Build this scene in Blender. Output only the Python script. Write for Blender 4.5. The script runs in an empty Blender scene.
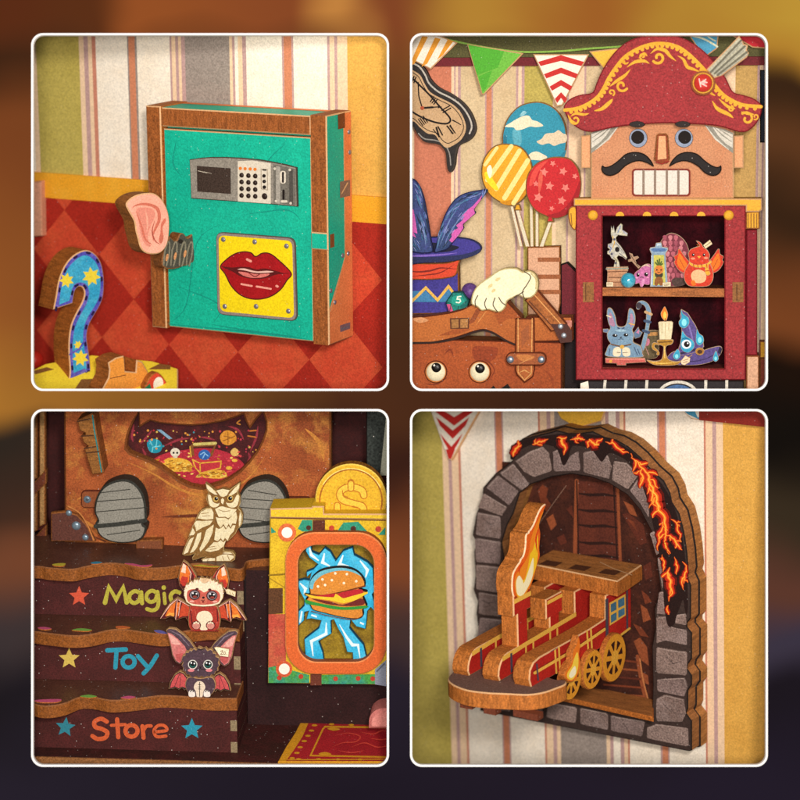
import bpy, bmesh, math, random
from mathutils import Vector, Matrix, geometry
random.seed(7)
SC = bpy.context.scene
COL = SC.collection
R = math.radians

# ------------------------------------------------------------------ camera, world, lamps, exposure
DIST = 24.0                                   # camera stands 24 units in front of the display board (1 unit = 10 cm)
cam_d = bpy.data.cameras.new('camera'); cam = bpy.data.objects.new('camera', cam_d); COL.objects.link(cam)
cam.location = (0, -DIST, 0); cam.rotation_euler = (R(90), 0, 0)
cam_d.sensor_width = 36; cam_d.lens = 36 * DIST / 8.0; cam_d.clip_end = 500
cam_d.dof.use_dof = True; cam_d.dof.focus_distance = DIST + .9; cam_d.dof.aperture_fstop = .38
SC.camera = cam
w = bpy.data.worlds.new('World'); SC.world = w; w.use_nodes = True
bg = w.node_tree.nodes['Background']; bg.inputs[0].default_value = (1.0, .95, .9, 1); bg.inputs[1].default_value = .3
def lamp(name, loc, target, size, watts, color):
    d = bpy.data.lights.new(name, 'AREA'); d.shape = 'DISK'; d.size = size; d.energy = watts; d.color = color
    o = bpy.data.objects.new(name, d); COL.objects.link(o); o.location = loc
    o.rotation_euler = (Vector(target) - Vector(loc)).to_track_quat('-Z', 'Y').to_euler()
lamp('key_softbox', (2.0, -25.0, 2.5), (0, 1, 0), 2.2, 4150, (1, .95, .895))
lamp('fill_softbox', (-.6, -26, -.2), (0, 1, 0), 2.4, 3950, (1, .94, .885))
def strip(name, loc, target, length, watts):          # slim lamps added unseen behind the board to brighten the upper windows
    d = bpy.data.lights.new(name, 'AREA'); d.shape = 'RECTANGLE'; d.size = length; d.size_y = .06; d.energy = watts; d.color = (1, .93, .82)
    o = bpy.data.objects.new(name, d); COL.objects.link(o); o.location = loc
    o.rotation_euler = (Vector(target) - Vector(loc)).to_track_quat('-Z', 'Y').to_euler()
strip('added_strip', (-2.1, .12, 4.1), (-2.1, 2.0, 1.6), 3.6, 15)
strip('added_strip', (2.1, .12, 4.2), (2.1, 1.3, 1.6), 3.6, 6)
SC.view_settings.view_transform = 'Standard'; SC.view_settings.look = 'None'
SC.view_settings.exposure = 0.0; SC.view_settings.gamma = 1
SC.cycles.use_adaptive_sampling = True
try: SC.cycles.use_denoising = True
except Exception: pass
SC.cycles.max_bounces = 5; SC.cycles.diffuse_bounces = 3

# ------------------------------------------------------------------ materials
def lin(h):
    h = h.lstrip('#'); out = []
    for i in (0, 2, 4):
        c = int(h[i:i+2], 16) / 255
        out.append(c / 12.92 if c <= .04045 else ((c + .055) / 1.055) ** 2.4)
    return out
_mats = {}
def mat(h, grain=.17, rough=.7, blotch=None, bamt=.0, bscale=3.0, streak=None, bump=.12, speck=.12, metal=0, spec=.22, gscale=62, b2=None):
    """A printed or stained plywood surface: paper grain, soft blotches, optional wood streaks and stray dust specks."""
    key = (h, grain, rough, blotch, bamt, bscale, streak, bump, speck, metal, spec, gscale, b2)
    if key in _mats: return _mats[key]
    m = bpy.data.materials.new('print_' + h.lstrip('#')); m.use_nodes = True; nt = m.node_tree; N = nt.nodes; L = nt.links
    b = N['Principled BSDF']; b.inputs['Roughness'].default_value = rough; b.inputs['Metallic'].default_value = metal
    b.inputs['Specular IOR Level'].default_value = spec
    tc = N.new('ShaderNodeTexCoord'); co = tc.outputs['Object']
    c = lin(h)
    rgb = N.new('ShaderNodeRGB'); rgb.outputs[0].default_value = (*c, 1); cur = rgb.outputs[0]
    def noise(scale, detail=2, vec=None, rough_=.5):
        n = N.new('ShaderNodeTexNoise'); n.inputs['Scale'].default_value = scale; n.inputs['Detail'].default_value = detail
        n.inputs['Roughness'].default_value = rough_
        L.new(vec or co, n.inputs['Vector']); return n.outputs['Fac']
    def ramp(f, a, bb, lo, hi):
        r = N.new('ShaderNodeMapRange'); r.inputs[1].default_value = a; r.inputs[2].default_value = bb
        r.inputs[3].default_value = lo; r.inputs[4].default_value = hi; L.new(f, r.inputs[0]); return r.outputs[0]
    def mix(f, a, bcol, mode='MIX'):
        x = N.new('ShaderNodeMix'); x.data_type = 'RGBA'; x.blend_type = mode
        if isinstance(f, (int, float)): x.inputs[0].default_value = f
        else: L.new(f, x.inputs[0])
        L.new(a, x.inputs[6])
        if isinstance(bcol, (tuple, list)): x.inputs[7].default_value = (*bcol[:3], 1)
        else: L.new(bcol, x.inputs[7])
        return x.outputs[2]
    if blotch:
        cur = mix(ramp(noise(bscale, 5, rough_=.62), .42, .68, 0, bamt), cur, lin(blotch))
    if b2:
        mp2 = N.new('ShaderNodeMapping'); mp2.inputs['Location'].default_value = (3.7, 1.3, 5.1); L.new(co, mp2.inputs['Vector'])
        cur = mix(ramp(noise(b2[2], 5, mp2.outputs[0], .65), .5, .68, 0, b2[1]), cur, lin(b2[0]))
    if streak:
        mp = N.new('ShaderNodeMapping'); mp.inputs['Scale'].default_value = streak; L.new(co, mp.inputs['Vector'])
        s = noise(1.0, 4, mp.outputs[0], .65)
        cur = mix(ramp(s, .38, .72, 0, .75), cur, [x * .30 for x in c])
        cur = mix(ramp(noise(1.9, 3, mp.outputs[0]), .55, .8, 0, .45), cur, [min(1, x * 1.7 + .02) for x in c])
    if grain:
        g = noise(gscale, 1.5)
        g2 = N.new('ShaderNodeCombineXYZ'); v = ramp(g, .25, .75, 1 - grain * 1.5, 1 + grain * 1.5)
        for i in range(3): L.new(v, g2.inputs[i])
        cur = mix(1.0, cur, g2.outputs[0], 'MULTIPLY')
    if speck:
        vo = N.new('ShaderNodeTexVoronoi'); vo.inputs['Scale'].default_value = 15; L.new(co, vo.inputs['Vector'])
        cur = mix(ramp(vo.outputs['Distance'], .05, .09, speck * 2.2, 0), cur, (.85, .8, .72))
    L.new(cur, b.inputs['Base Color'])
    if bump:
        bp = N.new('ShaderNodeBump'); bp.inputs['Strength'].default_value = bump; bp.inputs['Distance'].default_value = .02
        L.new(noise(gscale * .8, 2), bp.inputs['Height']); L.new(bp.outputs[0], b.inputs['Normal'])
    _mats[key] = m
    return m
def wood(h='#bb6a2a', s=(34, 5, 34)): return mat(h, grain=.24, rough=.7, streak=s, bump=.3, speck=.03)
EDGE = wood(); RIMC = mat('#d9a878', grain=.1, speck=0)
EDGED = wood('#9a5c2c'); INK = mat('#1d1512', grain=.1, speck=.05, rough=.8)

# ------------------------------------------------------------------ tracing frames
_T = [0, 0, 1.0]
def T(x0, y0, s): _T[:] = [x0, y0, s]
def px(x, y): return (_T[0] + x * _T[2], _T[1] + y * _T[2])
def P(*a): return [(a[i], a[i+1]) for i in range(0, len(a), 2)]
def S(*a, closed=True, n=5):
    """smooth Catmull-Rom curve through the points"""
    p = P(*a) if not isinstance(a[0], tuple) else list(a)
    out = []; k = len(p)
    rng = range(k) if closed else range(k - 1)
    for i in rng:
        if closed: p0, p1, p2, p3 = p[i-1], p[i], p[(i+1) % k], p[(i+2) % k]
        else: p0, p1, p2, p3 = p[max(i-1, 0)], p[i], p[i+1], p[min(i+2, k-1)]
        for j in range(n):
            t = j / n
            out.append(tuple(.5 * (2*p1[d] + (p2[d]-p0[d])*t + (2*p0[d]-5*p1[d]+4*p2[d]-p3[d])*t*t + (3*p1[d]-p0[d]-3*p2[d]+p3[d])*t**3) for d in (0, 1)))
    if not closed: out.append(p[-1])
    return out
def circ(x, y, r, ry=None, n=28, rot=0):
    ry = ry or r; c, s = math.cos(R(rot)), math.sin(R(rot)); o = []
    for i in range(n):
        a = 2*math.pi*i/n; dx, dy = r*math.cos(a), ry*math.sin(a); o.append((x + dx*c - dy*s, y + dx*s + dy*c))
    return o
def rrect(x0, y0, x1, y1, r, n=6):
    o = []
    for cx, cy, a0 in ((x1-r, y0+r, -90), (x1-r, y1-r, 0), (x0+r, y1-r, 90), (x0+r, y0+r, 180)):
        for i in range(n + 1):
            a = R(a0 + 90*i/n); o.append((cx + r*math.cos(a), cy + r*math.sin(a)))
    return o
def rect(x0, y0, x1, y1): return [(x0, y0), (x1, y0), (x1, y1), (x0, y1)]
def qround(q, r, n=5):
    """a four-cornered outline with rounded corners"""
    o = []
    for i in range(4):
        a, b, c = q[i-1], q[i], q[(i+1) % 4]
        la, lc = math.dist(a, b), math.dist(c, b); p0 = [b[d] + (a[d]-b[d])*r/la for d in (0, 1)]; p1 = [b[d] + (c[d]-b[d])*r/lc for d in (0, 1)]
        for k in range(n + 1):
            t = k/n; o.append(tuple((1-t)**2*p0[d] + 2*t*(1-t)*b[d] + t*t*p1[d] for d in (0, 1)))
    return o
def star(x, y, r, k=.42, n=5, rot=0):
    return [(x + (r if i % 2 == 0 else r*k)*math.sin(R(rot) + math.pi*i/n), y - (r if i % 2 == 0 else r*k)*math.cos(R(rot) + math.pi*i/n)) for i in range(2*n)]
def jag(a, b, n, amp):
    """points of a zigzag from a to b"""
    o = []
    for i in range(n + 1):
        t = i / n; dx, dy = b[0]-a[0], b[1]-a[1]; l = math.hypot(dx, dy) or 1
        k = amp * (1 if i % 2 else -1) * (0 if i in (0, n) else 1)
        o.append((a[0]+dx*t - dy/l*k, a[1]+dy*t + dx/l*k))
    return o

AX = {'u': 0, 'n': 1, 'v': 2}
class Frame:
    """A little stage: local x = u (right), -y = n (towards the viewer), z = v (up)."""
    def __init__(s, yaw, pitch, roll, origin):
        s.rot = Matrix.Rotation(R(roll), 3, 'Y') @ Matrix.Rotation(R(pitch), 3, 'X') @ Matrix.Rotation(R(yaw), 3, 'Z')
        s.o = Vector(origin); s.inv = s.rot.inverted()
        s.cam = s.inv @ (Vector((0, -DIST, 0)) - s.o)
    def raw_hit(s, X, Y, axis, c):
        d = s.inv @ Vector(((X - 400) / 100, DIST, (400 - Y) / 100)); i = AX[axis]
        k = -c if axis == 'n' else c
        return s.cam + d * ((k - s.cam[i]) / d[i])
    def hit(s, x, y, axis, c):                 # -> local point (u, n, v) seen at traced point x, y
        q = s.raw_hit(*px(x, y), axis, c); return Vector((q.x, -q.y, q.z))
    def world(s, u, n, v): return s.o + s.rot @ Vector((u, -n, v))
def at(X, Y, y):
    """world point seen at photo pixel X, Y lying y behind the board"""
    k = (DIST + y) / DIST
    return Vector(((X - 400) / 100 * k, y, (400 - Y) / 100 * k))

def kids(name, frame, base, label, cat, group=None):
    o = bpy.data.objects.new(name, None); COL.objects.link(o); o.empty_display_size = .2
    o.location = frame.world(*base); o.rotation_euler = frame.rot.to_euler()
    o['label'] = label; o['category'] = cat
    if group: o['group'] = group
    o_world[o.name] = Matrix.Translation(o.location) @ frame.rot.to_4x4()
    return o
o_world = {}

class Part:
    """Collects plywood pieces and printed areas into ONE mesh object."""
    def __init__(s, frame): s.f = frame; s.bm = bmesh.new(); s.ms = []; s.k = 0
    def mi(s, m):
        if m not in s.ms: s.ms.append(m)
        return s.ms.index(m)
    def to2(s, pts, axis, c):
        out = []
        for x, y in pts:
            q = s.f.hit(x, y, axis, c)
            out.append({'n': (q.x, q.z), 'v': (q.x, q.y), 'u': (q.y, q.z)}[axis])
        return out
    def to3(s, p, axis, c):
        if axis == 'n': return Vector((p[0], -c, p[1]))
        if axis == 'v': return Vector((p[0], -p[1], c))
        return Vector((c, -p[0], p[1]))
    @staticmethod
    def clean(p):
        o = []
        for q in p:
            if not o or math.hypot(q[0]-o[-1][0], q[1]-o[-1][1]) > 1e-4: o.append(q)
        if len(o) > 2 and math.hypot(o[0][0]-o[-1][0], o[0][1]-o[-1][1]) < 1e-4: o.pop()
        return o
    @staticmethod
    def area(p): return .5 * sum(p[i-1][0]*p[i][1] - p[i][0]*p[i-1][1] for i in range(len(p)))
    @staticmethod
    def inset(p, d):
        n = len(p); o = []
        for i in range(n):
            a, b, c = p[i-1], p[i], p[(i+1) % n]
            e1 = Vector((b[0]-a[0], b[1]-a[1])).normalized(); e2 = Vector((c[0]-b[0], c[1]-b[1])).normalized()
            n1 = Vector((-e1.y, e1.x)); n2 = Vector((-e2.y, e2.x)); m = n1 + n2
            if m.length < 1e-6: o.append((b[0] + n1.x*d, b[1] + n1.y*d)); continue
            m.normalize(); k = d / max(m.dot(n1), .5); o.append((b[0] + m.x*k, b[1] + m.y*k))
        return o
    def sheet(s, loops, axis, c, m, up=True):
        vs = [[s.bm.verts.new(s.to3(p, axis, c)) for p in l] for l in loops]; flat = [v for l in vs for v in l]
        want = {'n': Vector((0, -1, 0)), 'v': Vector((0, 0, 1)), 'u': Vector((1, 0, 0))}[axis] * (1 if up else -1)
        i = s.mi(m)
        for t in geometry.tessellate_polygon([[Vector((p[0], p[1], 0)) for p in l] for l in loops]):
            q = [flat[j] for j in t]
            nn = (q[1].co - q[0].co).cross(q[2].co - q[0].co)
            if nn.length < 1e-12: continue
            if nn.dot(want) < 0: q.reverse()
            try: f = s.bm.faces.new(q)
            except ValueError: continue
            f.material_index = i
        return vs
    def prism(s, pts, c, t, m, edge=None, axis='n', holes=(), bev=.012, rim=None, raw=False, back=None):
        """a board cut along the outline: printed face m at coordinate c, cut edge `edge`, thickness t"""
        edge = edge or EDGE; rim = rim or edge
        loops = [pts] + list(holes)
        if not raw: loops = [s.to2(l, axis, c) for l in loops]
        loops = [s.clean(l) for l in loops]
        for i in range(len(loops)):
            a = s.area(loops[i])
            if (a < 0) == (i == 0): loops[i] = loops[i][::-1]
        top = [s.inset(l, bev) for l in loops] if bev else loops
        s.sheet(top, axis, c, m); s.sheet(loops, axis, c - t, back or edge, up=False)
        ei, ri = s.mi(edge), s.mi(rim)
        for l, tl in zip(loops, top):
            n = len(l)
            A = [s.bm.verts.new(s.to3(p, axis, c - (bev or 0))) for p in l]; B = [s.bm.verts.new(s.to3(p, axis, c - t)) for p in l]
            C = [s.bm.verts.new(s.to3(p, axis, c)) for p in tl] if bev else None
            flip = axis == 'u' or axis == 'n'
            for i in range(n):
                j = (i + 1) % n
                for q, mi_ in ((((A[i], A[j], B[j], B[i])), ei), ((C[i], C[j], A[j], A[i]) if bev else None, ri)):
                    if q is None: continue
                    fn = (q[1].co - q[0].co).cross(q[2].co - q[0].co)
                    e = (l[j][0]-l[i][0], l[j][1]-l[i][1]); o3 = s.to3((e[1], -e[0]), axis, 0)
                    q = list(q)
                    if fn.dot(o3) < 0: q.reverse()
                    f = s.bm.faces.new(q); f.material_index = mi_
        s.c = c; s.axis = axis; s.k = 0
        return s
    def box(s, u0, u1, n0, n1, v0, v1, m, top=None, side=None):
        """box in local units; front m, top and sides may differ"""
        c = [Vector((u, -n, v)) for u in (u0, u1) for n in (n0, n1) for v in (v0, v1)]
        V = [s.bm.verts.new(x) for x in c]
        mid = sum(c, Vector()) / 8
        for idx, mm in (((1, 3, 7, 5), top), ((0, 4, 6, 2), top), ((2, 6, 7, 3), m), ((0, 1, 5, 4), m), ((4, 5, 7, 6), side), ((0, 2, 3, 1), side)):
            q = [V[i] for i in idx]; fc = sum((x.co for x in q), Vector()) / 4
            if (q[1].co-q[0].co).cross(q[2].co-q[0].co).dot(fc - mid) < 0: q.reverse()
            f = s.bm.faces.new(q); f.material_index = s.mi(mm or m)
        s.c = n1; s.axis = 'n'; s.k = 0
        return s
    def ink(s, pts, m, holes=(), c=None, axis=None, raw=False):
        """a printed area lying on the face made last"""
        axis = axis or s.axis; s.k += 1; c = (s.c if c is None else c) + .0015 + .0007 * s.k
        loops = [s.clean(l if raw else s.to2(l, axis, c)) for l in [pts] + list(holes)]
        if len(loops[0]) > 2: s.sheet(loops, axis, c, m)
        return s
    def line(s, pts, w, m=None, closed=False, taper=False, raw=False, c=None, axis=None):
        """a printed pen stroke of width w (traced units)"""
        m = m or INK; axis = axis or s.axis; s.k += 1; c = (s.c if c is None else c) + .0015 + .0007 * s.k
        p = s.clean(pts); n = len(p)
        if n < 2: return s
        Lf, Rt = [], []
        for i in range(n):
            a = p[i-1] if (i or closed) else p[0]; b = p[(i+1) % n] if (i < n-1 or closed) else p[-1]
            if a == b: a = p[i-1]
            e1 = Vector((p[i][0]-a[0], p[i][1]-a[1])); e2 = Vector((b[0]-p[i][0], b[1]-p[i][1]))
            if e1.length < 1e-9: e1 = e2
            if e2.length < 1e-9: e2 = e1
            e1.normalize(); e2.normalize(); d = e1 + e2
            if d.length < 1e-6: d = e1
            d.normalize(); nn = Vector((-d.y, d.x)); k = w / 2 / max(abs(nn.dot(Vector((-e1.y, e1.x)))), .6)
            if taper: k *= max(.12, math.sin(math.pi * min(1, (i + .3) / (n - .4))))
            Lf.append((p[i][0]+nn.x*k, p[i][1]+nn.y*k)); Rt.append((p[i][0]-nn.x*k, p[i][1]-nn.y*k))
        cv = (lambda l: l) if raw else (lambda l: s.to2(l, axis, c))
        A = [s.bm.verts.new(s.to3(q, axis, c)) for q in cv(Lf)]; B = [s.bm.verts.new(s.to3(q, axis, c)) for q in cv(Rt)]
        want = {'n': Vector((0, -1, 0)), 'v': Vector((0, 0, 1)), 'u': Vector((1, 0, 0))}[axis]; i_ = s.mi(m)
        for i in range(n if closed else n - 1):
            j = (i + 1) % n; q = [A[i], A[j], B[j], B[i]]
            if (q[1].co-q[0].co).cross(q[2].co-q[0].co).dot(want) + (q[2].co-q[0].co).cross(q[3].co-q[0].co).dot(want) < 0: q.reverse()
            f = s.bm.faces.new(q); f.material_index = i_
        if not closed and not taper and not raw:                      # round ends
            for e, o in ((p[0], p[1]), (p[-1], p[-2])):
                a0 = math.atan2(e[1]-o[1], e[0]-o[0])
                cap = [(e[0] + w/2*math.cos(a0 - math.pi/2 + math.pi*k/6), e[1] + w/2*math.sin(a0 - math.pi/2 + math.pi*k/6)) for k in range(7)]
                s.sheet([cv(cap)], axis, c, m)
        return s
    def lines(s, ls, w, m=None, **k):
        for l in ls: s.line(l, w, m, **k)
        return s
    def dots(s, pts, r, m):
        for x, y in pts: s.ink(circ(x, y, r, n=14), m)
        return s
    def dome(s, u, n, v, r, m, h=.5, axis='n', seg=12):
        """a small rivet head in local units"""
        rings = [(r, 0), (r*.85, r*h*.6), (r*.45, r*h*.95)]; prev = None; i_ = s.mi(m)
        mk = lambda a, rr, hh: {'n': Vector((u + rr*math.cos(a), -n - hh, v + rr*math.sin(a))), 'u': Vector((u + hh, -n + rr*math.cos(a), v + rr*math.sin(a))), 'v': Vector((u + rr*math.cos(a), -n + rr*math.sin(a), v + hh))}[axis]
        for rr, hh in rings:
            ring = [s.bm.verts.new(mk(2*math.pi*k/seg, rr, hh)) for k in range(seg)]
            if prev:
                for k in range(seg):
                    f = s.bm.faces.new((prev[k], prev[(k+1) % seg], ring[(k+1) % seg], ring[k])); f.material_index = i_; f.smooth = True
            prev = ring
        f = s.bm.faces.new(prev); f.material_index = i_; f.smooth = True
        return s
    def rivet(s, x, y, r, m, c, axis='n', h=.5):
        q = s.f.hit(x, y, axis, c); return s.dome(q.x, q.y, q.z, r, m, h, axis)
    def ball(s, u, n, v, r, m, sq=1.0, seg=24, flat=None):
        """a sphere (optionally squashed / cut flat below)"""
        ret = bmesh.ops.create_uvsphere(s.bm, u_segments=seg, v_segments=seg//2, radius=r)
        for vv in ret['verts']: vv.co = Vector((vv.co.x, vv.co.y, vv.co.z*sq)) + Vector((u, -n, v))
        i_ = s.mi(m)
        for f in {f for vv in ret['verts'] for f in vv.link_faces}: f.material_index = i_; f.smooth = True
        s.c = n; s.axis = 'n'; s.k = 0
        return s
    def done(s, name, parent=None, label=None, cat=None, group=None, kind=None):
        pts = [v.co for v in s.bm.verts]
        lo = Vector((min(p.x for p in pts), min(p.y for p in pts), min(p.z for p in pts))); hi = Vector((max(p.x for p in pts), max(p.y for p in pts), max(p.z for p in pts)))
        base = Vector(((lo.x+hi.x)/2, (lo.y+hi.y)/2, lo.z))
        me = bpy.data.meshes.new(name); o = bpy.data.objects.new(name, me); COL.objects.link(o)
        bmesh.ops.translate(s.bm, verts=s.bm.verts, vec=-base)          # the piece's origin lies at its own base
        wm = Matrix.Translation(s.f.o + s.f.rot @ base) @ s.f.rot.to_4x4(); o_world[o.name] = wm
        lm = wm
        if parent is not None: o.parent = parent; lm = o_world[parent.name].inverted() @ wm
        o.location = lm.to_translation(); o.rotation_euler = lm.to_euler()
        s.bm.to_mesh(me); s.bm.free()
        for m in s.ms: me.materials.append(m)
        if label: o['label'] = label
        if cat: o['category'] = cat
        if group: o['group'] = group
        if kind: o['kind'] = kind
        return o
# ------------------------------------------------------------------ display board with four rounded windows, and the case behind it
def board_mat():
    m = bpy.data.materials.new('blurred_print'); m.use_nodes = True; nt = m.node_tree; N = nt.nodes; L = nt.links
    b = N['Principled BSDF']; b.inputs['Roughness'].default_value = .7; b.inputs['Specular IOR Level'].default_value = .0
    tc = N.new('ShaderNodeTexCoord'); sp = N.new('ShaderNodeSeparateXYZ')
    nz = N.new('ShaderNodeTexNoise'); nz.inputs['Scale'].default_value = .9; nz.inputs['Detail'].default_value = 1
    L.new(tc.outputs['Object'], nz.inputs['Vector'])
    wv = N.new('ShaderNodeVectorMath'); wv.operation = 'MULTIPLY_ADD'; wv.inputs[1].default_value = (.9, .9, .9)
    L.new(nz.outputs['Color'], wv.inputs[0]); L.new(tc.outputs['Object'], wv.inputs[2]); L.new(wv.outputs[0], sp.inputs[0])
    def rng(o, a, c):
        r = N.new('ShaderNodeMapRange'); r.inputs[1].default_value = a; r.inputs[2].default_value = c; L.new(o, r.inputs[0]); return r.outputs[0]
    def ramp(f, stops):
        r = N.new('ShaderNodeValToRGB'); cr = r.color_ramp; cr.interpolation = 'EASE'
        while len(cr.elements) < len(stops): cr.elements.new(.5)
        for e, (p, h) in zip(cr.elements, stops): e.position = p / 800; e.color = (*[x*.70 for x in lin(h)], 1)
        L.new(f, r.inputs[0]); return r.outputs[0]
    z0 = 12.45; y = rng(sp.outputs['Z'], z0, z0 - 8); x = rng(sp.outputs['X'], -3.55, 4.45)
    left = ramp(y, [(0, '#4e2c1a'), (60, '#3c2315'), (130, '#7a4322'), (300, '#935628'), (400, '#aa742f'), (445, '#2e2822'), (520, '#3a2a22'), (570, '#70442f'), (640, '#3c3436'), (700, '#1f1b20'), (800, '#27222e')])
    mid = ramp(y, [(0, '#6e3d22'), (80, '#6b4024'), (200, '#5c3820'), (300, '#3e2a1b'), (400, '#4c2c1b'), (450, '#3a2018'), (560, '#7d4426'), (640, '#43302c'), (690, '#26202c'), (800, '#1f1a25')])
    right = ramp(y, [(0, '#b28533'), (45, '#ad7c2e'), (85, '#3a2617'), (140, '#5b3820'), (210, '#382416'), (320, '#744122'), (370, '#1e130d'), (440, '#15110e'), (520, '#362c20'), (575, '#5a382d'), (640, '#3a3444'), (700, '#1d1820'), (800, '#231d2b')])
    top = ramp(x, [(0, '#5a2d18'), (100, '#5a3019'), (150, '#925027'), (290, '#864827'), (345, '#bd8140'), (395, '#804527'), (480, '#b08234'), (590, '#9c6029'), (690, '#b08433'), (800, '#bb9438')])
    def mix(f, a, c):
        q = N.new('ShaderNodeMix'); q.data_type = 'RGBA'; L.new(f, q.inputs[0]); L.new(a, q.inputs[6]); L.new(c, q.inputs[7]); return q.outputs[2]
    c = mix(rng(sp.outputs['X'], -3.8, -.1), left, mid); c = mix(rng(sp.outputs['X'], .1, 3.75), c, right)
    c = mix(rng(sp.outputs['Z'], z0 - .62, z0 - .2), c, top)
    L.new(c, b.inputs['Base Color']); return m
FB0 = Frame(0, 0, 0, (0, 0, 0))
T(0, 0, 1)
WIN = [(31, 33, 389, 391), (410, 33, 768, 391), (31, 409, 389, 767), (410, 409, 768, 767)]
p = Part(FB0)
p.prism(rect(-400, -400, 1200, 1200), 0, .06, board_mat(), mat('#2a1a12'), holes=[rrect(a+1, b+1, c-1, d-1, 11) for a, b, c, d in WIN], bev=0)
p.done('backdrop', kind='structure')
white = mat('#f6f4f0', grain=.0, speck=0, bump=0, rough=.4)
for (a, b, c, d), lab in zip(WIN, ('thin white rounded frame round the window with the teal safe', 'thin white rounded frame round the window with the moustached soldier cabinet',
                                   'thin white rounded frame round the window with the shop stairs', 'thin white rounded frame round the window with the stone tunnel')):
    p = Part(FB0); p.prism(rrect(a, b, c, d, 12, 10), .012, .07, white, white, holes=[rrect(a+2.2, b+2.2, c-2.2, d-2.2, 10, 10)], bev=.004)
    p.done('window_frame', label=lab, cat='frame', group='white frames round the four windows')
p = Part(FB0); dk = mat('#2b1c14', speck=0)
for u0, u1, n0, n1, v0, v1 in ((-4.42, -4.36, -5, -.07, -4.4, 4.4), (4.36, 4.42, -5, -.07, -4.4, 4.4), (-4.36, 4.36, -5, -.07, 4.34, 4.4), (-4.36, 4.36, -5, -.07, -4.4, -4.34),
                               (-4.36, 4.36, -5, -4.94, -4.34, 4.34), (-.01, .01, -4.94, -.07, -4.34, 4.34), (-4.36, -.01, -4.94, -.07, -.01, .01), (.01, 4.36, -4.94, -.07, -.01, .01)):
    p.box(u0, u1, n0, n1, v0, v1, dk)
p.done('room_shell', kind='structure')
# ------------------------------------------------------------------ window 1: the teal safe
FA = Frame(-27.4, 13.4, -.3, at(210, 212, 1.95))
T(20, 20, .475)
CREAM = mat('#f7ebd8', grain=.12, speck=.08, blotch='#f0dcc0', bamt=.5); PEACH = mat('#efcca6', grain=.1); PLUM = mat('#bf9a94', grain=.12); REDL = mat('#c9846c', grain=.12)
ORL = mat('#cf8460', grain=.12); OLIVE = mat('#bdaa56', grain=.15, blotch='#ad9b48', bamt=.5); GREYS = mat('#9a8c82', grain=.2); OCHRE = mat('#e0a94e', grain=.13, blotch='#d59c42', bamt=.5)
FW = mat('#efe3cf', grain=.1); FR = mat('#c22c26', grain=.12); FY = mat('#e8b23c', grain=.12, blotch='#f0c050', bamt=.5); FBL = mat('#4a94b4', grain=.12)
SALM = mat('#cc7a5c', grain=.13)
def vz(F, z, n=0):
    """height v of the level line z on the plane n of a tilted wall"""
    r = F.rot[2]; return lambda u: (z - F.o.z - r[0]*u + r[1]*n) / r[2]
def flat(v): return lambda u: v
def wallpaper(p, F, xs, yref, v0, v1, clip=None):
    """xs: list of (traced x, material) stripe starts; last entry is the end"""
    us = [F.hit(x, yref, 'n', 0).x for x, _ in xs]
    for i in range(len(xs) - 1):
        a, b = us[i], us[i+1]
        p.sheet([[(a, v0(a)), (b, v0(b)), (b, v1(b)), (a, v1(a))]], 'n', 0, xs[i][1])
    a, b = us[0], us[-1]
    p.prism([(a, v0(a)), (b, v0(b)), (b, v1(b)), (a, v1(a))], -.004, .08, mat('#a88a60'), mat('#a88a60'), raw=True, bev=0)
    p.c = 0; p.axis = 'n'; p.k = 0
stripesA = [(-60, CREAM), (28, PEACH), (38, OLIVE), (128, PEACH), (138, PLUM), (147, PEACH), (155, REDL), (163, CREAM), (229, GREYS), (232, ORL), (245, GREYS), (249, CREAM),
            (318, PLUM), (322, PEACH), (330, PLUM), (336, PEACH), (342, PLUM), (350, GREYS), (443, PEACH), (449, PLUM), (454, CREAM), (461, PEACH), (470, PLUM), (478, CREAM), (553, PLUM), (557, ORL), (573, PLUM),
            (577, CREAM), (648, PLUM), (653, PEACH), (663, PLUM), (669, PEACH), (690, OCHRE), (790, CREAM), (794, CREAM)]
W = kids('striped_wall', FA, (0, 0, -2.04), 'cream striped wall with yellow rail and red diamond wainscot behind the safe', 'wall')
p = Part(FA); vt = FA.hit(400, 346, 'n', 0).z; wallpaper(p, FA, stripesA, 170, flat(vt - .1), flat(2.2)); p.done('wallpaper', W)
u0, u1 = FA.hit(-60, 350, 'n', 0).x, FA.hit(794, 350, 'n', 0).x
p = Part(FA); vb = FA.hit(400, 400, 'n', 0).z
p.box(u0, u1, .001, .03, vb, vt, mat('#eba226', grain=.14, blotch='#f0b23a', bamt=.5)); p.done('dado_rail', W)
p = Part(FA); wb = vz(FA, .03); p.prism([(u0, wb(u0)), (u1, wb(u1)), (u1, vb), (u0, vb)], .014, .013, mat('#a8281a', grain=.17, blotch='#94200f', bamt=.5), raw=True, bev=0)
dl = mat('#c8452a', grain=.17, blotch='#d05a34', bamt=.6)
def clipv(poly, f):
    o = []
    for i in range(len(poly)):
        a, b = poly[i-1], poly[i]; da, db = f(*a), f(*b)
        if (da >= 0) != (db >= 0):
            t = da / (da - db); o.append((a[0] + (b[0]-a[0])*t, a[1] + (b[1]-a[1])*t))
        if db >= 0: o.append(b)
    return o
j = FA.hit(240, 588, 'n', .014); a_, b_ = .445, .47
p.c = .014; p.k = 0
for i in range(-6, 9):
    for k in range(-8, 4):
        if (i + k) % 2 == 0 or i % 2: continue
        cx, cy = j.x + i*a_, j.z + k*b_
        if cx - a_ < u0 or cx + a_ > u1: continue
        q = clipv([(cx - a_, cy), (cx, cy - b_), (cx + a_, cy), (cx, cy + b_)], lambda u, v: vb - v); q = clipv(q, lambda u, v: v - wb(u)) if len(q) > 2 else q
        if len(q) > 2: p.k = 0; p.ink(q, dl, raw=True)
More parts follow.
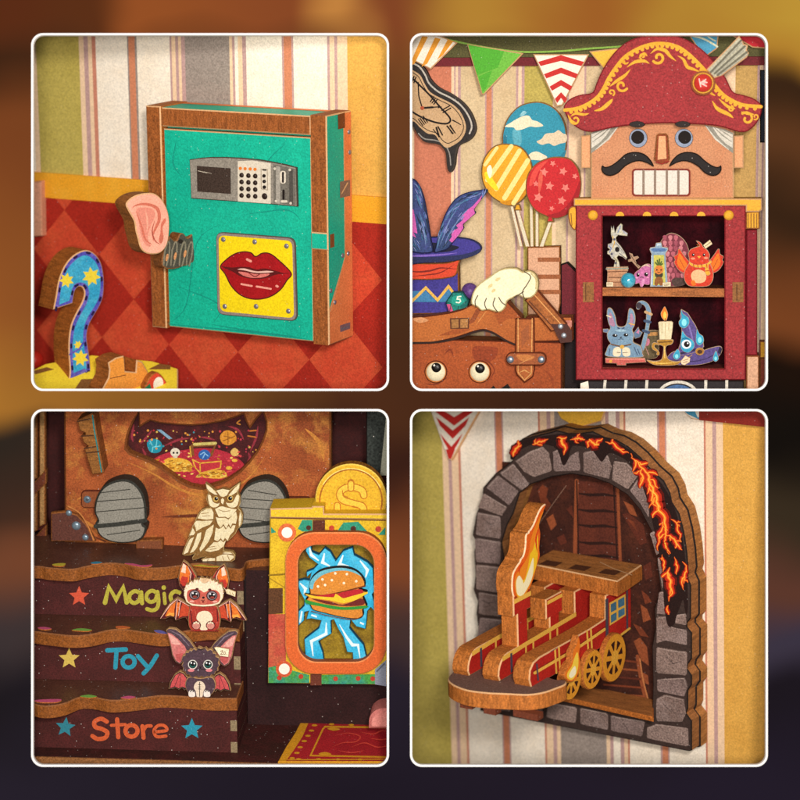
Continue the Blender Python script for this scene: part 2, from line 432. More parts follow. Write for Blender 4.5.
p.done('wainscot', W)

# the safe itself: plates of plywood round a teal box
cB, cF = .07, .6
TEAL = mat('#17b594', grain=.16, blotch='#0f9c86', bamt=.55, bscale=2.4, speck=.2, rough=.5); ORG = mat('#ee8850', grain=.15, blotch='#d06030', bamt=.4)
WED = wood('#a05a28', (30, 30, 6)); STEEL = mat('#8f8890', grain=.12, rough=.35, metal=.5); TEALD = mat('#0f8f7c', grain=.15)
c4 = [FA.hit(*q, 'n', cF) for q in ((267, 181), (646, 201), (650, 686), (275, 645))]
ua, ub = (c4[0].x + c4[3].x)/2, (c4[1].x + c4[2].x)/2; va, vb2 = (c4[2].z + c4[3].z)/2, (c4[0].z + c4[1].z)/2
SF = kids('safe', FA, ((ua+ub)/2, cB, va), 'teal and orange wooden safe with keypad, red lips plate and ear on a spring', 'safe')
pw = .185
def bevbox(p, u0, u1, n0, n1, v0, v1, m, edge, rim=None, bev=.012):
    p.prism([(u0, v0), (u1, v0), (u1, v1), (u0, v1)], n1, n1 - n0, m, edge, raw=True, bev=bev, rim=rim)
p = Part(FA); bevbox(p, ua + pw, ub - pw, cB, cF - .12, va + .04, vb2 - .05, TEAL, TEAL); p.done('body', SF)
p = Part(FA); bevbox(p, ua + pw + .012, ub - pw - .012, cF - .118, cF - .03, va + .015, vb2 - .235, TEAL, EDGE, rim=RIMC)
p.c = cF - .03; p.k = 0; p.axis = 'n'
for q in (((310, 640), (350, 600), (372, 470), (420, 430)), ((330, 250), (322, 300), (340, 330)), ((560, 260), (520, 300), (530, 340)), ((330, 560), (420, 600), (405, 640)), ((590, 420), (560, 400), (470, 410)), ((400, 640), (470, 652), (590, 668))):
    p.line(S(*q, closed=False), 2.2, TEALD, taper=True)
p.line(P(313, 640, 500, 658, 605, 672), 3, TEALD, taper=True)
door = p.done('door', SF)
p = Part(FA); bevbox(p, ua, ua + pw, cB, cF, va, vb2, WED, EDGE, rim=RIMC)
p.done('side_plate', SF)
# right plate: wood edge to the front, printed teal and orange face to the side
p = Part(FA); T(0, 0, 1)
p.prism([(cB, va), (cF, va), (cF, vb2), (cB, vb2)], ub, pw, TEAL, WED, axis='u', raw=True, rim=RIMC)
T(250, 240, .15); q1 = p.to2(P(640, 0, 632, 110, 527, 460, 524, 700), 'u', ub)
q1[0] = (q1[0][0], vb2 - .0); q1[-1] = (cF - .012, va + .012)
p.ink([(cB + .012, va + .012), q1[-1], (cF - .012, q1[2][1]), q1[1], (q1[1][0], vb2 - .012), (cB + .012, vb2 - .012)], ORG, raw=True)
p.line([(cF - .03, q1[2][1] - .03), q1[1], (q1[1][0], vb2 - .02)], .016, RIMC, raw=True)
p.ink(P(600, 570, 668, 548, 668, 590, 602, 615), STEEL); p.line(P(608, 594, 660, 576), 8, mat('#6f6a72'))
T(250, 90, .15); p.ink(P(600, 612, 668, 598, 668, 705, 600, 720), mat('#8a6a58')); p.line(P(612, 690, 650, 620), 8, RIMC)
p.ink(P(585, 165, 632, 150, 634, 252, 588, 262), mat('#7a4222'))
for (t0, x, y) in (((250, 90), 660, 280), ((250, 90), 665, 415), ((250, 240), 617, 104), ((250, 240), 655, 90), ((250, 240), 538, 338), ((250, 240), 566, 415)):
    T(*t0, .15); p.rivet(x, y, .026, STEEL, ub + .003, 'u')
p.done('side_plate', SF)
T(20, 20, .475)
p = Part(FA); bevbox(p, ua + pw + .006, ub - pw - .006, cB, cF - .01, vb2 - .21, vb2 - .012, WED, TEAL, rim=RIMC)
p.c = vb2 - .012; p.axis = 'v'; p.k = 0; p.ink([(ua + pw, cB), (ub - pw, cB), (ub - pw, cB + .12), (ua + pw, cB + .12)], ORG, raw=True); p.done('top_rail', SF)
vq = FA.hit(630, 465, 'n', cF).z
p = Part(FA); bevbox(p, ub - pw - .005, ub + .012, cF - .2, cF + .02, vq - .09, vq + .09, TEAL, TEAL, rim=RIMC)
p.c = ub + .012; p.axis = 'u'; p.k = 0; p.ink([(cF - .11, vq - .07), (cF - .02, vq - .07), (cF - .02, vq + .07), (cF - .11, vq + .07)], mat('#8a4c26'), raw=True); p.done('latch', SF)
# keypad
T(180, 145, .15); f = cF
p = Part(FA); kp = P(62, 97, 130, 87, 200, 82, 300, 82, 400, 86, 520, 97, 610, 112, 700, 130, 775, 150, 782, 412, 600, 395, 330, 375, 72, 357)
p.prism(kp, f, .03 + .001, mat('#8e867a', grain=.2), mat('#3a2f28'), bev=.008, rim=mat('#4a3a30'))
p.ink(P(385, 108, 480, 103, 605, 122, 605, 392, 385, 376), mat('#d8cdb9', grain=.1)); p.ink(P(622, 128, 768, 160, 772, 400, 625, 388), mat('#6f6a60', grain=.2))
p.ink(P(640, 140, 668, 146, 668, 392, 640, 388), mat('#a39c90')); p.ink(P(728, 156, 752, 162, 754, 398, 728, 396), mat('#4e4a44'))
p.ink(rrect(666, 172, 706, 258, 18), mat('#d8cdb9')); p.ink(rrect(672, 368, 716, 384, 6), mat('#d8cdb9'))
p.line(P(686, 185, 686, 246), 13); p.line(P(690, 304, 690, 358), 15)
p.dots(P(402, 156, 434, 158, 468, 160, 500, 162), 11, mat('#e07a2a', grain=0))
p.line(P(540, 160, 582, 163, 584, 300, 542, 292), 4, mat('#a0917c'), closed=True); p.line(P(553, 165, 572, 167), 9)
p.dots(P(560, 206, 561, 243, 562, 281), 12, INK)
for (x, y) in P(632, 158, 732, 166, 640, 374, 738, 388): p.dots([(x, y)], 9, mat('#c9c0ae'))
kpo = p.done('keypad', SF)
p = Part(FA); p.prism(P(112, 140, 335, 156, 337, 326, 115, 310), f + .006, .006, mat('#40332c', grain=.3, rough=.35), INK, bev=0)
p.line(P(120, 172, 180, 186), 4, mat('#c8bda8')); p.line(P(160, 178, 210, 190), 4, mat('#9a8f80')); p.done('screen', kpo)
for i in range(4):
    for k in range(3):
        p = Part(FA); x, y = (411 + 45.5*k), (201 + 45*i + 3*k)
        p.rivet(x, y, .0265, mat('#2c1e18', grain=.1, rough=.4, speck=0), f + .003, h=.7); p.done('button', kpo)
p = Part(FA); p.rivet(564, 342, .034, mat('#2c1e18', grain=.1, rough=.4, speck=0), f + .003, h=.5); p.done('knob', kpo)
# lips plate
T(20, 20, .475)
p = Part(FA); YEL = mat('#f0d20e', grain=.12, speck=.1)
p.prism(qround(P(412, 446, 578, 459, 583, 635, 415, 620), 16), f - .002, .029, mat('#8f7f78', grain=.15), mat('#5a4a44'), bev=.008)
p.ink(qround(P(418, 453, 573, 465, 577, 628, 421, 613), 13), YEL)
LIP = mat('#a81a1e', grain=.14, blotch='#8a1218', bamt=.6, rough=.4)
lip = S(422, 519, 436, 503, 453, 492, 470, 488, 486, 490, 496, 498, 510, 491, 526, 492, 545, 506, 571, 533, 562, 548, 548, 568, 525, 583, 495, 588, 466, 580, 445, 560, 432, 535)
p.ink(lip, LIP); p.line(lip, 2.4, mat('#4a1412'), closed=True)
p.ink(S(424, 519, 445, 521, 460, 520, 480, 520, 497, 525, 515, 523, 535, 527, 552, 532, 568, 533, 540, 536, 515, 544, 490, 545, 465, 540, 448, 530), mat('#5a1414'))
p.ink(S(458, 525, 472, 523, 497, 529, 520, 528, 534, 530, 520, 532, 495, 532, 472, 527), mat('#e6b8a8', grain=.05))
p.ink(S(460, 530, 480, 532, 500, 535, 525, 534, 515, 541, 490, 543, 470, 538), mat('#d8746a'))
p.line(S(480, 531, 494, 540, 506, 534, closed=False), 2, mat('#7a2a28'))
p.line(P(478, 504, 486, 508), 5, mat('#e89a88')); p.line(P(498, 561, 528, 566), 4, mat('#e89a88')); p.line(P(540, 560, 542, 561), 5, mat('#e89a88')); p.line(P(466, 556, 488, 560), 4, mat('#e89a88'))
for (x, y) in P(428, 462, 494, 467, 561, 476, 431, 603, 497, 603, 565, 613): p.rivet(x, y, .028, STEEL, f + .001)
p.done('lips_plate', SF)
# ear on its spring: boards turned to the other side
w0 = FA.world(*[FA.hit(362, 478, 'n', cF).x, cF - .03, FA.hit(362, 478, 'n', cF).z])
FE = Frame(33, 9, 0, w0)
T(140, 220, .15)
p = Part(FE); COIL = mat('#47443a', grain=.25)
p.prism(S(375, 62, 372, 120, 378, 190, 362, 270, 340, 286, 320, 300, 285, 306, 262, 318, 205, 328, 160, 315, 148, 260, 190, 130, 200, 110, 240, 140, 265, 95, 290, 90, 318, 118, 345, 95, n=4), .0, .2, COIL, EDGED, rim=mat('#8a5a34'))
lt = mat('#7d7562', grain=.2)
for x in (180, 228, 285, 332): p.line(S(x-22, 300, x-14, 210, x+5, 150, x+18, 160, x+14, 230, x-4, 305, closed=False), 10, lt)
for x, y in P(180, 250, 235, 240, 300, 225): p.ink(circ(x, y, 9, 26, n=12, rot=12), mat('#c98a5a'))
p.ink(circ(270, 142, 16, 14), mat('#241c14'))
spo = p.done('spring', SF)
T(100, 180, .1375)
SKIN = mat('#e8a088', grain=.13, blotch='#f0b49c', bamt=.6); SK2 = mat('#c86a54', grain=.13); SK3 = mat('#d98672', grain=.12)
p = Part(FE)
p.prism(S(190, 180, 215, 140, 270, 108, 340, 95, 400, 100, 450, 140, 485, 200, 503, 265, 507, 340, 500, 430, 480, 490, 440, 530, 385, 541, 330, 528, 295, 490, 278, 430, 262, 370, 250, 300, 215, 235), .26, .26, SKIN, wood('#a8662f'), rim=RIMC)
p.line(S(235, 205, 260, 185, 320, 175, 390, 190, 425, 225, 430, 290, 405, 350, 385, 400, 390, 445, closed=False), 24, SK2, taper=True)
p.ink(S(265, 215, 330, 200, 385, 215, 400, 260, 370, 330, 345, 420, 370, 480, 330, 470, 300, 400, 280, 300), SK3)
p.line(S(262, 225, 300, 330, 330, 430, 380, 470, closed=False), 14, SK2, taper=True); p.line(S(330, 215, 345, 300, 340, 380, closed=False), 14, SKIN, taper=True)
p.ink(S(470, 280, 478, 300, 455, 345, 462, 420, 445, 462, 428, 440, 440, 380, 445, 320), SK2); p.line(S(400, 290, 380, 370, 400, 440, 440, 470, closed=False), 9, mat('#a84e3e'), taper=True)
p.done('ear', SF)

# bottom left: a yellow box, the question mark on it, an orange jigsaw block
T(28, 240, .1875)
g0 = FA.hit(235, 735, 'n', 1.0); vY = g0.z
FQ = Frame(35, 11, 0, FA.world(g0.x, g0.y, g0.z))
FBOX = Frame(-27.4, 36, -.3, FA.world(g0.x, g0.y, g0.z))  # tipped further forward than the wall frame so the box top catches more light
p = Part(FBOX); YB = mat('#ffe03a', grain=.12, blotch='#f4c430', bamt=.4)
p.prism(P(-60, 735, 90, 660, 340, 612, 665, 645, 760, 672, 800, 685, 800, 803, -60, 803), 0, .06, YB, mat('#c8961f'), axis='v', rim=RIMC)
for q in (P(20, 700, 100, 678, 140, 690, 40, 716), P(250, 795, 285, 742, 435, 738, 400, 795), P(640, 690, 700, 660, 760, 668, 760, 690)): p.ink(q, mat('#8a5a2c', grain=.25))
p.done('yellow_box', label='yellow toy box with wood slots under the blue question mark', cat='box')
p = Part(FQ); QB = mat('#2f98c0', grain=.17, blotch='#58bcd0', bamt=.7, bscale=5); QP = mat('#4a48a8', grain=.2, blotch='#8a78c4', bamt=.7, bscale=14)
qo = S(136, 372, 150, 300, 165, 215, 195, 140, 240, 85, 300, 55, 350, 68, 390, 120, 406, 200, 404, 290, 385, 350, 350, 410, 325, 460, 316, 520, 326, 600, 336, 690, 330, 712, closed=False, n=3)
qo += S(220, 745, 224, 690, 218, 600, 220, 520, 232, 450, 258, 390, 290, 330, 302, 285, 292, 255, 272, 250, 254, 268, 246, 300, 240, 338, closed=False, n=3)
p.prism(qo, 0, .36, QP, EDGE, rim=RIMC)
qi = S(166, 345, 178, 250, 205, 165, 250, 110, 300, 82, 345, 100, 376, 150, 386, 210, 382, 290, 360, 345, 325, 400, 300, 460, 294, 530, 304, 600, 312, 690, closed=False, n=3)
qi += S(240, 718, 243, 690, 238, 600, 240, 530, 252, 462, 280, 400, 312, 340, 326, 285, 314, 240, 280, 226, 245, 240, 228, 290, 222, 322, closed=False, n=3)
p.ink(qi, QB)
YS = mat('#e8cf3a', grain=.08)
for x, y, r, t in ((205, 215, 42, 10), (338, 195, 52, -8), (280, 630, 46, 5), (268, 560, 26, 20)): p.ink(star(x, y, r, .55, 7, t), YS)
for i in range(0, len(qo) - 4, 4):
    x, y = qo[i]; x2, y2 = qo[i+1]; cx, cy = 272, 380
    a = Vector((x2 - x, y2 - y)); a.normalize(); nx = (x - a.y*13, y + a.x*13)
    p.line([nx, (nx[0] + a.x*15, nx[1] + a.y*15)], 12, mat('#22123c'))
p.line(P(224, 610, 275, 580, 300, 540), 10, QP); p.line(P(232, 718, 300, 690, 312, 700), 8, QP)
p.done('question_mark', label='blue wooden question mark with yellow stars and purple stitched rim on the yellow box', cat='question mark')
p = Part(FQ); OR2 = mat('#e8943a', grain=.16, blotch='#dc842c', bamt=.5); cc = .55
p.prism(P(435, 690, 428, 655, 470, 628, 512, 618, 516, 640, 520, 700, 575, 705, 580, 640, 610, 650, 640, 700, 648, 745, 625, 800, 612, 812, 396, 812, 395, 800, 430, 735), cc, .3, OR2, EDGE, rim=RIMC)
p.line(P(440, 738, 520, 720), 5, mat('#8a5020')); p.done('jigsaw_block', label='orange interlocking wooden block in front of the question mark', cat='block')
p = Part(FQ); p.prism(S(625, 800, 640, 750, 660, 720, 690, 705, 720, 730, 745, 770, 745, 808, 690, 812, n=4), cc + .12, .1, mat('#d8452c'), EDGE)
p.ink(circ(695, 768, 26, 38, rot=10), mat('#f0e6d2')); p.ink(P(622, 790, 650, 765, 660, 800), mat('#2a7a4a')); p.done('flower', label='red flower with a white centre beside the orange block', cat='flower')
T(0, 0, 1)
p = Part(FA); p.ball(FA.hit(34, 360, 'n', .1).x, .1, FA.hit(34, 360, 'n', .1).z, .11, mat('#c22a1e', rough=.4)); p.done('red_ball', label='small shiny red ball at the edge behind the yellow box', cat='ball')
p = Part(FA); p.prism(P(12, 184, 41, 181, 42, 236, 12, 239), .1, .085, mat('#e0a080'), mat('#d09070')); p.done('wooden_plank', label='pale pink plank end above the red ball', cat='plank')
# ------------------------------------------------------------------ window 2: the soldier cabinet and the toys round it
FB = Frame(-7.5, 6.5, 0, at(590, 212, 1.25))
T(400, 20, .475)
CREAM_DIM = mat('#d6bd94', grain=.12, speck=.08, blotch='#ccae80', bamt=.5)  # darker copy of CREAM, with this wall's dimmer light put into the colour
stripesB = [(8, CREAM_DIM), (10, PLUM), (22, PEACH), (30, SALM), (108, PEACH), (114, PLUM), (117, PEACH), (122, PLUM), (128, CREAM_DIM), (179, PLUM), (182, ORL), (193, PLUM), (196, CREAM_DIM), (244, PLUM), (249, PEACH), (256, PLUM), (262, OLIVE), (322, PEACH),
            (330, CREAM_DIM), (352, PLUM), (356, PEACH), (388, PLUM), (392, CREAM_DIM), (440, GREYS), (530, CREAM_DIM), (640, PEACH), (706, mat('#c29a58', grain=.14)), (752, PLUM), (757, PEACH), (764, PLUM), (768, PEACH), (830, CREAM_DIM), (831, CREAM_DIM)]
CREAM_A = CREAM
W = kids('striped_wall', FB, (0, 0, -2.2), 'cream and salmon striped wall behind the balloons and the soldier cabinet', 'wall')
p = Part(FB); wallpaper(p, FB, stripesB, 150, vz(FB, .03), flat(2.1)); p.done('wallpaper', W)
CN = kids('cornice', FB, tuple(FB.hit(400, 95, 'n', 0)), 'dark green and maroon cornice along the top of the striped wall', 'cornice')
uL, uE = FB.hit(8, 60, 'n', .1).x, FB.hit(820, 60, 'n', .1).x
p = Part(FB); v1 = FB.hit(100, 79, 'n', .1).z; p.box(uL, uE, .002, .13, v1, v1 + .6, mat('#55502a', grain=.26, blotch='#444422', bamt=.5)); p.done('header', CN)
p = Part(FB); v0 = FB.hit(100, 97, 'n', .1).z; p.box(uL, uE, .002, .1, v0, v1 - .002, mat('#6e2026', grain=.2)); p.done('rail', CN)
# bunting: pennants on a green string
BU = kids('bunting', FB, tuple(FB.hit(250, 70, 'n', .2)), 'string of paper pennants: orange stripes, green, red zigzag, yellow and blue', 'bunting')
cS = .22
p = Part(FB); p.prism(S(8, 22, 60, 33, 140, 52, 240, 68, 330, 68, 400, 62, 460, 58, 520, 50, closed=False) + S(520, 46, 460, 54, 400, 58, 330, 64, 240, 64, 140, 48, 60, 29, 8, 18, closed=False), cS, .02, mat('#7fa444'), bev=0); p.done('string', BU)
T(408, 30, .15)
GR1, GR2 = mat('#4fa52e', grain=.14), mat('#6cb23e', grain=.14)
p = Part(FB); p.prism(P(-31, 20, 205, 35, 330, 84, 150, 262, -31, 170), cS + .03, .03, FW, RIMC)
for x in (30, 105, 190, 275): p.ink(P(x - 10, max(30, 28 + (x-30)*.14), x + 28, 34 + (x-30)*.16, x - 62 + (20 if x > 200 else 0), 225 if x < 200 else 168, x - 100 + (18 if x > 200 else 0), 200 if x < 100 else 245 if x < 200 else 200), mat('#e0952e', grain=.12))
p.done('pennant', BU, label='white pennant with orange stripes')
p = Part(FB); p.prism(P(393, 92, 770, 155, 505, 432, 490, 430), cS + .03, .03, GR2, RIMC); p.ink(P(400, 98, 640, 140, 600, 250, 460, 300), GR1); p.ink(P(470, 310, 560, 270, 520, 390, 500, 410), GR1); p.done('pennant', BU, label='plain green pennant')
T(400, 20, .475)
p = Part(FB); p.prism(P(280, 72, 398, 72, 342, 180, 330, 182), cS + .02, .03, FW, RIMC)
for y, w_ in ((78, 48), (104, 36), (130, 24), (156, 13)):
    cx = 339; p.ink(P(cx - w_ - 4, y - 2, cx - w_*.3, y + 2, cx, y - 10, cx + w_*.3, y + 2, cx + w_ + 4, y - 6, cx + w_ - 3, y + 8, cx, y + 4, cx - w_ + 3, y + 12) if False else P(cx - w_, y + 10, cx, y - 4, cx + w_, y + 10, cx + w_ - 5, y + 19, cx, y + 8, cx - w_ + 5, y + 19), FR)
p.done('pennant', BU, label='white pennant with red zigzags')
p = Part(FB); p.prism(P(398, 66, 470, 58, 452, 110, 430, 105), cS, .03, FY, RIMC); p.done('pennant', BU, label='yellow pennant')
p = Part(FB); p.prism(P(600, 20, 672, 20, 668, 60, 640, 80), cS, .03, FBL, RIMC); p.line(S(610, 32, 640, 40, 668, 56, closed=False), 4, mat('#c8ccb0')); p.line(S(640, 22, 650, 36, 664, 44, closed=False), 3, mat('#c8ccb0')); p.done('pennant', BU, label='blue pennant with pale waves')
p = Part(FB); p.prism(P(688, 10, 790, 10, 790, 62, 742, 58, 700, 34), cS, .03, mat('#b8202c', grain=.12), RIMC); p.ink(P(700, 20, 760, 56, 745, 70, 700, 36) if False else P(764, 14, 788, 14, 788, 40), mat('#d8c8a8')); p.done('pennant', BU, label='red pennant')
# warped clock
T(408, 30, .15)
BLKW = mat('#2c2624', grain=.25, speck=.15); TANF = mat('#c9a47a', grain=.14, blotch='#b48e64', bamt=.5)
p = Part(FB)
p.prism(S(-31, 180, 10, 195, 65, 215, 115, 260, 150, 325, 205, 380, 290, 425, 365, 480, 420, 550, 452, 640, 440, 700, 400, 740, 340, 770, 320, 830, 312, 900, 290, 945, 268, 940, 258, 900, 250, 820, 225, 780, 190, 760, 130, 752, 95, 735, 60, 690, 30, 640, -31, 600, n=4), .2, .14, BLKW, mat('#1f1a18'), rim=mat('#4a423c'))
p.line(S(-31, 206, 20, 218, 75, 245, 115, 300, 140, 355, 200, 410, 280, 450, 350, 500, 402, 570, 425, 640, 410, 690, closed=False), 11, mat('#b9b0a2'))
p.line(S(70, 690, 110, 725, 180, 735, 240, 760, 275, 820, 285, 900, closed=False), 8, mat('#8f8880'))
p.ink(S(-31, 240, 20, 262, 80, 300, 112, 360, 150, 415, 220, 455, 290, 490, 345, 540, 380, 610, 385, 670, 355, 730, 300, 770, 255, 785, 215, 750, 180, 700, 130, 690, 80, 650, 40, 610, -31, 580, n=4), TANF)
p.line(S(-31, 258, 20, 278, 70, 312, 100, 370, 140, 425, 215, 470, 285, 505, 335, 555, 365, 615, 368, 665, 340, 715, 295, 745, 262, 755, 230, 735, 195, 690, 140, 672, 90, 640, 40, 592, -31, 560, closed=False), 5)
p.line(S(-31, 300, 30, 325, 90, 380, 150, 440, 220, 520, 275, 580, 280, 610, 250, 625, 180, 615, 110, 590, 60, 565, 20, 540, closed=False), 12)
p.line(S(300, 600, 352, 632, closed=False), 6); p.line(S(260, 640, 300, 690, closed=False), 9); p.line(S(278, 640, 316, 688, closed=False), 6)
def numeral(x, y, ang, n, l=46, gap=15, w_=8, vee=False):
    c_, s_ = math.cos(R(ang)), math.sin(R(ang))
    for k in range(n):
        o = (k - (n-1)/2)*gap; cx_, cy_ = x - s_*o, y + c_*o; p.line([(cx_ - c_*l/2, cy_ - s_*l/2), (cx_ + c_*l/2, cy_ + s_*l/2)], w_)
    if vee: o = (n/2)*gap + 6; p.line([(x - s_*o - c_*l/2, y + c_*o - s_*l/2), (x - s_*(o+12) + c_*l/2, y + c_*(o+12) + s_*l/2)], w_*1.3); p.line([(x - s_*(o+24) - c_*l/2, y + c_*(o+24) - s_*l/2), (x - s_*(o+12) + c_*l/2, y + c_*(o+12) + s_*l/2)], w_*.7)
numeral(172, 470, -55, 3, 40, 14, 8); numeral(255, 528, -30, 2, 60, 17, 8); numeral(100, 605, 55, 4, 50, 13, 7); numeral(215, 672, 62, 1, 62, 14, 9, True); numeral(288, 662, 58, 2, 54, 17, 8); numeral(40, 330, -70, 2, 40, 14, 8); numeral(318, 612, 25, 1, 50, 14, 6)
p.line(P(95, 520, 205, 512), 7); p.line(P(95, 520, 72, 440, 68, 350), 8); p.line(P(95, 520, 165, 515), 13); p.ink(P(200, 505, 228, 512, 200, 522), INK)
p.ink(circ(95, 520, 13), mat('#a84a2a'))
p.done('wall_clock', label='warped black rimmed wall clock with a drip at its lower edge', cat='clock')
# balloons
T(470, 90, .15)
BLU = mat('#3290a6', grain=.16, blotch='#2a7f98', bamt=.6); CLD = mat('#ead7b6', grain=.1, blotch='#f2e6cc', bamt=.5); STK = mat('#d8ceb2', grain=.12)
BE = mat('#8a6438', grain=.2)
def balloon(outline, knot, face, deco, c, lab):
    B = kids('balloon', FB, tuple(FB.hit(*knot[0], 'n', c)), lab, 'balloon', 'flat wooden balloons on sticks')
    p = Part(FB); p.prism(outline, c, .07, face, BE, rim=BE); deco(p); p.done('envelope', B)
    p = Part(FB); x, y = knot[0]; p.prism(P(x - 14, y - 22, x + 14, y - 22, x + 26, y + 22, x - 26, y + 22), c - .005, .05, face, BE); p.done('knot', B)
    for sk in knot[1:]: p = Part(FB); p.prism(sk, c - .02, .035, STK, RIMC, bev=.004); p.done('stick', B)
def dB(p):
    p.ink(S(228, 300, 222, 360, 240, 470, 280, 500, 250, 400, 245, 320), mat('#277288', grain=.15))
    p.ink(S(285, 270, 330, 255, 345, 340, 320, 385, 290, 350), mat('#5aa6b6', grain=.15))
    p.ink(S(233, 242, 265, 222, 300, 200, 350, 175, 392, 172, 415, 200, 450, 210, 488, 238, 440, 248, 400, 244, 350, 262, 310, 268, 290, 250, 250, 248), CLD)
    p.ink(S(444, 345, 478, 325, 505, 292, 560, 285, 590, 268, 620, 290, 644, 300, 642, 345, 600, 358, 560, 372, 525, 355, 480, 365), mat('#d8c4a4', grain=.12))
    p.ink(S(388, 440, 410, 418, 445, 410, 480, 425, 515, 448, 480, 468, 430, 466, 400, 462), CLD)
    p.ink(S(555, 470, 600, 440, 640, 400, 615, 480, 570, 520), mat('#2b7a90', grain=.15)); p.ink(S(332, 170, 355, 140, 378, 150, 350, 172), mat('#8cc0c8'))
balloon(S(430, 78, 510, 90, 580, 135, 628, 210, 645, 300, 640, 400, 610, 480, 550, 540, 470, 580, 390, 560, 300, 500, 240, 430, 215, 350, 220, 270, 255, 180, 330, 105), (( 455, 590), P(436, 570, 456, 570, 458, 1045, 436, 1045), P(392, 500, 412, 500, 424, 1045, 402, 1045)), BLU, dB, .26, 'blue wooden balloon printed with cream clouds, topmost of the three')
def dY(p):
    p.ink(S(412, 520, 408, 600, 375, 690, 325, 745, 260, 768, 200, 748, 280, 730, 340, 670, 385, 590, n=4), mat('#c88414', grain=.14))
    YW = mat('#f3d888', grain=.1)
    for x0, y0, x1, y1, w_ in ((100, 500, 180, 385, 22), (115, 600, 275, 375, 30), (175, 660, 330, 405, 30), (230, 720, 385, 470, 32), (290, 755, 412, 560, 30)): p.line(P(x0, y0, x1, y1), w_, YW, taper=False)
    p.ink(S(95, 560, 120, 545, 150, 590, 190, 660, 165, 665, 120, 620), mat('#f4d428', grain=.1)); p.ink(S(112, 530, 135, 500, 148, 540, 132, 590), mat('#f8eccc', grain=.05))
balloon(S(250, 358, 330, 375, 385, 430, 415, 510, 412, 600, 380, 690, 330, 750, 270, 772, 200, 750, 130, 700, 85, 620, 75, 540, 90, 460, 140, 390, 190, 362), ((318, 782), P(302, 800, 325, 790, 398, 1045, 370, 1045), P(268, 775, 288, 775, 352, 1045, 330, 1045)), mat('#e2a122', grain=.14, blotch='#d89018', bamt=.6), dY, .36, 'yellow wooden balloon with cream diagonal stripes, left of the red one')
def dR(p):
    p.ink(S(736, 600, 730, 690, 700, 768, 648, 826, 580, 852, 510, 838, 600, 810, 670, 740, 710, 660, n=4), mat('#9c1a20', grain=.14)); p.ink(S(395, 640, 410, 560, 455, 500, 520, 470, 460, 540, 425, 620, n=4), mat('#d8483e', grain=.12))
    ST = mat('#e07a6e', grain=.12)
    for x, y, r in ((552, 490, 22), (492, 548, 32), (620, 542, 30), (530, 640, 32), (636, 652, 30), (700, 575, 22), (455, 715, 34), (612, 738, 32), (440, 625, 22), (545, 790, 20)): p.ink(star(x, y, r, .5, rot=x % 40), ST)
    p.ink(S(455, 590, 475, 540, 485, 600, 460, 690), mat('#d85a48', grain=.12))
balloon(S(600, 445, 670, 460, 720, 520, 740, 600, 735, 690, 705, 770, 650, 830, 580, 856, 500, 840, 430, 800, 385, 730, 370, 650, 385, 560, 440, 490, 520, 452), ((535, 860), P(522, 880, 548, 880, 490, 1045, 462, 1045)), mat('#c3262a', grain=.15, blotch='#a81c22', bamt=.55), dR, .38, 'red wooden balloon with pink stars beside the soldier')
# balloon stand
T(400, 20, .475)
PNK = mat('#d8a684', grain=.16, blotch='#c89470', bamt=.4); BRN = mat('#9a5a34', grain=.2)
p = Part(FB); p.prism(P(268, 478, 337, 476, 338, 596, 330, 640, 268, 640), .34, .2, PNK, EDGED)
for y in (500, 536, 568): p.ink(P(290, y, 338, y, 338, y + 9, 290, y + 9), BRN)
p.done('balloon_stand', label='pink wooden stand with brown bars holding the balloon sticks', cat='stand')
p = Part(FB); p.prism(P(338, 515, 352, 510, 372, 530, 372, 640, 338, 640), .3, .2, mat('#6a1c26', grain=.2), INK); p.done('maroon_block', label='maroon block between the balloon stand and the soldier cabinet', cat='block')

# hat with rabbit ears
T(408, 180, .1375)
HP = mat('#3c3484', grain=.2, blotch='#4a4098', bamt=.5); HD = mat('#252a52', grain=.25)
HT = kids('top_hat', FB, tuple(FB.hit(120, 900, 'n', .6)), 'upturned purple top hat with red ribbon and zigzag band, blue ears sticking out', 'hat')
T(408, 270, .2275)
p = Part(FB); p.prism(P(-20, -20, 222, -20, 224, 100, 216, 185, 180, 192, -20, 195), .6, .18, HP, EDGED)
p.ink(P(-20, 98, 30, 92, 80, 92, 130, 142, 176, 84, 210, 100, 212, 140, -20, 140), mat('#3f7ca8', grain=.15)); p.line(P(-20, 130, -12, 80, 20, 135, 78, 78, 130, 132, 178, 72, 218, 125), 12, mat('#e0b050'))
p.done('crown', HT)
T(408, 180, .1375)
p = Part(FB); p.prism(S(-33, 596, 60, 604, 180, 605, 300, 598, 372, 578, 366, 630, 350, 690, 300, 712, 180, 726, 60, 726, -33, 716, n=3), .65, .1, mat('#d8482a', grain=.16, blotch='#b83420', bamt=.4), EDGED)
p.line(S(-33, 650, 60, 668, 160, 660, 240, 640, 350, 648, closed=False), 13, mat('#7a2018'), taper=True); p.line(S(30, 700, 140, 690, 240, 672, 340, 612, closed=False), 9, mat('#7a2018'), taper=True); p.done('ribbon', HT)
p = Part(FB); p.prism(S(-33, 430, 0, 425, 80, 420, 180, 412, 300, 414, 400, 420, 480, 440, 530, 480, 525, 520, 480, 550, 380, 580, 260, 598, 120, 602, -33, 604, n=4), .74, .1, HP, HD)
p.ink(S(-33, 555, 60, 560, 200, 558, 340, 548, 440, 532, 522, 500, 518, 525, 470, 552, 380, 578, 260, 596, 120, 600, -33, 602), HD); p.line(S(-33, 552, 60, 552, 220, 545, 360, 530, closed=False), 14, mat('#7d62b8'), taper=True)
p.ink(S(60, 480, 160, 455, 300, 470, 372, 490, 300, 520, 160, 528, 40, 520), mat('#15152c')); p.done('brim', HT)
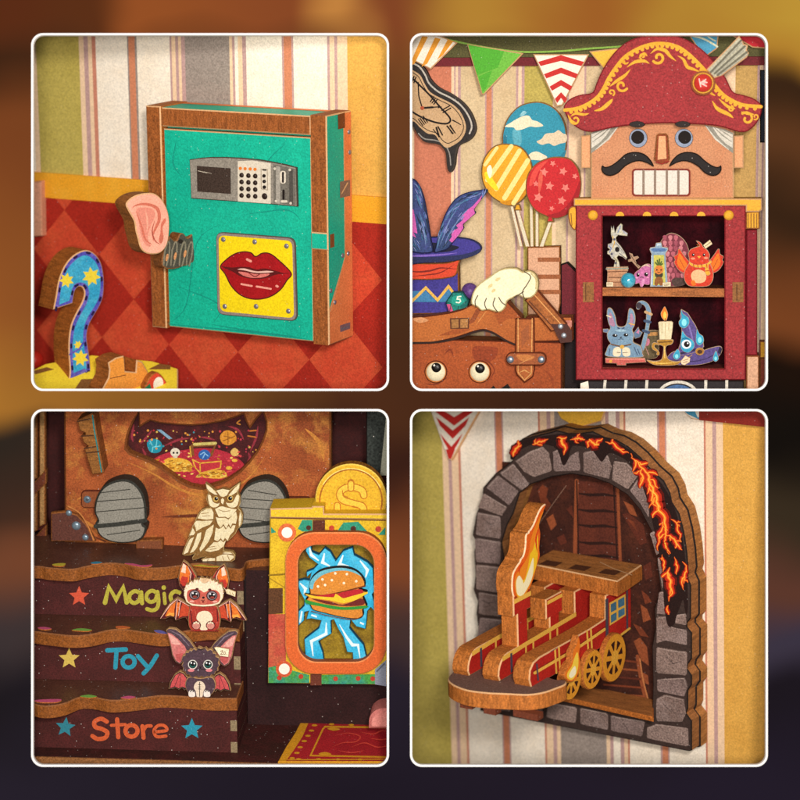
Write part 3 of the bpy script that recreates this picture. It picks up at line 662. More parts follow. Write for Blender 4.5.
EB = mat('#2c4068', grain=.25, blotch='#4a4c90', bamt=.8, bscale=5); EL = [mat('#6a7fa8', grain=.2), mat('#1c2c40', grain=.2), mat('#4a6c92', grain=.2)]; PK_ = mat('#c95aa4', grain=.15)
FUR = [mat('#8a90c4', grain=.15), mat('#182540', grain=.2), mat('#5a6cb0', grain=.2), mat('#3c7898', grain=.2)]
def ear(shape, ink, strokes, lab):
    p = Part(FB); p.prism(shape, .82, .07, EB, HD)
    p.ink(ink, PK_)
    for k, q in enumerate(strokes): p.line(S(*q, closed=False), 9 + 4*(k % 3), EL[k % 3], taper=True)
    for q in strokes:                                                # fine fur marks beside each broad stroke
        for k in range(7):
            ox, oy = random.uniform(-26, 26), random.uniform(-40, 40); n_ = len(q)//2
            a_, b_ = (q[0]*.5 + q[2]*.5 + ox*.6, q[1]*.5 + q[3]*.5 + oy*.6), (q[2]*.5 + q[-2]*.5 + ox*.6, q[3]*.5 + q[-1]*.5 + oy*.6)
            m_ = ((a_[0] + b_[0])/2, (a_[1] + b_[1])/2); d_ = Vector((b_[0] - a_[0], b_[1] - a_[1])); d_ = d_.normalized() * 22 if d_.length > 1e-3 else Vector((8, -18))
            p.k = 12; p.line([(m_[0] - d_.x, m_[1] - d_.y), m_, (m_[0] + d_.x, m_[1] + d_.y)], 5, random.choice(FUR), taper=True)
    p.done('ear', HT)
ear(S(190, 525, 215, 430, 235, 340, 275, 235, 330, 150, 390, 105, 470, 80, 575, 70, 560, 105, 520, 155, 480, 215, 492, 240, 440, 285, 400, 325, 405, 350, 370, 400, 330, 450, 290, 500, 240, 520, n=4),
    P(560, 85, 515, 140, 470, 190, 420, 225, 370, 280, 400, 290, 350, 330, 365, 350, 305, 380, 320, 410, 300, 440, 320, 455, 370, 400, 402, 350, 398, 322, 440, 285, 488, 242, 478, 214, 525, 150),
    [(230, 480, 270, 380, 300, 300, 350, 220), (250, 500, 300, 420, 330, 330), (210, 500, 232, 400, 260, 300), (270, 470, 310, 370, 370, 290), (360, 160, 420, 120, 500, 95), (300, 260, 350, 190, 420, 150), (330, 350, 380, 270, 440, 210), (540, 90, 575, 72, 560, 100, 530, 135), (270, 300, 300, 240, 340, 190), (420, 130, 480, 120, 540, 90), (220, 440, 240, 370, 262, 330)], '')
ear(S(-33, 20, 30, -10, 75, 30, 110, 110, 130, 200, 150, 320, 168, 440, 180, 520, 120, 535, 60, 530, 20, 520, -33, 520, n=4), P(-33, 200, 40, 215, 55, 300, 68, 390, 40, 380, 60, 420, 20, 400, -33, 360),
    [(40, 20, 80, 60, 105, 130), (60, 250, 90, 330, 110, 440), (80, 230, 110, 330, 140, 460), (40, 430, 60, 470, 90, 510), (110, 150, 130, 260, 150, 380), (60, 100, 80, 150, 100, 210), (100, 300, 120, 400, 130, 480), (20, 440, 40, 480, 60, 510)], '')
# die and ball behind the suitcase lid
T(408, 270, .2275)
TE = mat('#177c70', grain=.2); p = Part(FB)
p.prism(P(165, 140, 195, 97, 240, 95, 268, 135, 255, 178, 215, 195, 180, 188), .8, .16, TE, mat('#0f4c48'))
p.ink(P(195, 118, 232, 108, 250, 140, 222, 158, 190, 148), mat('#1f9a86', grain=.15)); p.ink(P(170, 150, 188, 150, 200, 185, 182, 186), mat('#c24a7a')); p.ink(P(250, 142, 264, 138, 254, 172, 226, 162), mat('#12645e'))
p.lines([P(195, 98, 195, 118), P(240, 96, 232, 108), P(250, 140, 266, 135), P(222, 158, 216, 193), P(190, 148, 167, 140), P(190, 148, 182, 186)], 3, mat('#0a3f3c'))
p.line(P(232, 116, 218, 118, 216, 128, 228, 128, 231, 138, 224, 144, 212, 142), 5.5, mat('#e8efd8')); p.done('die', label='teal many sided die with a white 5 beside the purple hat', cat='die')
g = FB.hit(272, 92, 'n', .66); p = Part(FB); p.ball(g.x, g.y, g.z, .085, mat('#5c3c78', grain=.25, blotch='#7a5aa0', bamt=.7, bscale=12, rough=.4)); p.done('purple_ball', label='purple ball half hidden by the white glove', cat='ball')
# suitcase with eyes
LEA = mat('#a44e22', grain=.2, blotch='#8a3a18', bamt=.6, bscale=2.5); LEL = mat('#b4642c', grain=.2, blotch='#94481e', bamt=.55, bscale=2.5); LED = mat('#5a2412', grain=.2)
SU = kids('suitcase', FB, tuple(FB.hit(300, 540, 'n', .9)), 'brown leather suitcase with two staring eyes and a buckled strap', 'suitcase')
c = .98
p = Part(FB); p.prism(P(-20, 300, 676, 318, 676, 557, -20, 557), c - .05, .5, LEA, EDGED, rim=LED)
p.ink(S(285, 340, 340, 335, 395, 345, 380, 390, 330, 410, 290, 390, n=3), LED if False else mat('#8c3a1a', grain=.2)); p.line(S(160, 370, 185, 350, 200, 380, closed=False), 8, mat('#7c3216'), taper=True); p.line(S(300, 420, 340, 395, 380, 440, 350, 490, closed=False), 6, mat('#7c3216'), taper=True)
p.line(S(70, 500, 125, 502, 175, 470, closed=False), 6, mat('#7c3216'), taper=True); p.line(S(600, 440, 630, 470, 640, 520, closed=False), 10, mat('#8c3c1a'), taper=True)
p.ink(P(352, 535, 375, 508, 395, 530, 438, 500, 462, 535), INK)
p.done('body', SU)
p = Part(FB); p.prism(P(-20, 205, 60, 205, 180, 188, 240, 172, 300, 140, 360, 122, 430, 130, 462, 168, 500, 208, 502, 260, 475, 330) + S(475, 330, 430, 312, 380, 280, 335, 264, 290, 272, 220, 295, 150, 312, 80, 322, -20, 322, closed=False), c, .3, LEL, EDGED, rim=LED)
p.line(S(470, 328, 430, 310, 380, 280, 335, 266, 290, 274, 220, 298, 150, 314, 80, 320, -20, 320, closed=False), 9, mat('#2a140c'))
p.ink(P(380, 190, 430, 140, 462, 172, 498, 214, 440, 214, 400, 240), mat('#9a4c20', grain=.2)); p.ink(P(262, 240, 300, 172, 330, 160, 290, 230), mat('#8a4420', grain=.2)); p.ink(S(20, 215, 60, 208, 90, 222, 50, 232), mat('#d09060'))
p.ink(P(130, 290, 200, 262, 280, 258, 220, 282), mat('#9a4c20', grain=.2)); p.line(P(300, 240, 330, 200, 345, 180), 5, mat('#d08a48'), taper=True)
p.ink(P(184, 212, 270, 210, 268, 258, 186, 260), mat('#5a3018')); p.ink(P(190, 218, 222, 216, 222, 254, 192, 256), mat('#9a6a38', grain=.25)); p.ink(P(230, 216, 264, 214, 262, 254, 230, 254), mat('#a87440', grain=.25))
p.done('lid', SU)
p = Part(FB); p.prism(P(520, 205, 722, 205, 722, 312, 480, 318, 500, 260), c - .08, .3, LEL, EDGED, rim=LED); p.line(P(505, 318, 674, 318), 7, mat('#2a140c')); p.ink(P(600, 222, 720, 222, 720, 250, 690, 262, 640, 240), mat('#c07a6a', grain=.2)); p.done('lid_end', SU)
p = Part(FB); p.prism(P(472, 212, 555, 212, 557, 440, 550, 470, 512, 497, 478, 462, 470, 440), c + .05, .05, mat('#a65a2a', grain=.2, blotch='#8c451e', bamt=.5), EDGED, rim=LED)
p.line(P(484, 214, 484, 450, 512, 484, 542, 455, 546, 214), 4, mat('#d09858')); p.ink(P(498, 270, 530, 240, 532, 300, 500, 340), mat('#94502a')); p.line(P(490, 450, 512, 440, 540, 455), 5, mat('#d09858'), taper=True); p.done('strap', SU)
p = Part(FB); p.prism(rrect(430, 362, 608, 420, 26), c + .1, .06, mat('#96502a', grain=.2), EDGED, rim=LED); p.ink(S(476, 375, 520, 372, 555, 380, 540, 395, 500, 400), mat('#b87038')); p.line(P(490, 412, 545, 385), 5, mat('#c88a50'), taper=True)
for x in (450, 586): p.rivet(x, 394, .038, mat('#8a93a0', rough=.35, metal=.6), c + .1)
p.done('buckle', SU)
for ex, ey, px_, py_ in ((122, 448, 124, 430), (315, 448, 316, 434)):
    p = Part(FB); p.prism(circ(ex, ey, 50), c - .03, .04, mat('#b86a2c', grain=.2), LED, bev=.01); e = p.done('eye', SU)
    g = FB.hit(ex, ey, 'n', c - .02); p = Part(FB); p.dome(g.x, c - .03, g.z, .098, mat('#e9dcb8', grain=.08, rough=.4), h=.3, seg=26); p.done('eyeball', e)
    g = FB.hit(px_, py_, 'n', c); p = Part(FB); p.dome(g.x, c - .008, g.z, .052, mat('#161210', grain=0, rough=.35), h=.35, seg=20); p.dome(g.x - .02, c + .005, g.z + .025, .012, mat('#f4f0e4'), h=.6); p.done('pupil', e)
# glove lying on the lid, and the plank that holds it
T(400, 20, .475)
p = Part(FB); GLV = mat('#eee2bd', grain=.1, blotch='#e2d2a2', bamt=.5)
p.prism(S(150, 597, 153, 575, 166, 556, 186, 542, 206, 528, 226, 522, 246, 523, 258, 530, 272, 528, 285, 536, 291, 553, 288, 572, 277, 584, 262, 586, 250, 580, 240, 584, 226, 592, 221, 606, 210, 615, 196, 613, 185, 610, 172, 612, 162, 604, n=4), c + .1, .16, GLV, mat('#c8b47c'))
p.lines([S(183, 610, 178, 598, 182, 586, closed=False), S(205, 614, 196, 600, 200, 585, closed=False), S(160, 604, 158, 592, 164, 580, closed=False), S(262, 586, 258, 572, 268, 556, 275, 540, 262, 530, closed=False), S(222, 600, 214, 594, 208, 584, closed=False), S(240, 584, 252, 577, 260, 572, closed=False)], 2, mat('#3a2c18'))
p.ink(circ(190, 560, 6, 3, rot=-40), mat('#d8c088')); p.ink(circ(206, 546, 6, 3, rot=-30), mat('#d8c088')); p.ink(circ(197, 570, 5, 3, rot=-40), mat('#d8c088'))
p.line(S(276, 534, 286, 546, 286, 566, closed=False), 2, mat('#b8a468')); p.done('glove', label='plump white cartoon glove resting on the suitcase lid', cat='glove')
p = Part(FB); p.prism(P(262, 590, 290, 568, 352, 640, 340, 652, 318, 656), c + .02, .1, mat('#a8602c', grain=.22, streak=(9, 9, 9)), EDGED, rim=LED)
p.line(P(272, 592, 325, 650), 2.4, mat('#5a2c14')); p.line(P(284, 580, 342, 644), 2, mat('#d89858')); p.ink(P(318, 640, 352, 640, 362, 655, 362, 678, 338, 680), mat('#4a2820', grain=.2))
for x, y in P(338, 645, 345, 664): p.rivet(x, y, .03, mat('#a8adb4', rough=.35, metal=.6), c + .02)
p.done('plank', label='brown wooden plank arm with two rivets behind the white glove', cat='plank')
p = Part(FB); p.prism(P(336, 610, 400, 560, 400, 796, 336, 796), .25, .2, mat('#1a0c0e', grain=.2), INK); p.done('dark_panel', label='nearly black panel in the gap between suitcase and soldier cabinet', cat='panel')

# ---- the soldier: hat, head and cabinet
CR = mat('#9a2e30', grain=.26, blotch='#842426', bamt=.4, speck=.14); CRD = mat('#6e141e', grain=.2); GOLD = mat('#dfa12c', grain=.14, blotch='#e8b040', bamt=.5); RW = wood('#a8502c'); CRE = mat('#7e1a22', grain=.25)
c0 = .62
NS = kids('soldier_cabinet', FB, tuple(FB.hit(550, 775, 'n', .6)), 'red moustached toy soldier cabinet in a gold trimmed hat with two open shelves', 'cabinet')
v = lambda x, y, cc=c0: FB.hit(x, y, 'n', cc)
# carcass
a, b = v(426, 412), v(682, 734)
p = Part(FB); DKI = mat('#22070c', grain=.2, blotch='#4a0e16', bamt=.8, speck=0, spec=.03, bump=0)  # near-black: the shade inside the cabinet is put into this colour
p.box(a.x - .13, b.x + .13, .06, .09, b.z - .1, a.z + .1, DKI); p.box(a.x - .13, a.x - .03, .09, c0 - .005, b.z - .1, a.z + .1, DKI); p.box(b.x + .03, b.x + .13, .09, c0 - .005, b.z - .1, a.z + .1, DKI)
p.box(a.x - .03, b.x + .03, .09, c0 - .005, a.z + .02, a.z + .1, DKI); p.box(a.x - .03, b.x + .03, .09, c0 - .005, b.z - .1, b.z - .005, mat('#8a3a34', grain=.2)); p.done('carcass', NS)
p = Part(FB); p.prism(P(370, 390, 728, 390, 728, 758, 370, 758), c0 + .08, .085, CR, RW, holes=[P(426, 413, 683, 413, 683, 734, 426, 734)], rim=CRE)
for y in (552,): 
    p.ink(P(385, y, 408, y, 408, y + 42, 385, y + 42), mat('#8a5a30', grain=.25)); p.ink(P(700, y, 723, y, 723, y + 42, 700, y + 42), mat('#8a5a30', grain=.25))
    p.line(P(391, y + 4, 391, y + 38), 2, mat('#5a3418')); p.line(P(709, y + 4, 709, y + 38), 2, mat('#5a3418'))
for x in (463, 520, 577, 634): p.ink(P(*[q for t in range(9) for q in (x + 9*math.cos(math.pi*t/8), 412.5 - 9*math.sin(math.pi*t/8))]), GOLD)
p.done('front_frame', NS)
for x in (406, 692):
    p = Part(FB); p.rivet(x, 411, .052, GOLD, c0 + .083, h=.6); p.done('rivet', NS)
p = Part(FB); s0, s1 = v(426, 563), v(682, 583); p.box(a.x - .028, b.x + .028, .092, c0 + .02, s1.z, s0.z, wood('#b26a38', (6, 20, 40)), wood('#8a4a28', (6, 20, 40))); p.done('shelf', NS)
p = Part(FB); p.prism(P(366, 376, 762, 376, 762, 400, 755, 404, 728, 404, 728, 391, 366, 391), c0 + .13, .55, GOLD, GOLD, rim=RIMC); p.done('cornice', NS)
p = Part(FB); p.prism(P(728, 404, 757, 402, 757, 440, 728, 440), c0 + .05, .1, GOLD, BRN)
for x in (733, 739, 745, 751): p.line(P(x, 408, x, 438), 2, mat('#8a5a20'))
p.done('epaulette', NS)
p = Part(FB); p.prism(S(355, 398, 364, 392, 372, 398, 371, 440, 360, 436, 354, 415, n=4), c0 + .05, .1, GOLD, BRN); p.line(P(360, 408, 362, 432), 2, mat('#8a5a20')); p.done('epaulette', NS)
p = Part(FB); p.prism(P(729, 441, 752, 441, 752, 706, 729, 706), c0 - .05, .5, mat('#8a1c28', grain=.2), CRE); p.done('sleeve', NS)
p = Part(FB); p.prism(P(729, 707, 756, 707, 756, 800, 729, 800), c0 - .05, .4, PNK, BRN); p.done('hand', NS)
p = Part(FB); p.prism(P(378, 759, 724, 759, 724, 796, 378, 796), c0 + .03, .4, mat('#2a2426', grain=.2), INK)
p.ink(P(372, 762, 400, 762, 402, 796, 378, 796) if False else P(380, 765, 396, 760, 400, 795, 380, 795), CREAM)
for x in (432, 476, 520, 644, 688): p.line(P(x, 758, x - 2 + (x - 550)*.01, 794), 6, mat('#d8d0c0'))
p.ink([(x, min(y, 795)) for x, y in circ(585, 790, 34, 22)], mat('#4a6c9a')); p.line([(585 + 40*math.cos(a), 790 - 28*math.sin(a)) for a in [math.pi*t/16 for t in range(17)]], 6, mat('#d8d0c0')); p.done('trousers', NS)
# head
T(560, 30, .2625)
HC = c0 + .02; HH_ = c0 + .2; SK = mat('#c98a62', grain=.18, blotch='#b87650', bamt=.5, streak=None)
p = Part(FB); p.prism(P(118, 340, 662, 340, 662, 640, 118, 642), HC, .5, SK, EDGE, rim=RIMC)
for x in (180, 240, 420, 560, 610): p.line(S(x, 480, x + 8, 560, x - 4, 630, closed=False), 5, mat('#c8845c'), taper=True)
p.line(S(590, 470, 640, 420, 600, 520, closed=False), 4, mat('#c8845c'), taper=True)
WHH = mat('#cfc8b8', grain=.12); GRH = mat('#8f8a7c', grain=.15)
for sx in (1, -1):
    mx = lambda x: x if sx > 0 else 778 - x
    f = lambda *q: P(*[mx(z_) if i % 2 == 0 else z_ for i, z_ in enumerate(q)])
    p.ink(f(118, 392, 150, 378, 228, 362, 200, 400, 160, 440, 118, 470), GRH)
    p.ink(f(120, 398, 170, 378, 198, 368, 176, 402, 150, 430, 120, 450), WHH); p.line(f(122, 428, 160, 400, 190, 372), 5, GRH, taper=True); p.line(f(120, 412, 150, 392, 172, 378), 4, GRH, taper=True); p.line(f(135, 456, 185, 415, 222, 366), 7, WHH, taper=True)
p.ink(rrect(274, 528, 497, 634, 14), mat('#7a2a1c')); p.ink(rrect(281, 535, 490, 627, 9), mat('#d8d0c2', grain=.1))
for x in (318, 362, 407, 451): p.line(P(x, 536, x, 626), 9, mat('#8a7464', grain=.1))
p.done('head', NS)
for xa, xb in ((80, 117), (663, 700)):
    p = Part(FB); p.prism(P(xa, 403, xb, 400, xb, 526, xa, 526), HC - .1, .16, mat('#e0a070', grain=.16), EDGE, rim=RIMC); p.done('ear', NS)
for x in (298, 472):
    p = Part(FB); p.prism(circ(x, 412, 35, 36), HC + .018, .02, mat('#8d97ab', grain=.15), INK, bev=.004); p.ink(circ(x - (2 if x < 400 else -3), 409, 25), INK); p.done('eye', NS)
    p = Part(FB); p.prism(circ(x - 5, 359, 29, 12), HH_ + .02, .2, mat('#2a211e', grain=.2), INK, bev=.004); p.done('eyebrow', NS)
p = Part(FB); p.prism(P(368, 400, 376, 394, 404, 394, 412, 404, 418, 492, 408, 508, 372, 508, 358, 494), HC + .09, .09, mat('#8a3a1c', grain=.2), EDGED); p.ink(P(376, 404, 402, 404, 406, 490, 372, 494), mat('#dca070', grain=.15)); p.line(P(364, 502, 388, 510, 414, 500), 5, mat('#8a2018')); p.done('nose', NS)
for sx in (1, -1):
    mx = lambda x: x if sx > 0 else 773 - x
    p = Part(FB); q = [(mx(x), y) for x, y in S(357, 520, 345, 495, 320, 472, 285, 464, 250, 472, 222, 496, 195, 515, 172, 522, 160, 516, 158, 535, 172, 552, 195, 556, 222, 545, 248, 520, 278, 504, 305, 500, 332, 508, n=4)]
    p.prism(q, HC + .07, .065, mat('#221b19', grain=.25, speck=.2), INK); p.done('moustache', NS)
# hat
HH = c0 + .2
HA = Part(FB); p = HA
p.prism(S(14, 300, 24, 275, 50, 256, 85, 245, 112, 242, 128, 232, 138, 205, 160, 155, 195, 100, 240, 55, 300, 26, 375, 14, 450, 24, 520, 58, 580, 112, 630, 180, 652, 225, 668, 240, 700, 248, 740, 262, 768, 288, 764, 325, 745, 360, 715, 385, 690, 389, 664, 384, 600, 366, 500, 358, 390, 355, 280, 362, 200, 372, 122, 388, 75, 378, 35, 345, n=4), HH, .3, CR, RW, rim=CRE)
trim = S(18, 305, 60, 300, 100, 285, 140, 258, 165, 225, 185, 185, 215, 140, 250, 100, 300, 70, 350, 54, 400, 52, 450, 65, 490, 92, 530, 130, 565, 170, 590, 210, 620, 245, 655, 268, 700, 286, 766, 292, closed=False)
p.line(trim, 13, GOLD)
for i in range(3, len(trim) - 2, 2):
    x, y = trim[i]; d = Vector((trim[i+1][0] - trim[i-1][0], trim[i+1][1] - trim[i-1][1])).normalized(); p.k = 2; p.ink(circ(x - d.y*9, y + d.x*9, 7.5, n=10), GOLD)
p.k = 4
def curl(x, y, r, a0, turn, w_):
    q = [(x + r*(1 - t/26)*math.cos(a0 + turn*t*.32), y + r*(1 - t/26)*math.sin(a0 + turn*t*.32)) for t in range(19)]
    p.line(q, w_, GOLD)
for q, w_ in (((130, 308, 160, 300, 190, 275, 200, 262), 15), ((190, 215, 215, 195, 245, 175, 268, 150), 13), ((255, 142, 285, 122, 320, 118, 340, 128), 13), ((345, 90, 370, 72, 400, 78, 420, 100, 442, 118), 14), ((448, 98, 470, 112, 485, 140, 510, 150, 535, 160), 13), ((300, 108, 320, 90, 332, 100), 10), ((580, 270, 600, 300, 640, 320, 660, 335), 15), ((605, 262, 640, 292, 668, 300), 11), ((40, 330, 60, 318, 90, 322, 110, 318), 11), ((690, 312, 715, 318, 740, 322), 11), ((30, 322, 42, 345, 60, 352), 9), ((232, 120, 250, 128, 262, 122), 8), ((560, 215, 575, 240, 592, 250), 9)):
    p.line(S(*q, closed=False), w_, GOLD, taper=True)
curl(235, 212, 23, 0.5, 1, 9); curl(375, 105, 24, 2.5, -1, 10); curl(58, 342, 20, 3.4, -1, 7); curl(712, 338, 26, 4.0, 1, 9); curl(196, 238, 13, 1, -1, 6); curl(315, 100, 12, 2, 1, 6); curl(650, 300, 12, 5, 1, 6); curl(745, 330, 12, 2, -1, 5)
hat = p.done('hat', NS)
p = Part(FB); WF = mat('#b3ad94', grain=.18)
p.prism(P(558, 150, 682, 22, 694, 40, 700, 52, 716, 58, 712, 76, 720, 88, 712, 104, 620, 172, 585, 185), HH + .05, .06, WF, RIMC)
for q in ((575, 160, 690, 40), (590, 165, 704, 62), (600, 172, 712, 84)): p.line(P(*q), 8, mat('#6a6656')); p.line(P(q[0] + 8, q[1] + 2, q[2] + 4, q[3] + 8), 3, mat('#9c998a'))
p.done('plume', NS)
p = Part(FB); p.prism(circ(545, 202, 47), HH + .1, .1, GOLD, BRN, bev=.02); p.line(circ(545, 202, 34), 4, mat('#8a5a1c'), closed=True); jb = p.done('brooch', NS)
p = Part(FB); g = FB.hit(545, 202, 'n', HH + .1); p.dome(g.x, g.y + .003, g.z, .088, mat('#c2342c', grain=.12, rough=.25), h=.35, seg=20); p.done('jewel', jb)
p = Part(FB); p.c = HH + .135; p.axis = 'n'; lg = mat('#f0c8b8', grain=0); p.lines([P(530, 186, 536, 216), P(533, 202, 556, 188), P(534, 202, 558, 214), P(546, 196, 560, 200)], 4, lg); p.done('facet_lines', jb)
# right edge of the window
T(400, 20, .475)
p = Part(FB); p.prism(P(758, 105, 796, 105, 796, 258, 758, 258), .08, .06, mat('#1c2230', grain=.2), INK); p.done('dark_window_panel', label='dark blue panel on the wall right of the soldier hat', cat='panel')
p = Part(FB); p.prism(P(757, 676, 796, 676, 796, 712, 757, 712), .2, .18, GOLD, BRN); p.done('yellow_block', label='yellow block at the foot of the wall beside the soldier sleeve', cat='block')
p = Part(FB); p.prism(P(757, 713, 796, 713, 796, 796, 757, 796), .22, .2, mat('#8a3c28', grain=.2), EDGED); p.done('brown_block', label='brown block under the yellow block beside the soldier', cat='block')
# ---- small printed toys standing in the soldier cabinet
T(600, 215, .1625)
SE = mat('#c8a888', grain=.15)
def toy(name, lab, cat, base, c, build):
    o = kids(name, FB, tuple(FB.hit(*base, 'n', c)), lab, cat); build(o, c); return o
# dragon skeleton on two books
def skel(o, c):
    BN = mat('#c8c0a4', grain=.2, blotch='#8f94a4', bamt=.7, bscale=14); BD = mat('#4a4658', grain=.2); 
    p = Part(FB); p.prism(P(44, 345, 38, 322, 172, 318, 172, 345, 165, 350, 168, 442, 42, 442, 46, 350), c, .12, mat('#b98662', grain=.2, blotch='#a06e4c', bamt=.5), SE, bev=.004)
    p.line(P(40, 332, 172, 328), 9, mat('#8a9080')); p.line(P(48, 350, 166, 346), 5, mat('#6a3c24')); p.line(P(55, 384, 166, 384), 5, mat('#5a3420')); p.line(P(60, 400, 160, 398), 4, mat('#d0a880')); p.line(P(44, 414, 168, 412), 4, mat('#6a3c24'))
    p.ink(P(40, 414, 80, 414, 80, 440, 40, 440), mat('#e0cca8')); p.line(P(46, 424, 72, 424), 4, mat('#6a4a30')); p.done('book_stand', o)
    p = Part(FB); p.prism(P(82, 322, 92, 280, 70, 268, 60, 248, 44, 240, 44, 222, 60, 214, 46, 200, 48, 178, 70, 172, 76, 150, 66, 120, 68, 64, 78, 90, 84, 60, 92, 110, 104, 76, 128, 50, 140, 60, 138, 90, 172, 112, 168, 130, 140, 128, 112, 124, 98, 140, 102, 160, 128, 190, 152, 228, 168, 262, 160, 276, 138, 258, 114, 250, 104, 262, 118, 290, 124, 324), c - .03, .05, BN, mat('#8a7a60'), bev=.004)
    p.ink(circ(106, 212, 14, 16), INK); p.line(P(120, 236, 160, 268), 4, BD); p.line(P(96, 168, 150, 236), 4, BD, taper=True); p.line(P(78, 130, 90, 170, 80, 200), 5, mat('#c89a3c')); p.line(P(56, 190, 70, 205, 58, 232), 5, mat('#6a78a4')); p.line(P(84, 262, 104, 280, 100, 316), 6, mat('#8a8060')); p.line(P(110, 108, 126, 66), 5, mat('#7a86a8')); p.line(P(140, 96, 166, 118), 5, mat('#9a9ab4')); p.dots(P(72, 240, 96, 296, 88, 150), 7, BD); p.done('skeleton', o)
toy('skeleton_toy', 'pale dragon skeleton bust on a stand of two brown books, upper shelf', 'figurine', (105, 442), .6, skel)
p = Part(FB); g = FB.hit(174, 402, 'n', .66); p.ball(g.x, .66, g.z, .078, mat('#2c98b4', grain=.12, rough=.15, blotch='#7cd0e0', bamt=.8, bscale=12, spec=.6)); p.done('marble', label='glossy turquoise marble in front of the books', cat='marble')
def pinky(o, c):
    p = Part(FB); q = S(205, 400, 212, 360, 240, 335, 262, 312, 290, 300, 318, 310, 330, 350, 325, 400, 300, 430, 262, 425, 262, 445, 248, 440, 240, 420, 215, 425, n=4)
    PKK = mat('#c470a0', grain=.2, blotch='#a85488', bamt=.6, bscale=10); p.prism(q, c, .05, PKK, SE, bev=.004); p.ink(circ(234, 368, 9, 12), INK); p.ink(circ(284, 365, 12, 13), INK); p.dots(P(238, 363, 288, 360), 4, mat('#f0e8e8'))
    p.line(S(250, 385, 258, 380, 266, 386, closed=False), 4); p.ink(circ(225, 386, 8, 5), mat('#e49ab8')); p.ink(circ(295, 384, 8, 5), mat('#e49ab8')); p.ink(S(258, 400, 275, 396, 270, 428, 258, 440, n=3), mat('#dc94bc')); p.line(S(255, 320, 285, 308, 310, 320, closed=False), 9, mat('#d0b49c'), taper=True); p.done('body', o)
    p = Part(FB); p.prism(P(178, 232, 200, 240, 206, 258, 232, 252, 240, 262, 218, 278, 226, 300, 250, 318, 236, 330, 208, 300, 196, 286, 174, 288, 172, 276, 192, 268), c - .02, .03, mat('#a88468', grain=.2), SE, bev=.003); p.line(P(186, 244, 236, 318), 4, mat('#5a4434')); p.done('sword', o)
toy('pink_toy', 'small pink creature with a sword peeking out beside the bottle', 'figurine', (262, 442), .5, pinky)
def bottle(o, c):
    GL = mat('#8ea4b4', grain=.15, blotch='#6a86a4', bamt=.6, bscale=10)
    p = Part(FB); p.prism(P(308, 442, 316, 330, 316, 240, 304, 212, 310, 200, 338, 196, 344, 172, 378, 168, 384, 196, 416, 200, 420, 212, 404, 238, 410, 330, 420, 442), c, .06, GL, SE, bev=.004)
    p.ink(P(326, 432, 330, 330, 330, 246, 394, 246, 398, 330, 404, 432), mat('#c8bc5a', grain=.12, blotch='#9aa448', bamt=.7, bscale=9)); p.ink(P(312, 214, 330, 226, 398, 224, 412, 214, 396, 204, 324, 206), mat('#4f6f9c'))
    p.ink(P(350, 190, 374, 190, 374, 176, 350, 178), mat('#b8c8cc')); G1 = mat('#4a5c24', grain=.2)
    for q in ((362, 320, 340, 290), (362, 318, 352, 276), (364, 316, 366, 268), (364, 318, 380, 284), (362, 316, 388, 298)): p.line(P(*q), 15, G1, taper=True)
    p.ink(S(334, 340, 345, 316, 364, 310, 384, 318, 390, 342, 376, 362, 362, 366, 342, 360, n=4), mat('#d07a34', grain=.15)); p.ink(S(338, 356, 362, 366, 386, 356, 384, 380, 362, 392, 342, 380, n=3), mat('#3a3424')); p.dots(P(350, 338, 376, 338), 5, INK); p.line(S(354, 350, 362, 354, 372, 349, closed=False), 3)
    p.ink(S(340, 392, 362, 380, 384, 392, 388, 426, 372, 436, 362, 420, 350, 436, 336, 428, n=3), mat('#8a5428', grain=.2)); p.line(P(318, 250, 318, 430), 4, mat('#dce4e4')); p.done('glass', o)
    p = Part(FB); p.prism(P(384, 416, 436, 412, 436, 440, 386, 442), c + .015, .014, mat('#e2d4b0'), SE, bev=.003); p.line(P(392, 426, 428, 424), 4, mat('#7a5a38')); p.line(P(394, 434, 420, 432), 3, mat('#7a5a38')); p.done('price_tag', o)
toy('bottle_toy', 'blue glass bottle toy with a little orange root creature inside', 'figurine', (362, 442), .62, bottle)
def egg(o, c):
    EG = mat('#7a3440', grain=.2); p = Part(FB); q = S(440, 110, 490, 128, 530, 170, 548, 225, 548, 300, 535, 380, 510, 430, 460, 440, 400, 430, 365, 380, 350, 300, 355, 220, 375, 160, 405, 125, n=4)
    p.prism(q, c, .07, EG, SE, bev=.005); cols = [mat('#b8606c', grain=.15), mat('#9c4a58', grain=.15), mat('#c87a80', grain=.15)]
    k = 0
    for r in range(9):
        y = 140 + r*33; hw = 100*math.sqrt(max(.05, 1 - ((y - 280)/175)**2))
        n_ = max(2, int(hw/17))
        for i in range(n_):
            x = 450 - hw*.86 + (i + .5*(r % 2))*2*hw*.86/n_; k += 1; p.k = 1 + (r % 5)
            if abs(x - 450) < hw*.95: p.ink(S(x - 13, y - 8, x, y - 16, x + 13, y - 8, x + 8, y + 12, x, y + 18, x - 8, y + 12, n=2), cols[(k*7 + r) % 3])
    p.k = 8; p.ink(S(440, 400, 480, 385, 530, 400, 520, 430, 460, 438, n=3), mat('#4e3a34', grain=.25)); p.done('shell', o)
toy('dragon_egg', 'scaly pink dragon egg standing behind the bottle and the red bird', 'figurine', (450, 440), .42, egg)
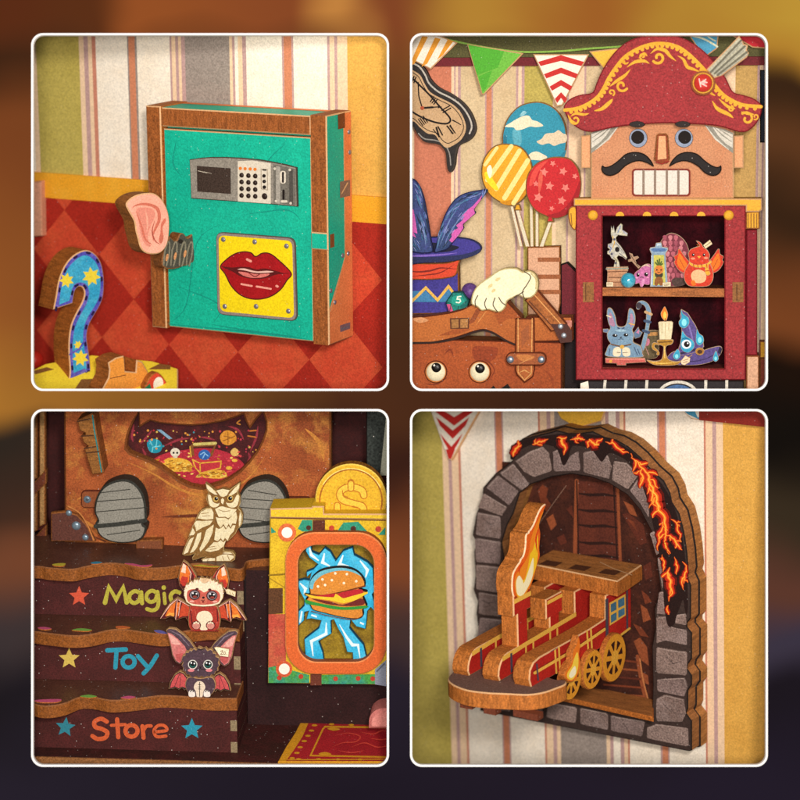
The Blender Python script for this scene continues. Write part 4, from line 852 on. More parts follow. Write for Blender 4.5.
def bird(o, c):
    RD = mat('#cc3a22', grain=.18, blotch='#b02a1c', bamt=.5, bscale=6); OR_ = mat('#e0701e', grain=.15)
    for sx in (1, -1):
        m_ = (lambda x: x) if sx > 0 else (lambda x: 1216 - x)
        p = Part(FB); q = [(m_(x), y) for x, y in S(560, 348, 530, 360, 490, 345, 468, 318, 455, 290, 462, 276, 454, 255, 476, 240, 480, 212, 492, 210, 512, 240, 535, 270, 560, 300, n=3)]
        p.prism(q, c - .05, .04, RD, SE, bev=.004); p.ink([(m_(x), y) for x, y in S(530, 345, 495, 330, 475, 300, 478, 262, 490, 235, 515, 270, 540, 310, n=3)], OR_); p.line([(m_(x), y) for x, y in ((520, 330), (490, 270))], 5, mat('#8a2414'), taper=True); p.done('wing', o)
    p = Part(FB); p.prism(S(592, 196, 612, 190, 596, 166, 592, 158, 612, 164, 628, 180, 636, 196, 660, 215, 676, 245, 672, 275, 680, 300, 696, 345, 698, 385, 685, 420, 655, 440, 560, 440, 528, 418, 516, 380, 522, 340, 545, 300, 548, 270, 542, 240, 556, 212, n=4), c, .06, RD, SE, bev=.005)
    p.ink(S(560, 370, 575, 345, 608, 335, 640, 348, 654, 375, 645, 408, 608, 420, 572, 408, n=4), mat('#e0b080', grain=.12)); p.ink(S(560, 408, 580, 402, 590, 428, 570, 436, n=3), OR_)
    p.ink(circ(574, 246, 8, 9), INK); p.ink(circ(640, 246, 8, 9), INK); p.dots(P(576, 243, 642, 243), 3, mat('#fff')[:0] if False else mat('#f4f0ea')); p.ink(P(598, 254, 622, 252, 610, 268), mat('#e8a840')); p.ink(circ(572, 268, 14, 7), mat('#e88a6a')); p.ink(circ(652, 264, 14, 7), mat('#e88a6a')); p.line(P(596, 180, 610, 196), 5, OR_, taper=True); p.done('body', o)
    p = Part(FB); YS2 = mat('#e0a432', grain=.15); p.prism(S(550, 288, 580, 304, 620, 306, 660, 296, 682, 278, 686, 292, 668, 312, 672, 340, 680, 362, 660, 374, 644, 350, 644, 322, 610, 326, 570, 318, 550, 302, n=3), c + .014, .014, YS2, SE, bev=.003); st = mat('#b8501c')
    for x in (575, 600, 625, 655): p.line(P(x, 302, x + 4, 322), 6, st)
    p.line(P(648, 345, 676, 340), 6, st); p.done('scarf', o)
    p = Part(FB); p.prism(P(634, 186, 676, 152, 692, 178, 650, 208), c + .02, .012, mat('#e0cfa4'), SE, bev=.003); p.line(P(648, 192, 680, 168), 4, mat('#7a5a38')); p.done('price_tag', o)
toy('bird_toy', 'round red bird with spread wings and yellow scarf, upper shelf', 'figurine', (608, 442), .62, bird)
# lower shelf
T(600, 290, .1625)
def rabbit(o, c):
    BL = mat('#7896ac', grain=.18, blotch='#5e7c98', bamt=.6, bscale=8); BDK = mat('#3a4a66', grain=.2)
    p = Part(FB); p.prism(P(32, 418, 276, 418, 284, 445, 160, 452, 160, 464, 105, 464, 100, 452, 34, 450), c + .01, .14, mat('#c05a50', grain=.18), SE, bev=.004); p.dots(P(66, 438), 10, mat('#e0a040')); p.line(P(40, 428, 272, 428), 4, mat('#e09080')); p.done('base', o)
    p = Part(FB); p.prism(S(238, 400, 262, 300, 280, 220, 284, 150, 280, 110, 262, 90, 246, 96, 244, 118, 226, 118, 222, 92, 236, 70, 268, 66, 300, 90, 316, 140, 308, 200, 296, 270, 275, 360, n=4), c - .09, .035, BL, SE, bev=.004)
    for q in ((276, 190, 308, 198), (280, 135, 316, 150), (266, 250, 300, 262)): p.line(P(*q), 17, mat('#c09a70', grain=.2) if q[0] == 280 else BDK)
    p.ink(circ(240, 96, 18, 20), mat('#3a3038')); p.done('tail', o)
    p = Part(FB); p.prism(S(46, 410, 40, 370, 52, 340, 64, 330, 46, 300, 44, 262, 62, 235, 50, 200, 42, 150, 48, 112, 72, 116, 94, 160, 108, 220, 150, 222, 166, 190, 172, 140, 182, 112, 206, 126, 218, 170, 212, 220, 200, 245, 210, 280, 205, 320, 250, 345, 262, 390, 250, 415, n=4), c, .08, BL, SE, bev=.005)
    p.ink(S(62, 215, 54, 160, 66, 140, 86, 190, 92, 222, n=3), mat('#a87c94')); p.ink(S(184, 215, 186, 150, 200, 150, 206, 190, 196, 225, n=3), mat('#a87c94')); p.line(P(40, 156, 70, 168), 12, mat('#e0d0a4'), taper=True); p.line(P(176, 205, 214, 215), 13, mat('#d0a050'), taper=True)
    p.ink(circ(92, 280, 16, 9), INK); p.ink(circ(160, 276, 15, 10), INK); p.dots(P(96, 277, 164, 273), 4, mat('#e8f0f0')); p.ink(P(120, 288, 138, 288, 129, 298), mat('#2a2a3a')); p.line(S(114, 304, 129, 300, 144, 304, closed=False), 4, BDK); p.line(P(110, 232, 128, 246, 148, 232), 8, BDK); p.ink(S(90, 250, 128, 240, 165, 252, 128, 258, n=3), mat('#92b0c0'))
    p.line(S(70, 334, 129, 346, 190, 334, closed=False), 8, mat('#6a4a30')); p.ink(circ(136, 350, 13), mat('#d0a040'))
    CRM = mat('#e4d4b4', grain=.1); p.ink(S(80, 400, 84, 362, 110, 350, 128, 364, 126, 402, 104, 410, n=3), CRM); p.ink(S(140, 400, 138, 364, 158, 352, 182, 362, 186, 400, 162, 410, n=3), CRM); p.line(P(104, 384, 126, 386), 3); p.line(P(140, 386, 170, 384), 3)
    for q in ((60, 360, 56, 400), (210, 350, 230, 400), (230, 360, 244, 396)): p.line(P(*q), 7, BDK, taper=True)
    p.done('body', o)
    p = Part(FB); p.prism(P(204, 268, 226, 238, 236, 226, 244, 250, 262, 262, 246, 290, 216, 300), c - .04, .03, mat('#58708c', grain=.2), SE, bev=.003); p.ink(P(222, 262, 240, 240, 240, 270), mat('#c07a9c')); p.done('wing', o)
    p = Part(FB); p.prism(P(18, 240, 50, 238, 60, 252, 44, 264, 20, 260), c - .03, .02, mat('#6a7c98', grain=.2), SE, bev=.003); p.done('wing', o)
toy('rabbit_toy', 'pale blue long eared rabbit dragon with curled tail on a pink base, lower shelf', 'figurine', (150, 464), .6, rabbit)
def jar(o, c):
    p = Part(FB); p.prism(S(272, 412, 262, 360, 268, 300, 282, 270, 290, 250, 350, 248, 362, 262, 366, 320, 360, 390, 345, 418, 300, 422, n=3), c, .06, mat('#6a5a3c', grain=.25, blotch='#3c3420', bamt=.7, bscale=9), SE, bev=.004)
    p.ink(P(284, 262, 354, 258, 354, 280, 284, 284), mat('#b8844a', grain=.2)); p.ink(S(270, 320, 285, 298, 305, 305, 302, 335, 282, 345, n=3), mat('#c4748a', grain=.2)); p.line(P(276, 340, 300, 400), 7, mat('#c08a80'), taper=True); p.line(P(300, 360, 340, 330), 7, mat('#5a7a3c'), taper=True); p.done('pot', o)
toy('jar_toy', 'dark mossy jar with a pink flower behind the candlestick', 'figurine', (315, 420), .36, jar)
def candle(o, c):
    GD = mat('#b8862e', grain=.2, blotch='#8a5c1c', bamt=.6, bscale=8); 
    p = Part(FB); p.prism(S(286, 430, 330, 438, 370, 432, 384, 410, 390, 360, 384, 345, 360, 335, 350, 318, 360, 306, 440, 304, 452, 316, 440, 335, 410, 345, 404, 370, 412, 410, 430, 432, 470, 440, 500, 436, 480, 458, 430, 466, 350, 464, 310, 452, n=4), c, .06, GD, SE, bev=.005)
    p.line(S(300, 440, 370, 452, 480, 446, closed=False), 7, mat('#e0b858'), taper=True); p.line(P(396, 345, 398, 420), 8, mat('#e8c46a'), taper=True); p.line(P(362, 322, 440, 318), 6, mat('#5c3a14')); p.done('holder', o)
    p = Part(FB); p.prism(S(362, 330, 330, 322, 316, 345, 326, 368, 350, 380, 346, 396, 362, 402, 366, 384, 350, 364, 336, 350, 342, 336, 362, 342, n=3), c - .02, .035, GD, SE, bev=.004); p.done('handle', o)
    p = Part(FB); p.prism(P(366, 306, 362, 240, 358, 200, 368, 194, 440, 192, 450, 200, 446, 250, 438, 306), c + .01, .05, mat('#e0d4ae', grain=.1, blotch='#c8b88c', bamt=.6, bscale=12), SE, bev=.004); p.lines([P(382, 206, 380, 270), P(402, 204, 404, 296), P(424, 202, 422, 250)], 5, mat('#b89c6c'), taper=True); p.done('wax', o)
    p = Part(FB); p.prism(S(402, 192, 380, 170, 374, 145, 384, 122, 398, 102, 410, 122, 418, 148, 414, 174, n=4), c + .005, .03, mat('#e87a24', grain=.08), SE, bev=.003); p.ink(S(400, 186, 388, 160, 398, 130, 410, 158, n=3), mat('#f6c050', grain=.05)); p.line(P(402, 194, 400, 174), 4); p.done('flame', o)
toy('candle_toy', 'white candle with an orange flame in a golden chamber stick', 'figurine', (395, 464), .64, candle)
def what(o, c):
    PU = mat('#5a4a84', grain=.22, blotch='#463a70', bamt=.6, bscale=6); CY = mat('#2c90b4', grain=.15, blotch='#54c0d4', bamt=.7, bscale=10); CY2 = mat('#8adce4', grain=.08)
    p = Part(FB); p.prism(S(404, 430, 440, 385, 500, 370, 600, 380, 680, 356, 735, 345, 752, 362, 740, 400, 690, 440, 600, 462, 480, 462, 420, 450, n=4), c - .03, .05, PU, SE, bev=.005); p.line(S(440, 430, 560, 440, 660, 420, 740, 370, closed=False), 7, mat('#3a2e5c'), taper=True); p.ink(P(735, 348, 752, 362, 742, 396, 724, 384), mat('#241c38')); p.done('brim', o)
    p = Part(FB); p.prism(P(470, 400, 492, 330, 502, 270, 500, 200, 490, 160, 500, 118, 522, 130, 540, 140, 562, 176, 588, 216, 612, 270, 636, 312, 640, 350, 600, 382, 520, 404), c, .06, PU, SE, bev=.005); p.line(P(530, 170, 560, 260, 580, 350), 12, mat('#7a6aa8'), taper=True); p.line(P(500, 390, 620, 358), 13, mat('#2c2244')); p.done('cone', o)
    for q, r in ((S(500, 118, 512, 145, 545, 170, 548, 210, 520, 236, 492, 225, 484, 195, 500, 170, 496, 140, n=3), (518, 200, 15, 22)), (S(596, 238, 612, 268, 634, 285, 638, 320, 612, 342, 592, 325, 590, 290, n=3), (614, 308, 12, 18)), (S(506, 250, 530, 282, 574, 312, 580, 352, 545, 386, 508, 374, 494, 340, 498, 300, n=3), None), (S(478, 362, 492, 385, 492, 415, 468, 430, 448, 412, 456, 388, n=3), (472, 408, 10, 13)), (S(714, 372, 724, 398, 730, 425, 712, 442, 694, 428, 700, 398, n=3), (712, 422, 8, 12))):
        p = Part(FB); p.prism(q, c + .02, .018, CY, SE, bev=.003)
        if r: p.ink(circ(*r[:3], r[3]), CY2)
        else: p.ink(circ(532, 334, 30, 28), mat('#e0ecec', grain=.05)); p.ink(circ(534, 334, 18), INK); p.dots(P(540, 328), 5, mat('#f0f4f4')); p.line(S(498, 310, 520, 296, 550, 304, closed=False), 6, mat('#1c5a80'), taper=True)
        p.done('blue_flame', o)
    p = Part(FB); p.prism(circ(614, 378, 28, 24), c + .02, .02, mat('#a8742c', grain=.2), SE, bev=.004); p.ink(circ(614, 380, 16, 12), mat('#4a2c18')); p.done('buckle', o)
    p = Part(FB); p.prism(P(496, 438, 524, 404, 556, 418, 552, 444, 520, 464, 500, 456), c + .045, .014, mat('#e4cca8'), SE, bev=.003); p.line(P(514, 434, 540, 426), 4, mat('#9a6a48')); p.line(P(512, 446, 538, 440), 4, mat('#9a6a48')); p.line(P(545, 416, 566, 400), 3, mat('#c89a48')); p.done('price_tag', o)
toy('witch_hat_toy', 'purple witch hat with blue flames and one eye, lower shelf', 'figurine', (580, 464), .58, what)
# ------------------------------------------------------------------ window 3: the shop stairs
FC = Frame(-4, 15.5, 0, at(134, 750, .95))
T(400 - 380, 400, .475)
MAR = mat('#451d1a', grain=.26, blotch='#5a2422', bamt=.6, bscale=5, speck=.3); MART = mat('#5c382a', rough=.42, spec=.5, grain=.24, blotch='#4a2820', bamt=.6, bscale=2.5, speck=.35); DKW = mat('#2a1110', grain=.2, speck=.2)
TRE = wood('#965622', (34, 5, 34))
# ground board
vF = FC.hit(240, 738, 'v', 0).z if False else 0.0
p = Part(FC); g = FC.hit(240, 755, 'v', 0.0); nE = g.y
uW0, uW1 = -1.42, 2.72; nB_ = -2.6
p.box(uW0, uW1, nB_, nE, -.09, 0, mat('#3a1d18', grain=.26, blotch='#571f1f', bamt=.5, bscale=4, speck=.3), mat('#3a1d18', grain=.26, blotch='#571f1f', bamt=.5, bscale=4, speck=.3)); p.box(uW0, uW1, nE + .001, nE + .02, -.088, -.004, wood('#a06a3c')); p.done('floor', kind='structure')
# stairs, built from the lowest tread up
nR = [0.0]; vT = []
rise = [(240, 662, 628), (240, 545, 0), (240, 440, 0)]
OV = .1; tt = .135
v1 = FC.hit(240, 628, 'n', OV).z
vT = [v1]; n2 = FC.hit(240, 593, 'v', v1).y; nR.append(n2)
v2 = FC.hit(240, 487, 'n', n2 + OV).z; vT.append(v2); n3 = FC.hit(200, 455, 'v', v2).y; nR.append(n3)
v3 = FC.hit(200, 348, 'n', n3 + OV).z; vT.append(v3); n4 = FC.hit(240, 306, 'v', v3).y; nR.append(n4)
ST_ = kids('shop_stairs', FC, (.3, -.8, 0), 'dark maroon wooden stairs with three wavy edged treads lettered Magic Toy Store', 'stairs')
edges = [
    S(-4, 622, 30, 640, 60, 644, 95, 638, 125, 626, 152, 625, 190, 632, 230, 630, 265, 626, 300, 622, 345, 624, 400, 628, 457, 628, closed=False, n=4),
    S(-4, 485, 30, 487, 60, 491, 110, 496, 150, 493, 190, 484, 220, 483, 250, 487, 300, 493, 345, 487, 390, 480, 430, 480, 462, 483, closed=False, n=4),
    S(-4, 350, 40, 350, 60, 353, 110, 356, 140, 350, 185, 343, 220, 346, 250, 353, 300, 353, 345, 347, 385, 344, 430, 352, 460, 356, 472, 352, 478, 340, 500, 336, 530, 333, closed=False, n=4)]
backs = [(465, 590), (466, 455), (560, 300)]
for k in range(3):
    p = Part(FC); e = [q for q in edges[k]]; bx, by = backs[k]
    l = p.to2(e, 'v', vT[k] + 0.0)
    # front edge traced along the tread's top face
    nb = nR[k+1] - .12 if k < 2 else n4 - .3
    ur = l[-1][0]
    poly = [(max(a, -1.40), b) for a, b in l] + [(ur, nb), (-1.40, nb)]
    p.prism(poly, vT[k], tt, MART, TRE, axis='v', raw=True, rim=mat('#8a5630', grain=.2)); 
    p.done('tread', ST_)
SIDE = FC.hit(457, 700, 'n', 0).x
def riser(k):
    n = nR[k]; vb_ = (0.002 if k == 0 else vT[k-1] + .002); vt_ = vT[k] - tt - .002
    p = Part(FC); p.box(-1.36, SIDE - .07, n - .1, n, vb_, vt_, MAR); p.c = n; p.axis = 'n'; p.k = 0; return p
YG = mat('#b3a83c', grain=.16); TL = mat('#2a8ea4', grain=.16); OG = mat('#cc5a30', grain=.16); SY = mat('#d0b254', grain=.14)
T(28, 540, .175)
p = riser(2)
p.ink(star(292, 322, 60, .45), mat('#d2553a', grain=.14))
p.line(P(440, 358, 462, 268, 504, 342, 544, 268, 564, 356), 27, YG); p.line(S(640, 305, 612, 292, 584, 310, 580, 340, 604, 360, 632, 348, 642, 320, closed=True), 23, YG); p.line(P(647, 298, 652, 362), 23, YG)
p.line(S(735, 305, 708, 290, 682, 306, 678, 336, 700, 354, 728, 342, closed=True), 22, YG); p.line(S(740, 296, 746, 350, 738, 388, 712, 402, 680, 394, closed=False), 22, YG)
p.line(P(778, 306, 783, 362), 20, YG); p.ink(circ(776, 272, 13), YG); p.line(S(866, 300, 838, 294, 816, 316, 820, 346, 844, 360, 868, 350, closed=False), 23, YG); p.done('riser', ST_, label='top riser lettered Magic in yellow green beside an orange star')
T(28, 640, .2875)
p = riser(1); p.ink(star(143, 65, 38, .45), SY)
p.line(P(276, 36, 340, 33), 16, TL); p.line(P(308, 36, 304, 96), 15, TL); p.line(circ(350, 76, 21, 20), 15, TL, closed=True); p.line(P(382, 56, 414, 92), 15, TL); p.line(S(448, 54, 424, 92, 402, 116, closed=False), 15, TL); p.done('riser', ST_, label='middle riser lettered Toy in blue beside a yellow star')
p = riser(0); p.ink(star(130, 303, 36, .45, rot=6), mat('#2f7d8c', grain=.16)); p.ink(star(570, 310, 39, .45), TL)
p.line(S(274, 284, 254, 274, 232, 284, 234, 302, 258, 310, 276, 322, 268, 340, 242, 344, 224, 334, closed=False), 15, OG); p.line(P(310, 276, 314, 338), 15, OG); p.line(P(290, 297, 338, 294), 11, OG); p.line(circ(360, 316, 21, 20), 15, OG, closed=True)
p.line(P(398, 300, 402, 340), 15, OG); p.line(S(402, 314, 412, 300, 428, 299, closed=False), 12, OG); p.line(S(440, 320, 482, 314, 474, 298, 452, 298, 438, 316, 448, 336, 480, 334, closed=False), 11, OG)
p.done('riser', ST_, label='bottom riser lettered Store in orange between two blue stars')
# side cheek with finger joints
p = Part(FC); jw = [mat('#8d7a5c', grain=.25), MAR]
for k in range(3):
    vb_ = 0.002 if k == 0 else vT[k-1] - tt; vt_ = vT[k] - tt - .003; h_ = (vt_ - vb_)/4
    for i in range(4): p.box(SIDE - .068, SIDE, n4 - .3, nR[k] + (.002 if i % 2 else 0), vb_ + i*h_ + .001, vb_ + (i+1)*h_ - .001, jw[i % 2], side=MAR)
p.done('side_cheek', ST_)
p = Part(FC); lw_ = wood('#b07038', (30, 30, 6))
for k, (a, b) in enumerate(((560, 590), (425, 455))):
    v0_, v1_ = FC.hit(40, b, 'n', nR[k+1]).z, FC.hit(40, a, 'n', nR[k+1]).z; p_ = Part(FC); x = FC.hit(42, 440, 'n', nR[k+1]).x; p_.box(-1.40, x, nR[k+1] + .003, nR[k+1] + .06, v0_, v1_, lw_); p_.done('wedge', ST_)
p.bm.free()
# paper confetti on the treads
T(28, 540, .175)
CF = {'y': '#c8b83c', 'b': '#3a8aa4', 'p': '#d05a80', 'g': '#7ab04c', 'o': '#d06a3a', 'v': '#6a6ab8'}
def confetti(k, pts, col):
    p = Part(FC); p.prism(S(*pts, n=3), vT[k] + .012, .01, mat(CF[col], grain=.1), axis='v', bev=0)
    p.done('confetti', label={'y': 'yellow', 'b': 'blue', 'p': 'pink', 'g': 'green', 'o': 'orange', 'v': 'violet'}[col] + ' paper confetti scrap on the ' + ('lowest', 'middle', 'top')[k] + ' stair tread', cat='confetti', group='paper scraps on the stair treads')
confetti(2, (140, 138, 180, 132, 215, 134, 200, 148, 150, 146), 'y'); confetti(2, (360, 128, 395, 122, 425, 128, 400, 136, 365, 136), 'b'); confetti(2, (550, 134, 600, 134, 650, 144, 710, 140, 690, 152, 630, 152), 'p')
confetti(1, (55, 500, 95, 496, 135, 506, 100, 512, 70, 508), 'p'); confetti(1, (250, 514, 300, 504, 365, 512, 340, 520, 290, 518), 'g'); confetti(1, (500, 494, 540, 490, 585, 498, 550, 504, 515, 504), 'o'); confetti(1, (720, 516, 760, 516, 800, 534, 770, 536, 735, 528), 'v')
T(160, 480, .125); confetti(2, (265, 684, 330, 676, 400, 688, 490, 688, 440, 698, 340, 692), 'y')
T(28, 640, .2875); confetti(0, (22, 210, 60, 206, 115, 206, 100, 216, 40, 216), 'p'); confetti(0, (180, 196, 210, 190, 240, 196, 215, 201), 'g'); confetti(0, (322, 200, 350, 194, 375, 198, 350, 205), 'p')
# back wall, leather monster board
T(20, 400, .475)
nB = min(-2.08, n4 - .35)
p = Part(FC); p.box(uW0, uW1, nB - .08, nB, 0, 3.16, mat('#3a100e', grain=.2, blotch='#24090a', bamt=.6)); p.done('back_wall', label='dark maroon back wall behind the leather monster and the coin', cat='wall')
nM = n4 - .02; v_f = vT[2]
LT = mat('#a8562a', grain=.26, blotch='#6e3016', bamt=.85, bscale=1.9, speck=.25, b2=('#c8883c', .75, 2.6)); LT2 = mat('#c07c34', grain=.2)
MO = kids('monster_board', FC, (FC.hit(370, 310, 'n', nM).x, nM, v_f), 'brown leather monster face board with fanged mouth full of treasure and grey feet', 'monster')
p = Part(FC)
T(120, 408, .2)
hole = P(30, 205, 34, 160, 46, 115, 64, 75, 92, 25, 94, 100, 118, 84, 150, 66, 200, 78, 280, 86, 360, 90, 430, 84, 520, 68, 580, 48, 616, 34, 628, 70, 648, 106, 680, 60, 714, 24, 728, 70, 728, 110, 712, 160, 685, 215, 645, 268, 600, 316, 550, 352, 500, 378, 440, 396, 400, 401, 350, 392, 300, 368, 250, 330, 200, 294, 150, 268, 95, 246, 50, 228)
# the board carries on above the window edge, up to the divider
to = lambda pts: pts
T(20, 400, .475)
hole_px = [((120 + x*.2 - 20)/.475, (408 + y*.2 - 400)/.475) for x, y in hole]
p.prism(P(92, 6, 655, 6, 655, 332, 560, 320, 94, 300), nM, .14, LT, EDGED, holes=[hole_px], rim=mat('#7a4420'), bev=.02)
for q in ((380, 190, 440, 205, 520, 190), (95, 260, 130, 255, 160, 270), (600, 60, 630, 90, 640, 130), (120, 210, 160, 195, 170, 230), (560, 240, 600, 260, 640, 250)): p.line(S(*q, closed=False), 9, LT2, taper=True)
p.line(S(110, 262, 150, 285, 180, 298, closed=False), 3, mat('#5a2a14')); p.line(S(300, 246, 360, 244, 400, 243, closed=False), 7, mat('#6a3018'), taper=True); p.line(S(465, 244, 520, 246, 600, 236, closed=False), 5, mat('#6a3018'), taper=True)
p.line(S(225, 130, 280, 155, 330, 185, 380, 200, 430, 195, 480, 165, 515, 120, closed=False), 6, LT2, taper=True); 
p.done('face', MO)
# treasure printed on the board inside the mouth
T(120, 408, .2); c = nM - .15
p = Part(FC); p.prism(P(0, -2 if False else 6, 760, 6, 760, 420, 0, 420), c, .03, mat('#3a1214', grain=.3, blotch='#5e1c1c', bamt=.8, bscale=6), INK, bev=0)
RC = mat('#a82434', grain=.2, blotch='#c03444', bamt=.5); GC = mat('#d8a030', grain=.18, blotch='#e8c050', bamt=.6, bscale=14); 
p.ink(S(165, 260, 230, 226, 320, 210, 420, 200, 520, 216, 600, 260, 620, 300, 560, 360, 440, 410, 340, 400, 250, 350, 190, 300, n=4), RC)
for q in ((70, 80, 60, 140, 66, 170), (160, 110, 130, 150, 100, 180), (220, 190, 290, 160, 350, 150), (400, 145, 440, 150, 475, 160), (540, 90, 590, 110, 620, 160), (690, 90, 680, 150, 650, 220), (640, 220, 650, 250, 630, 280), (110, 200, 125, 230, 115, 240)): p.line(S(*q, closed=False), 12, mat('#8c2c38', grain=.2), taper=True)
p.ink(S(136, 190, 140, 162, 170, 154, 200, 165, 212, 195, 195, 222, 155, 222, n=3), mat('#1c8aa0', grain=.15)); p.lines([P(150, 165, 165, 195, 200, 190), P(165, 195, 160, 220), P(185, 160, 180, 192)], 5, mat('#6cc8d4')); p.ink(P(184, 108, 205, 108, 262, 152, 244, 156), mat('#7ca0b8'))
p.ink(S(205, 280, 240, 250, 300, 250, 350, 268, 360, 300, 320, 315, 270, 318, 230, 300, n=3), GC); p.ink(S(385, 340, 420, 320, 500, 310, 535, 330, 510, 352, 440, 350, n=3), GC); p.ink(S(500, 140, 530, 112, 570, 124, 582, 160, 545, 186, 512, 176, n=3), mat('#cf8a2c', grain=.2)); p.lines([P(520, 140, 560, 150), P(540, 120, 540, 180), P(515, 165, 575, 140)], 4, mat('#8a5218'))
p.ink(S(552, 220, 570, 200, 592, 212, 590, 236, 565, 240, n=3), mat('#d8b060')); p.ink(circ(573, 262, 14, 8), GC); p.ink(circ(545, 300, 16, 9), GC); p.line(S(600, 62, 585, 75, 600, 82, closed=False), 7, mat('#c88030')); p.line(P(640, 140, 680, 146), 7, mat('#b86a28')); p.line(P(650, 115, 680, 112), 7, mat('#b86a28'))
for x, y in P(215, 300, 240, 282, 262, 300, 290, 285, 320, 300, 345, 290, 400, 335, 440, 340, 480, 330, 515, 325, 460, 322, 255, 265, 305, 312): p.line(P(x - 9, y, x + 9, y - 2), 4, mat('#8a5a18'))
rnd = random.Random(3); GP = [GC, mat('#e8c860', grain=.1), mat('#b8781c', grain=.1)]
for k in range(150):                                          # heaped coins
    t_ = rnd.random(); cx_, cy_ = ((215 + 140*t_, 318 - 55*math.sin(math.pi*t_)*rnd.random() - 8*rnd.random()) if k % 2 else (385 + 150*t_, 348 - 30*math.sin(math.pi*t_)*rnd.random() - 4))
    p.k = 10 + k % 12; p.ink(circ(cx_, cy_, 9, 4.5, n=9, rot=rnd.uniform(-25, 25)), GP[k % 3])
for k in range(70):                                          # small jewels in the dark of the mouth
    x_ = rnd.uniform(70, 690); y_ = 110 + rnd.random()*(60 + 120*abs(x_ - 380)/330*.6); p.k = 10; p.ink(circ(x_, y_, rnd.uniform(3, 7), n=5, rot=rnd.uniform(0, 70)), mat(rnd.choice(['#c03a48', '#d8903a', '#d8903a', '#a83040', '#d0b050', '#b02a30', '#3a90a0']), grain=.1))
for k in range(34):
    a_ = (rnd.uniform(190, 590), rnd.uniform(235, 330)); p.k = 9; p.line([a_, (a_[0] + rnd.uniform(20, 50), a_[1] + rnd.uniform(-10, 12))], 5, mat(rnd.choice(['#c84a58', '#7a1424', '#d86a5a']), grain=.1), taper=True)
for k in range(60):                                          # loose gold and red glints over the heap
    x_ = rnd.uniform(170, 610); y_ = rnd.uniform(225, 350) - 30*abs(x_ - 390)/220
    if 205 < y_: p.k = 20 + k % 4; p.ink(circ(x_, y_, rnd.uniform(5, 10), rnd.uniform(3, 5), n=8, rot=rnd.uniform(-30, 30)), GP[k % 3] if k % 3 else mat('#d84a4a', grain=.1))
p.k = 28
p.ink(circ(276, 222, 24, 22), mat('#dcd2bc', grain=.1)); p.ink(P(262, 236, 290, 236, 286, 250, 266, 250), mat('#c8bca4')); p.dots(P(268, 224, 286, 224), 5.5, INK)
p.ink(P(365, 260, 500, 258, 506, 300, 400, 326, 375, 300), mat('#b83038', grain=.15)); p.line(P(362, 258, 400, 276, 505, 266, 502, 300, 402, 326, 400, 276), 6, GC); p.line(P(362, 258, 378, 300, 402, 326), 6, GC)
p.ink(P(348, 190, 372, 172, 470, 168, 480, 184, 462, 240, 440, 250, 470, 190, 366, 196, 372, 240, 355, 236), mat('#7a4a20', grain=.2)); p.line(P(372, 182, 478, 176), 14, mat('#c8b868', grain=.2)); p.line(P(350, 194, 356, 244), 6, GC); p.ink(circ(422, 234, 30, 26), mat('#2a5ea4', grain=.2)); p.lines([P(402, 232, 420, 222, 440, 240), P(414, 250, 424, 230)], 5, mat('#8ab8dc'))
p.done('treasure_picture', MO)
# corner patch with rivets
T(28, 408, .1875)
BR2 = mat('#5c342a', grain=.25); RV = mat('#8497a4', rough=.35, metal=.5)
p = Part(FC); p.prism(P(122, 560, 205, 552, 262, 570, 310, 620, 360, 712, 122, 712), nM + .06, .06, BR2, EDGED); p.line(S(215, 525, 275, 560, 320, 630, 350, 705, closed=False), 7, mat('#c07a40')); p.done('corner_patch', MO)
for x, y, r in ((218, 560, .034), (257, 628, .05), (306, 690, .036)): p = Part(FC); p.rivet(x, y, r, RV, nM + .06); p.done('rivet', MO)
p = Part(FC); p.prism(rrect(282, 440, 400, 535, 24), nM + .03, .03, mat('#8a4a28', grain=.2), LED); p.rivet(316, 488, .042, RV, nM + .03); p.rivet(316, 488, .02, mat('#4a5660'), nM + .045); p.done('side_patch', MO)
T(255, 408, .175)
p = Part(FC); p.prism(rrect(170, 508, 318, 590, 24), nM + .03, .03, mat('#8a4a28', grain=.2), LED); p.rivet(280, 552, .04, RV, nM + .03); p.rivet(280, 552, .018, mat('#4a5660'), nM + .045); p.done('side_patch', MO)
# grey feet
T(20, 400, .475)
GF = mat('#8b877c', grain=.22, blotch='#7a766c', bamt=.5); GD_ = mat('#34342e', grain=.3)
for cx, lines_ in ((213, ((165, 196, 232, 188), (158, 214, 262, 206), (158, 236, 268, 226), (160, 262, 268, 254))), (512, ((480, 190, 540, 200), (468, 208, 562, 214), (464, 226, 568, 234), (470, 250, 566, 262)))):
    p = Part(FC); s_ = 1 if cx < 400 else .97
    q = S(cx - 52, 205, cx - 34, 180, cx, 168, cx + 28, 176, cx + 48, 205, cx + 53, 250, cx + 46, 262, cx + 53, 270, cx + 44, 292, cx + 16, 302, cx - 20, 300, cx - 46, 286, cx - 55, 262, cx - 50, 254, cx - 57, 235, n=4)
    p.prism(q, nM + .22, .2, GF, GD_, rim=GD_, bev=.02)
    for l in lines_: p.line(P(*l), 3.2, mat('#2c2a24'), taper=True)
    p.line(P(cx - 54, 266, cx - 10, 262, cx + 50, 254), 9, GD_); p.line(P(cx - 30, 284, cx + 40, 274), 3, mat('#2c2a24'), taper=True); p.done('foot', MO)
p = Part(FC); v0_ = FC.hit(260, 305, 'n', nM + .1); p.prism(P(244, 296, 300, 294, 300, 316, 244, 314), nM + .12, .1, mat('#7a4428', grain=.2), EDGED); p.done('tenon', MO)
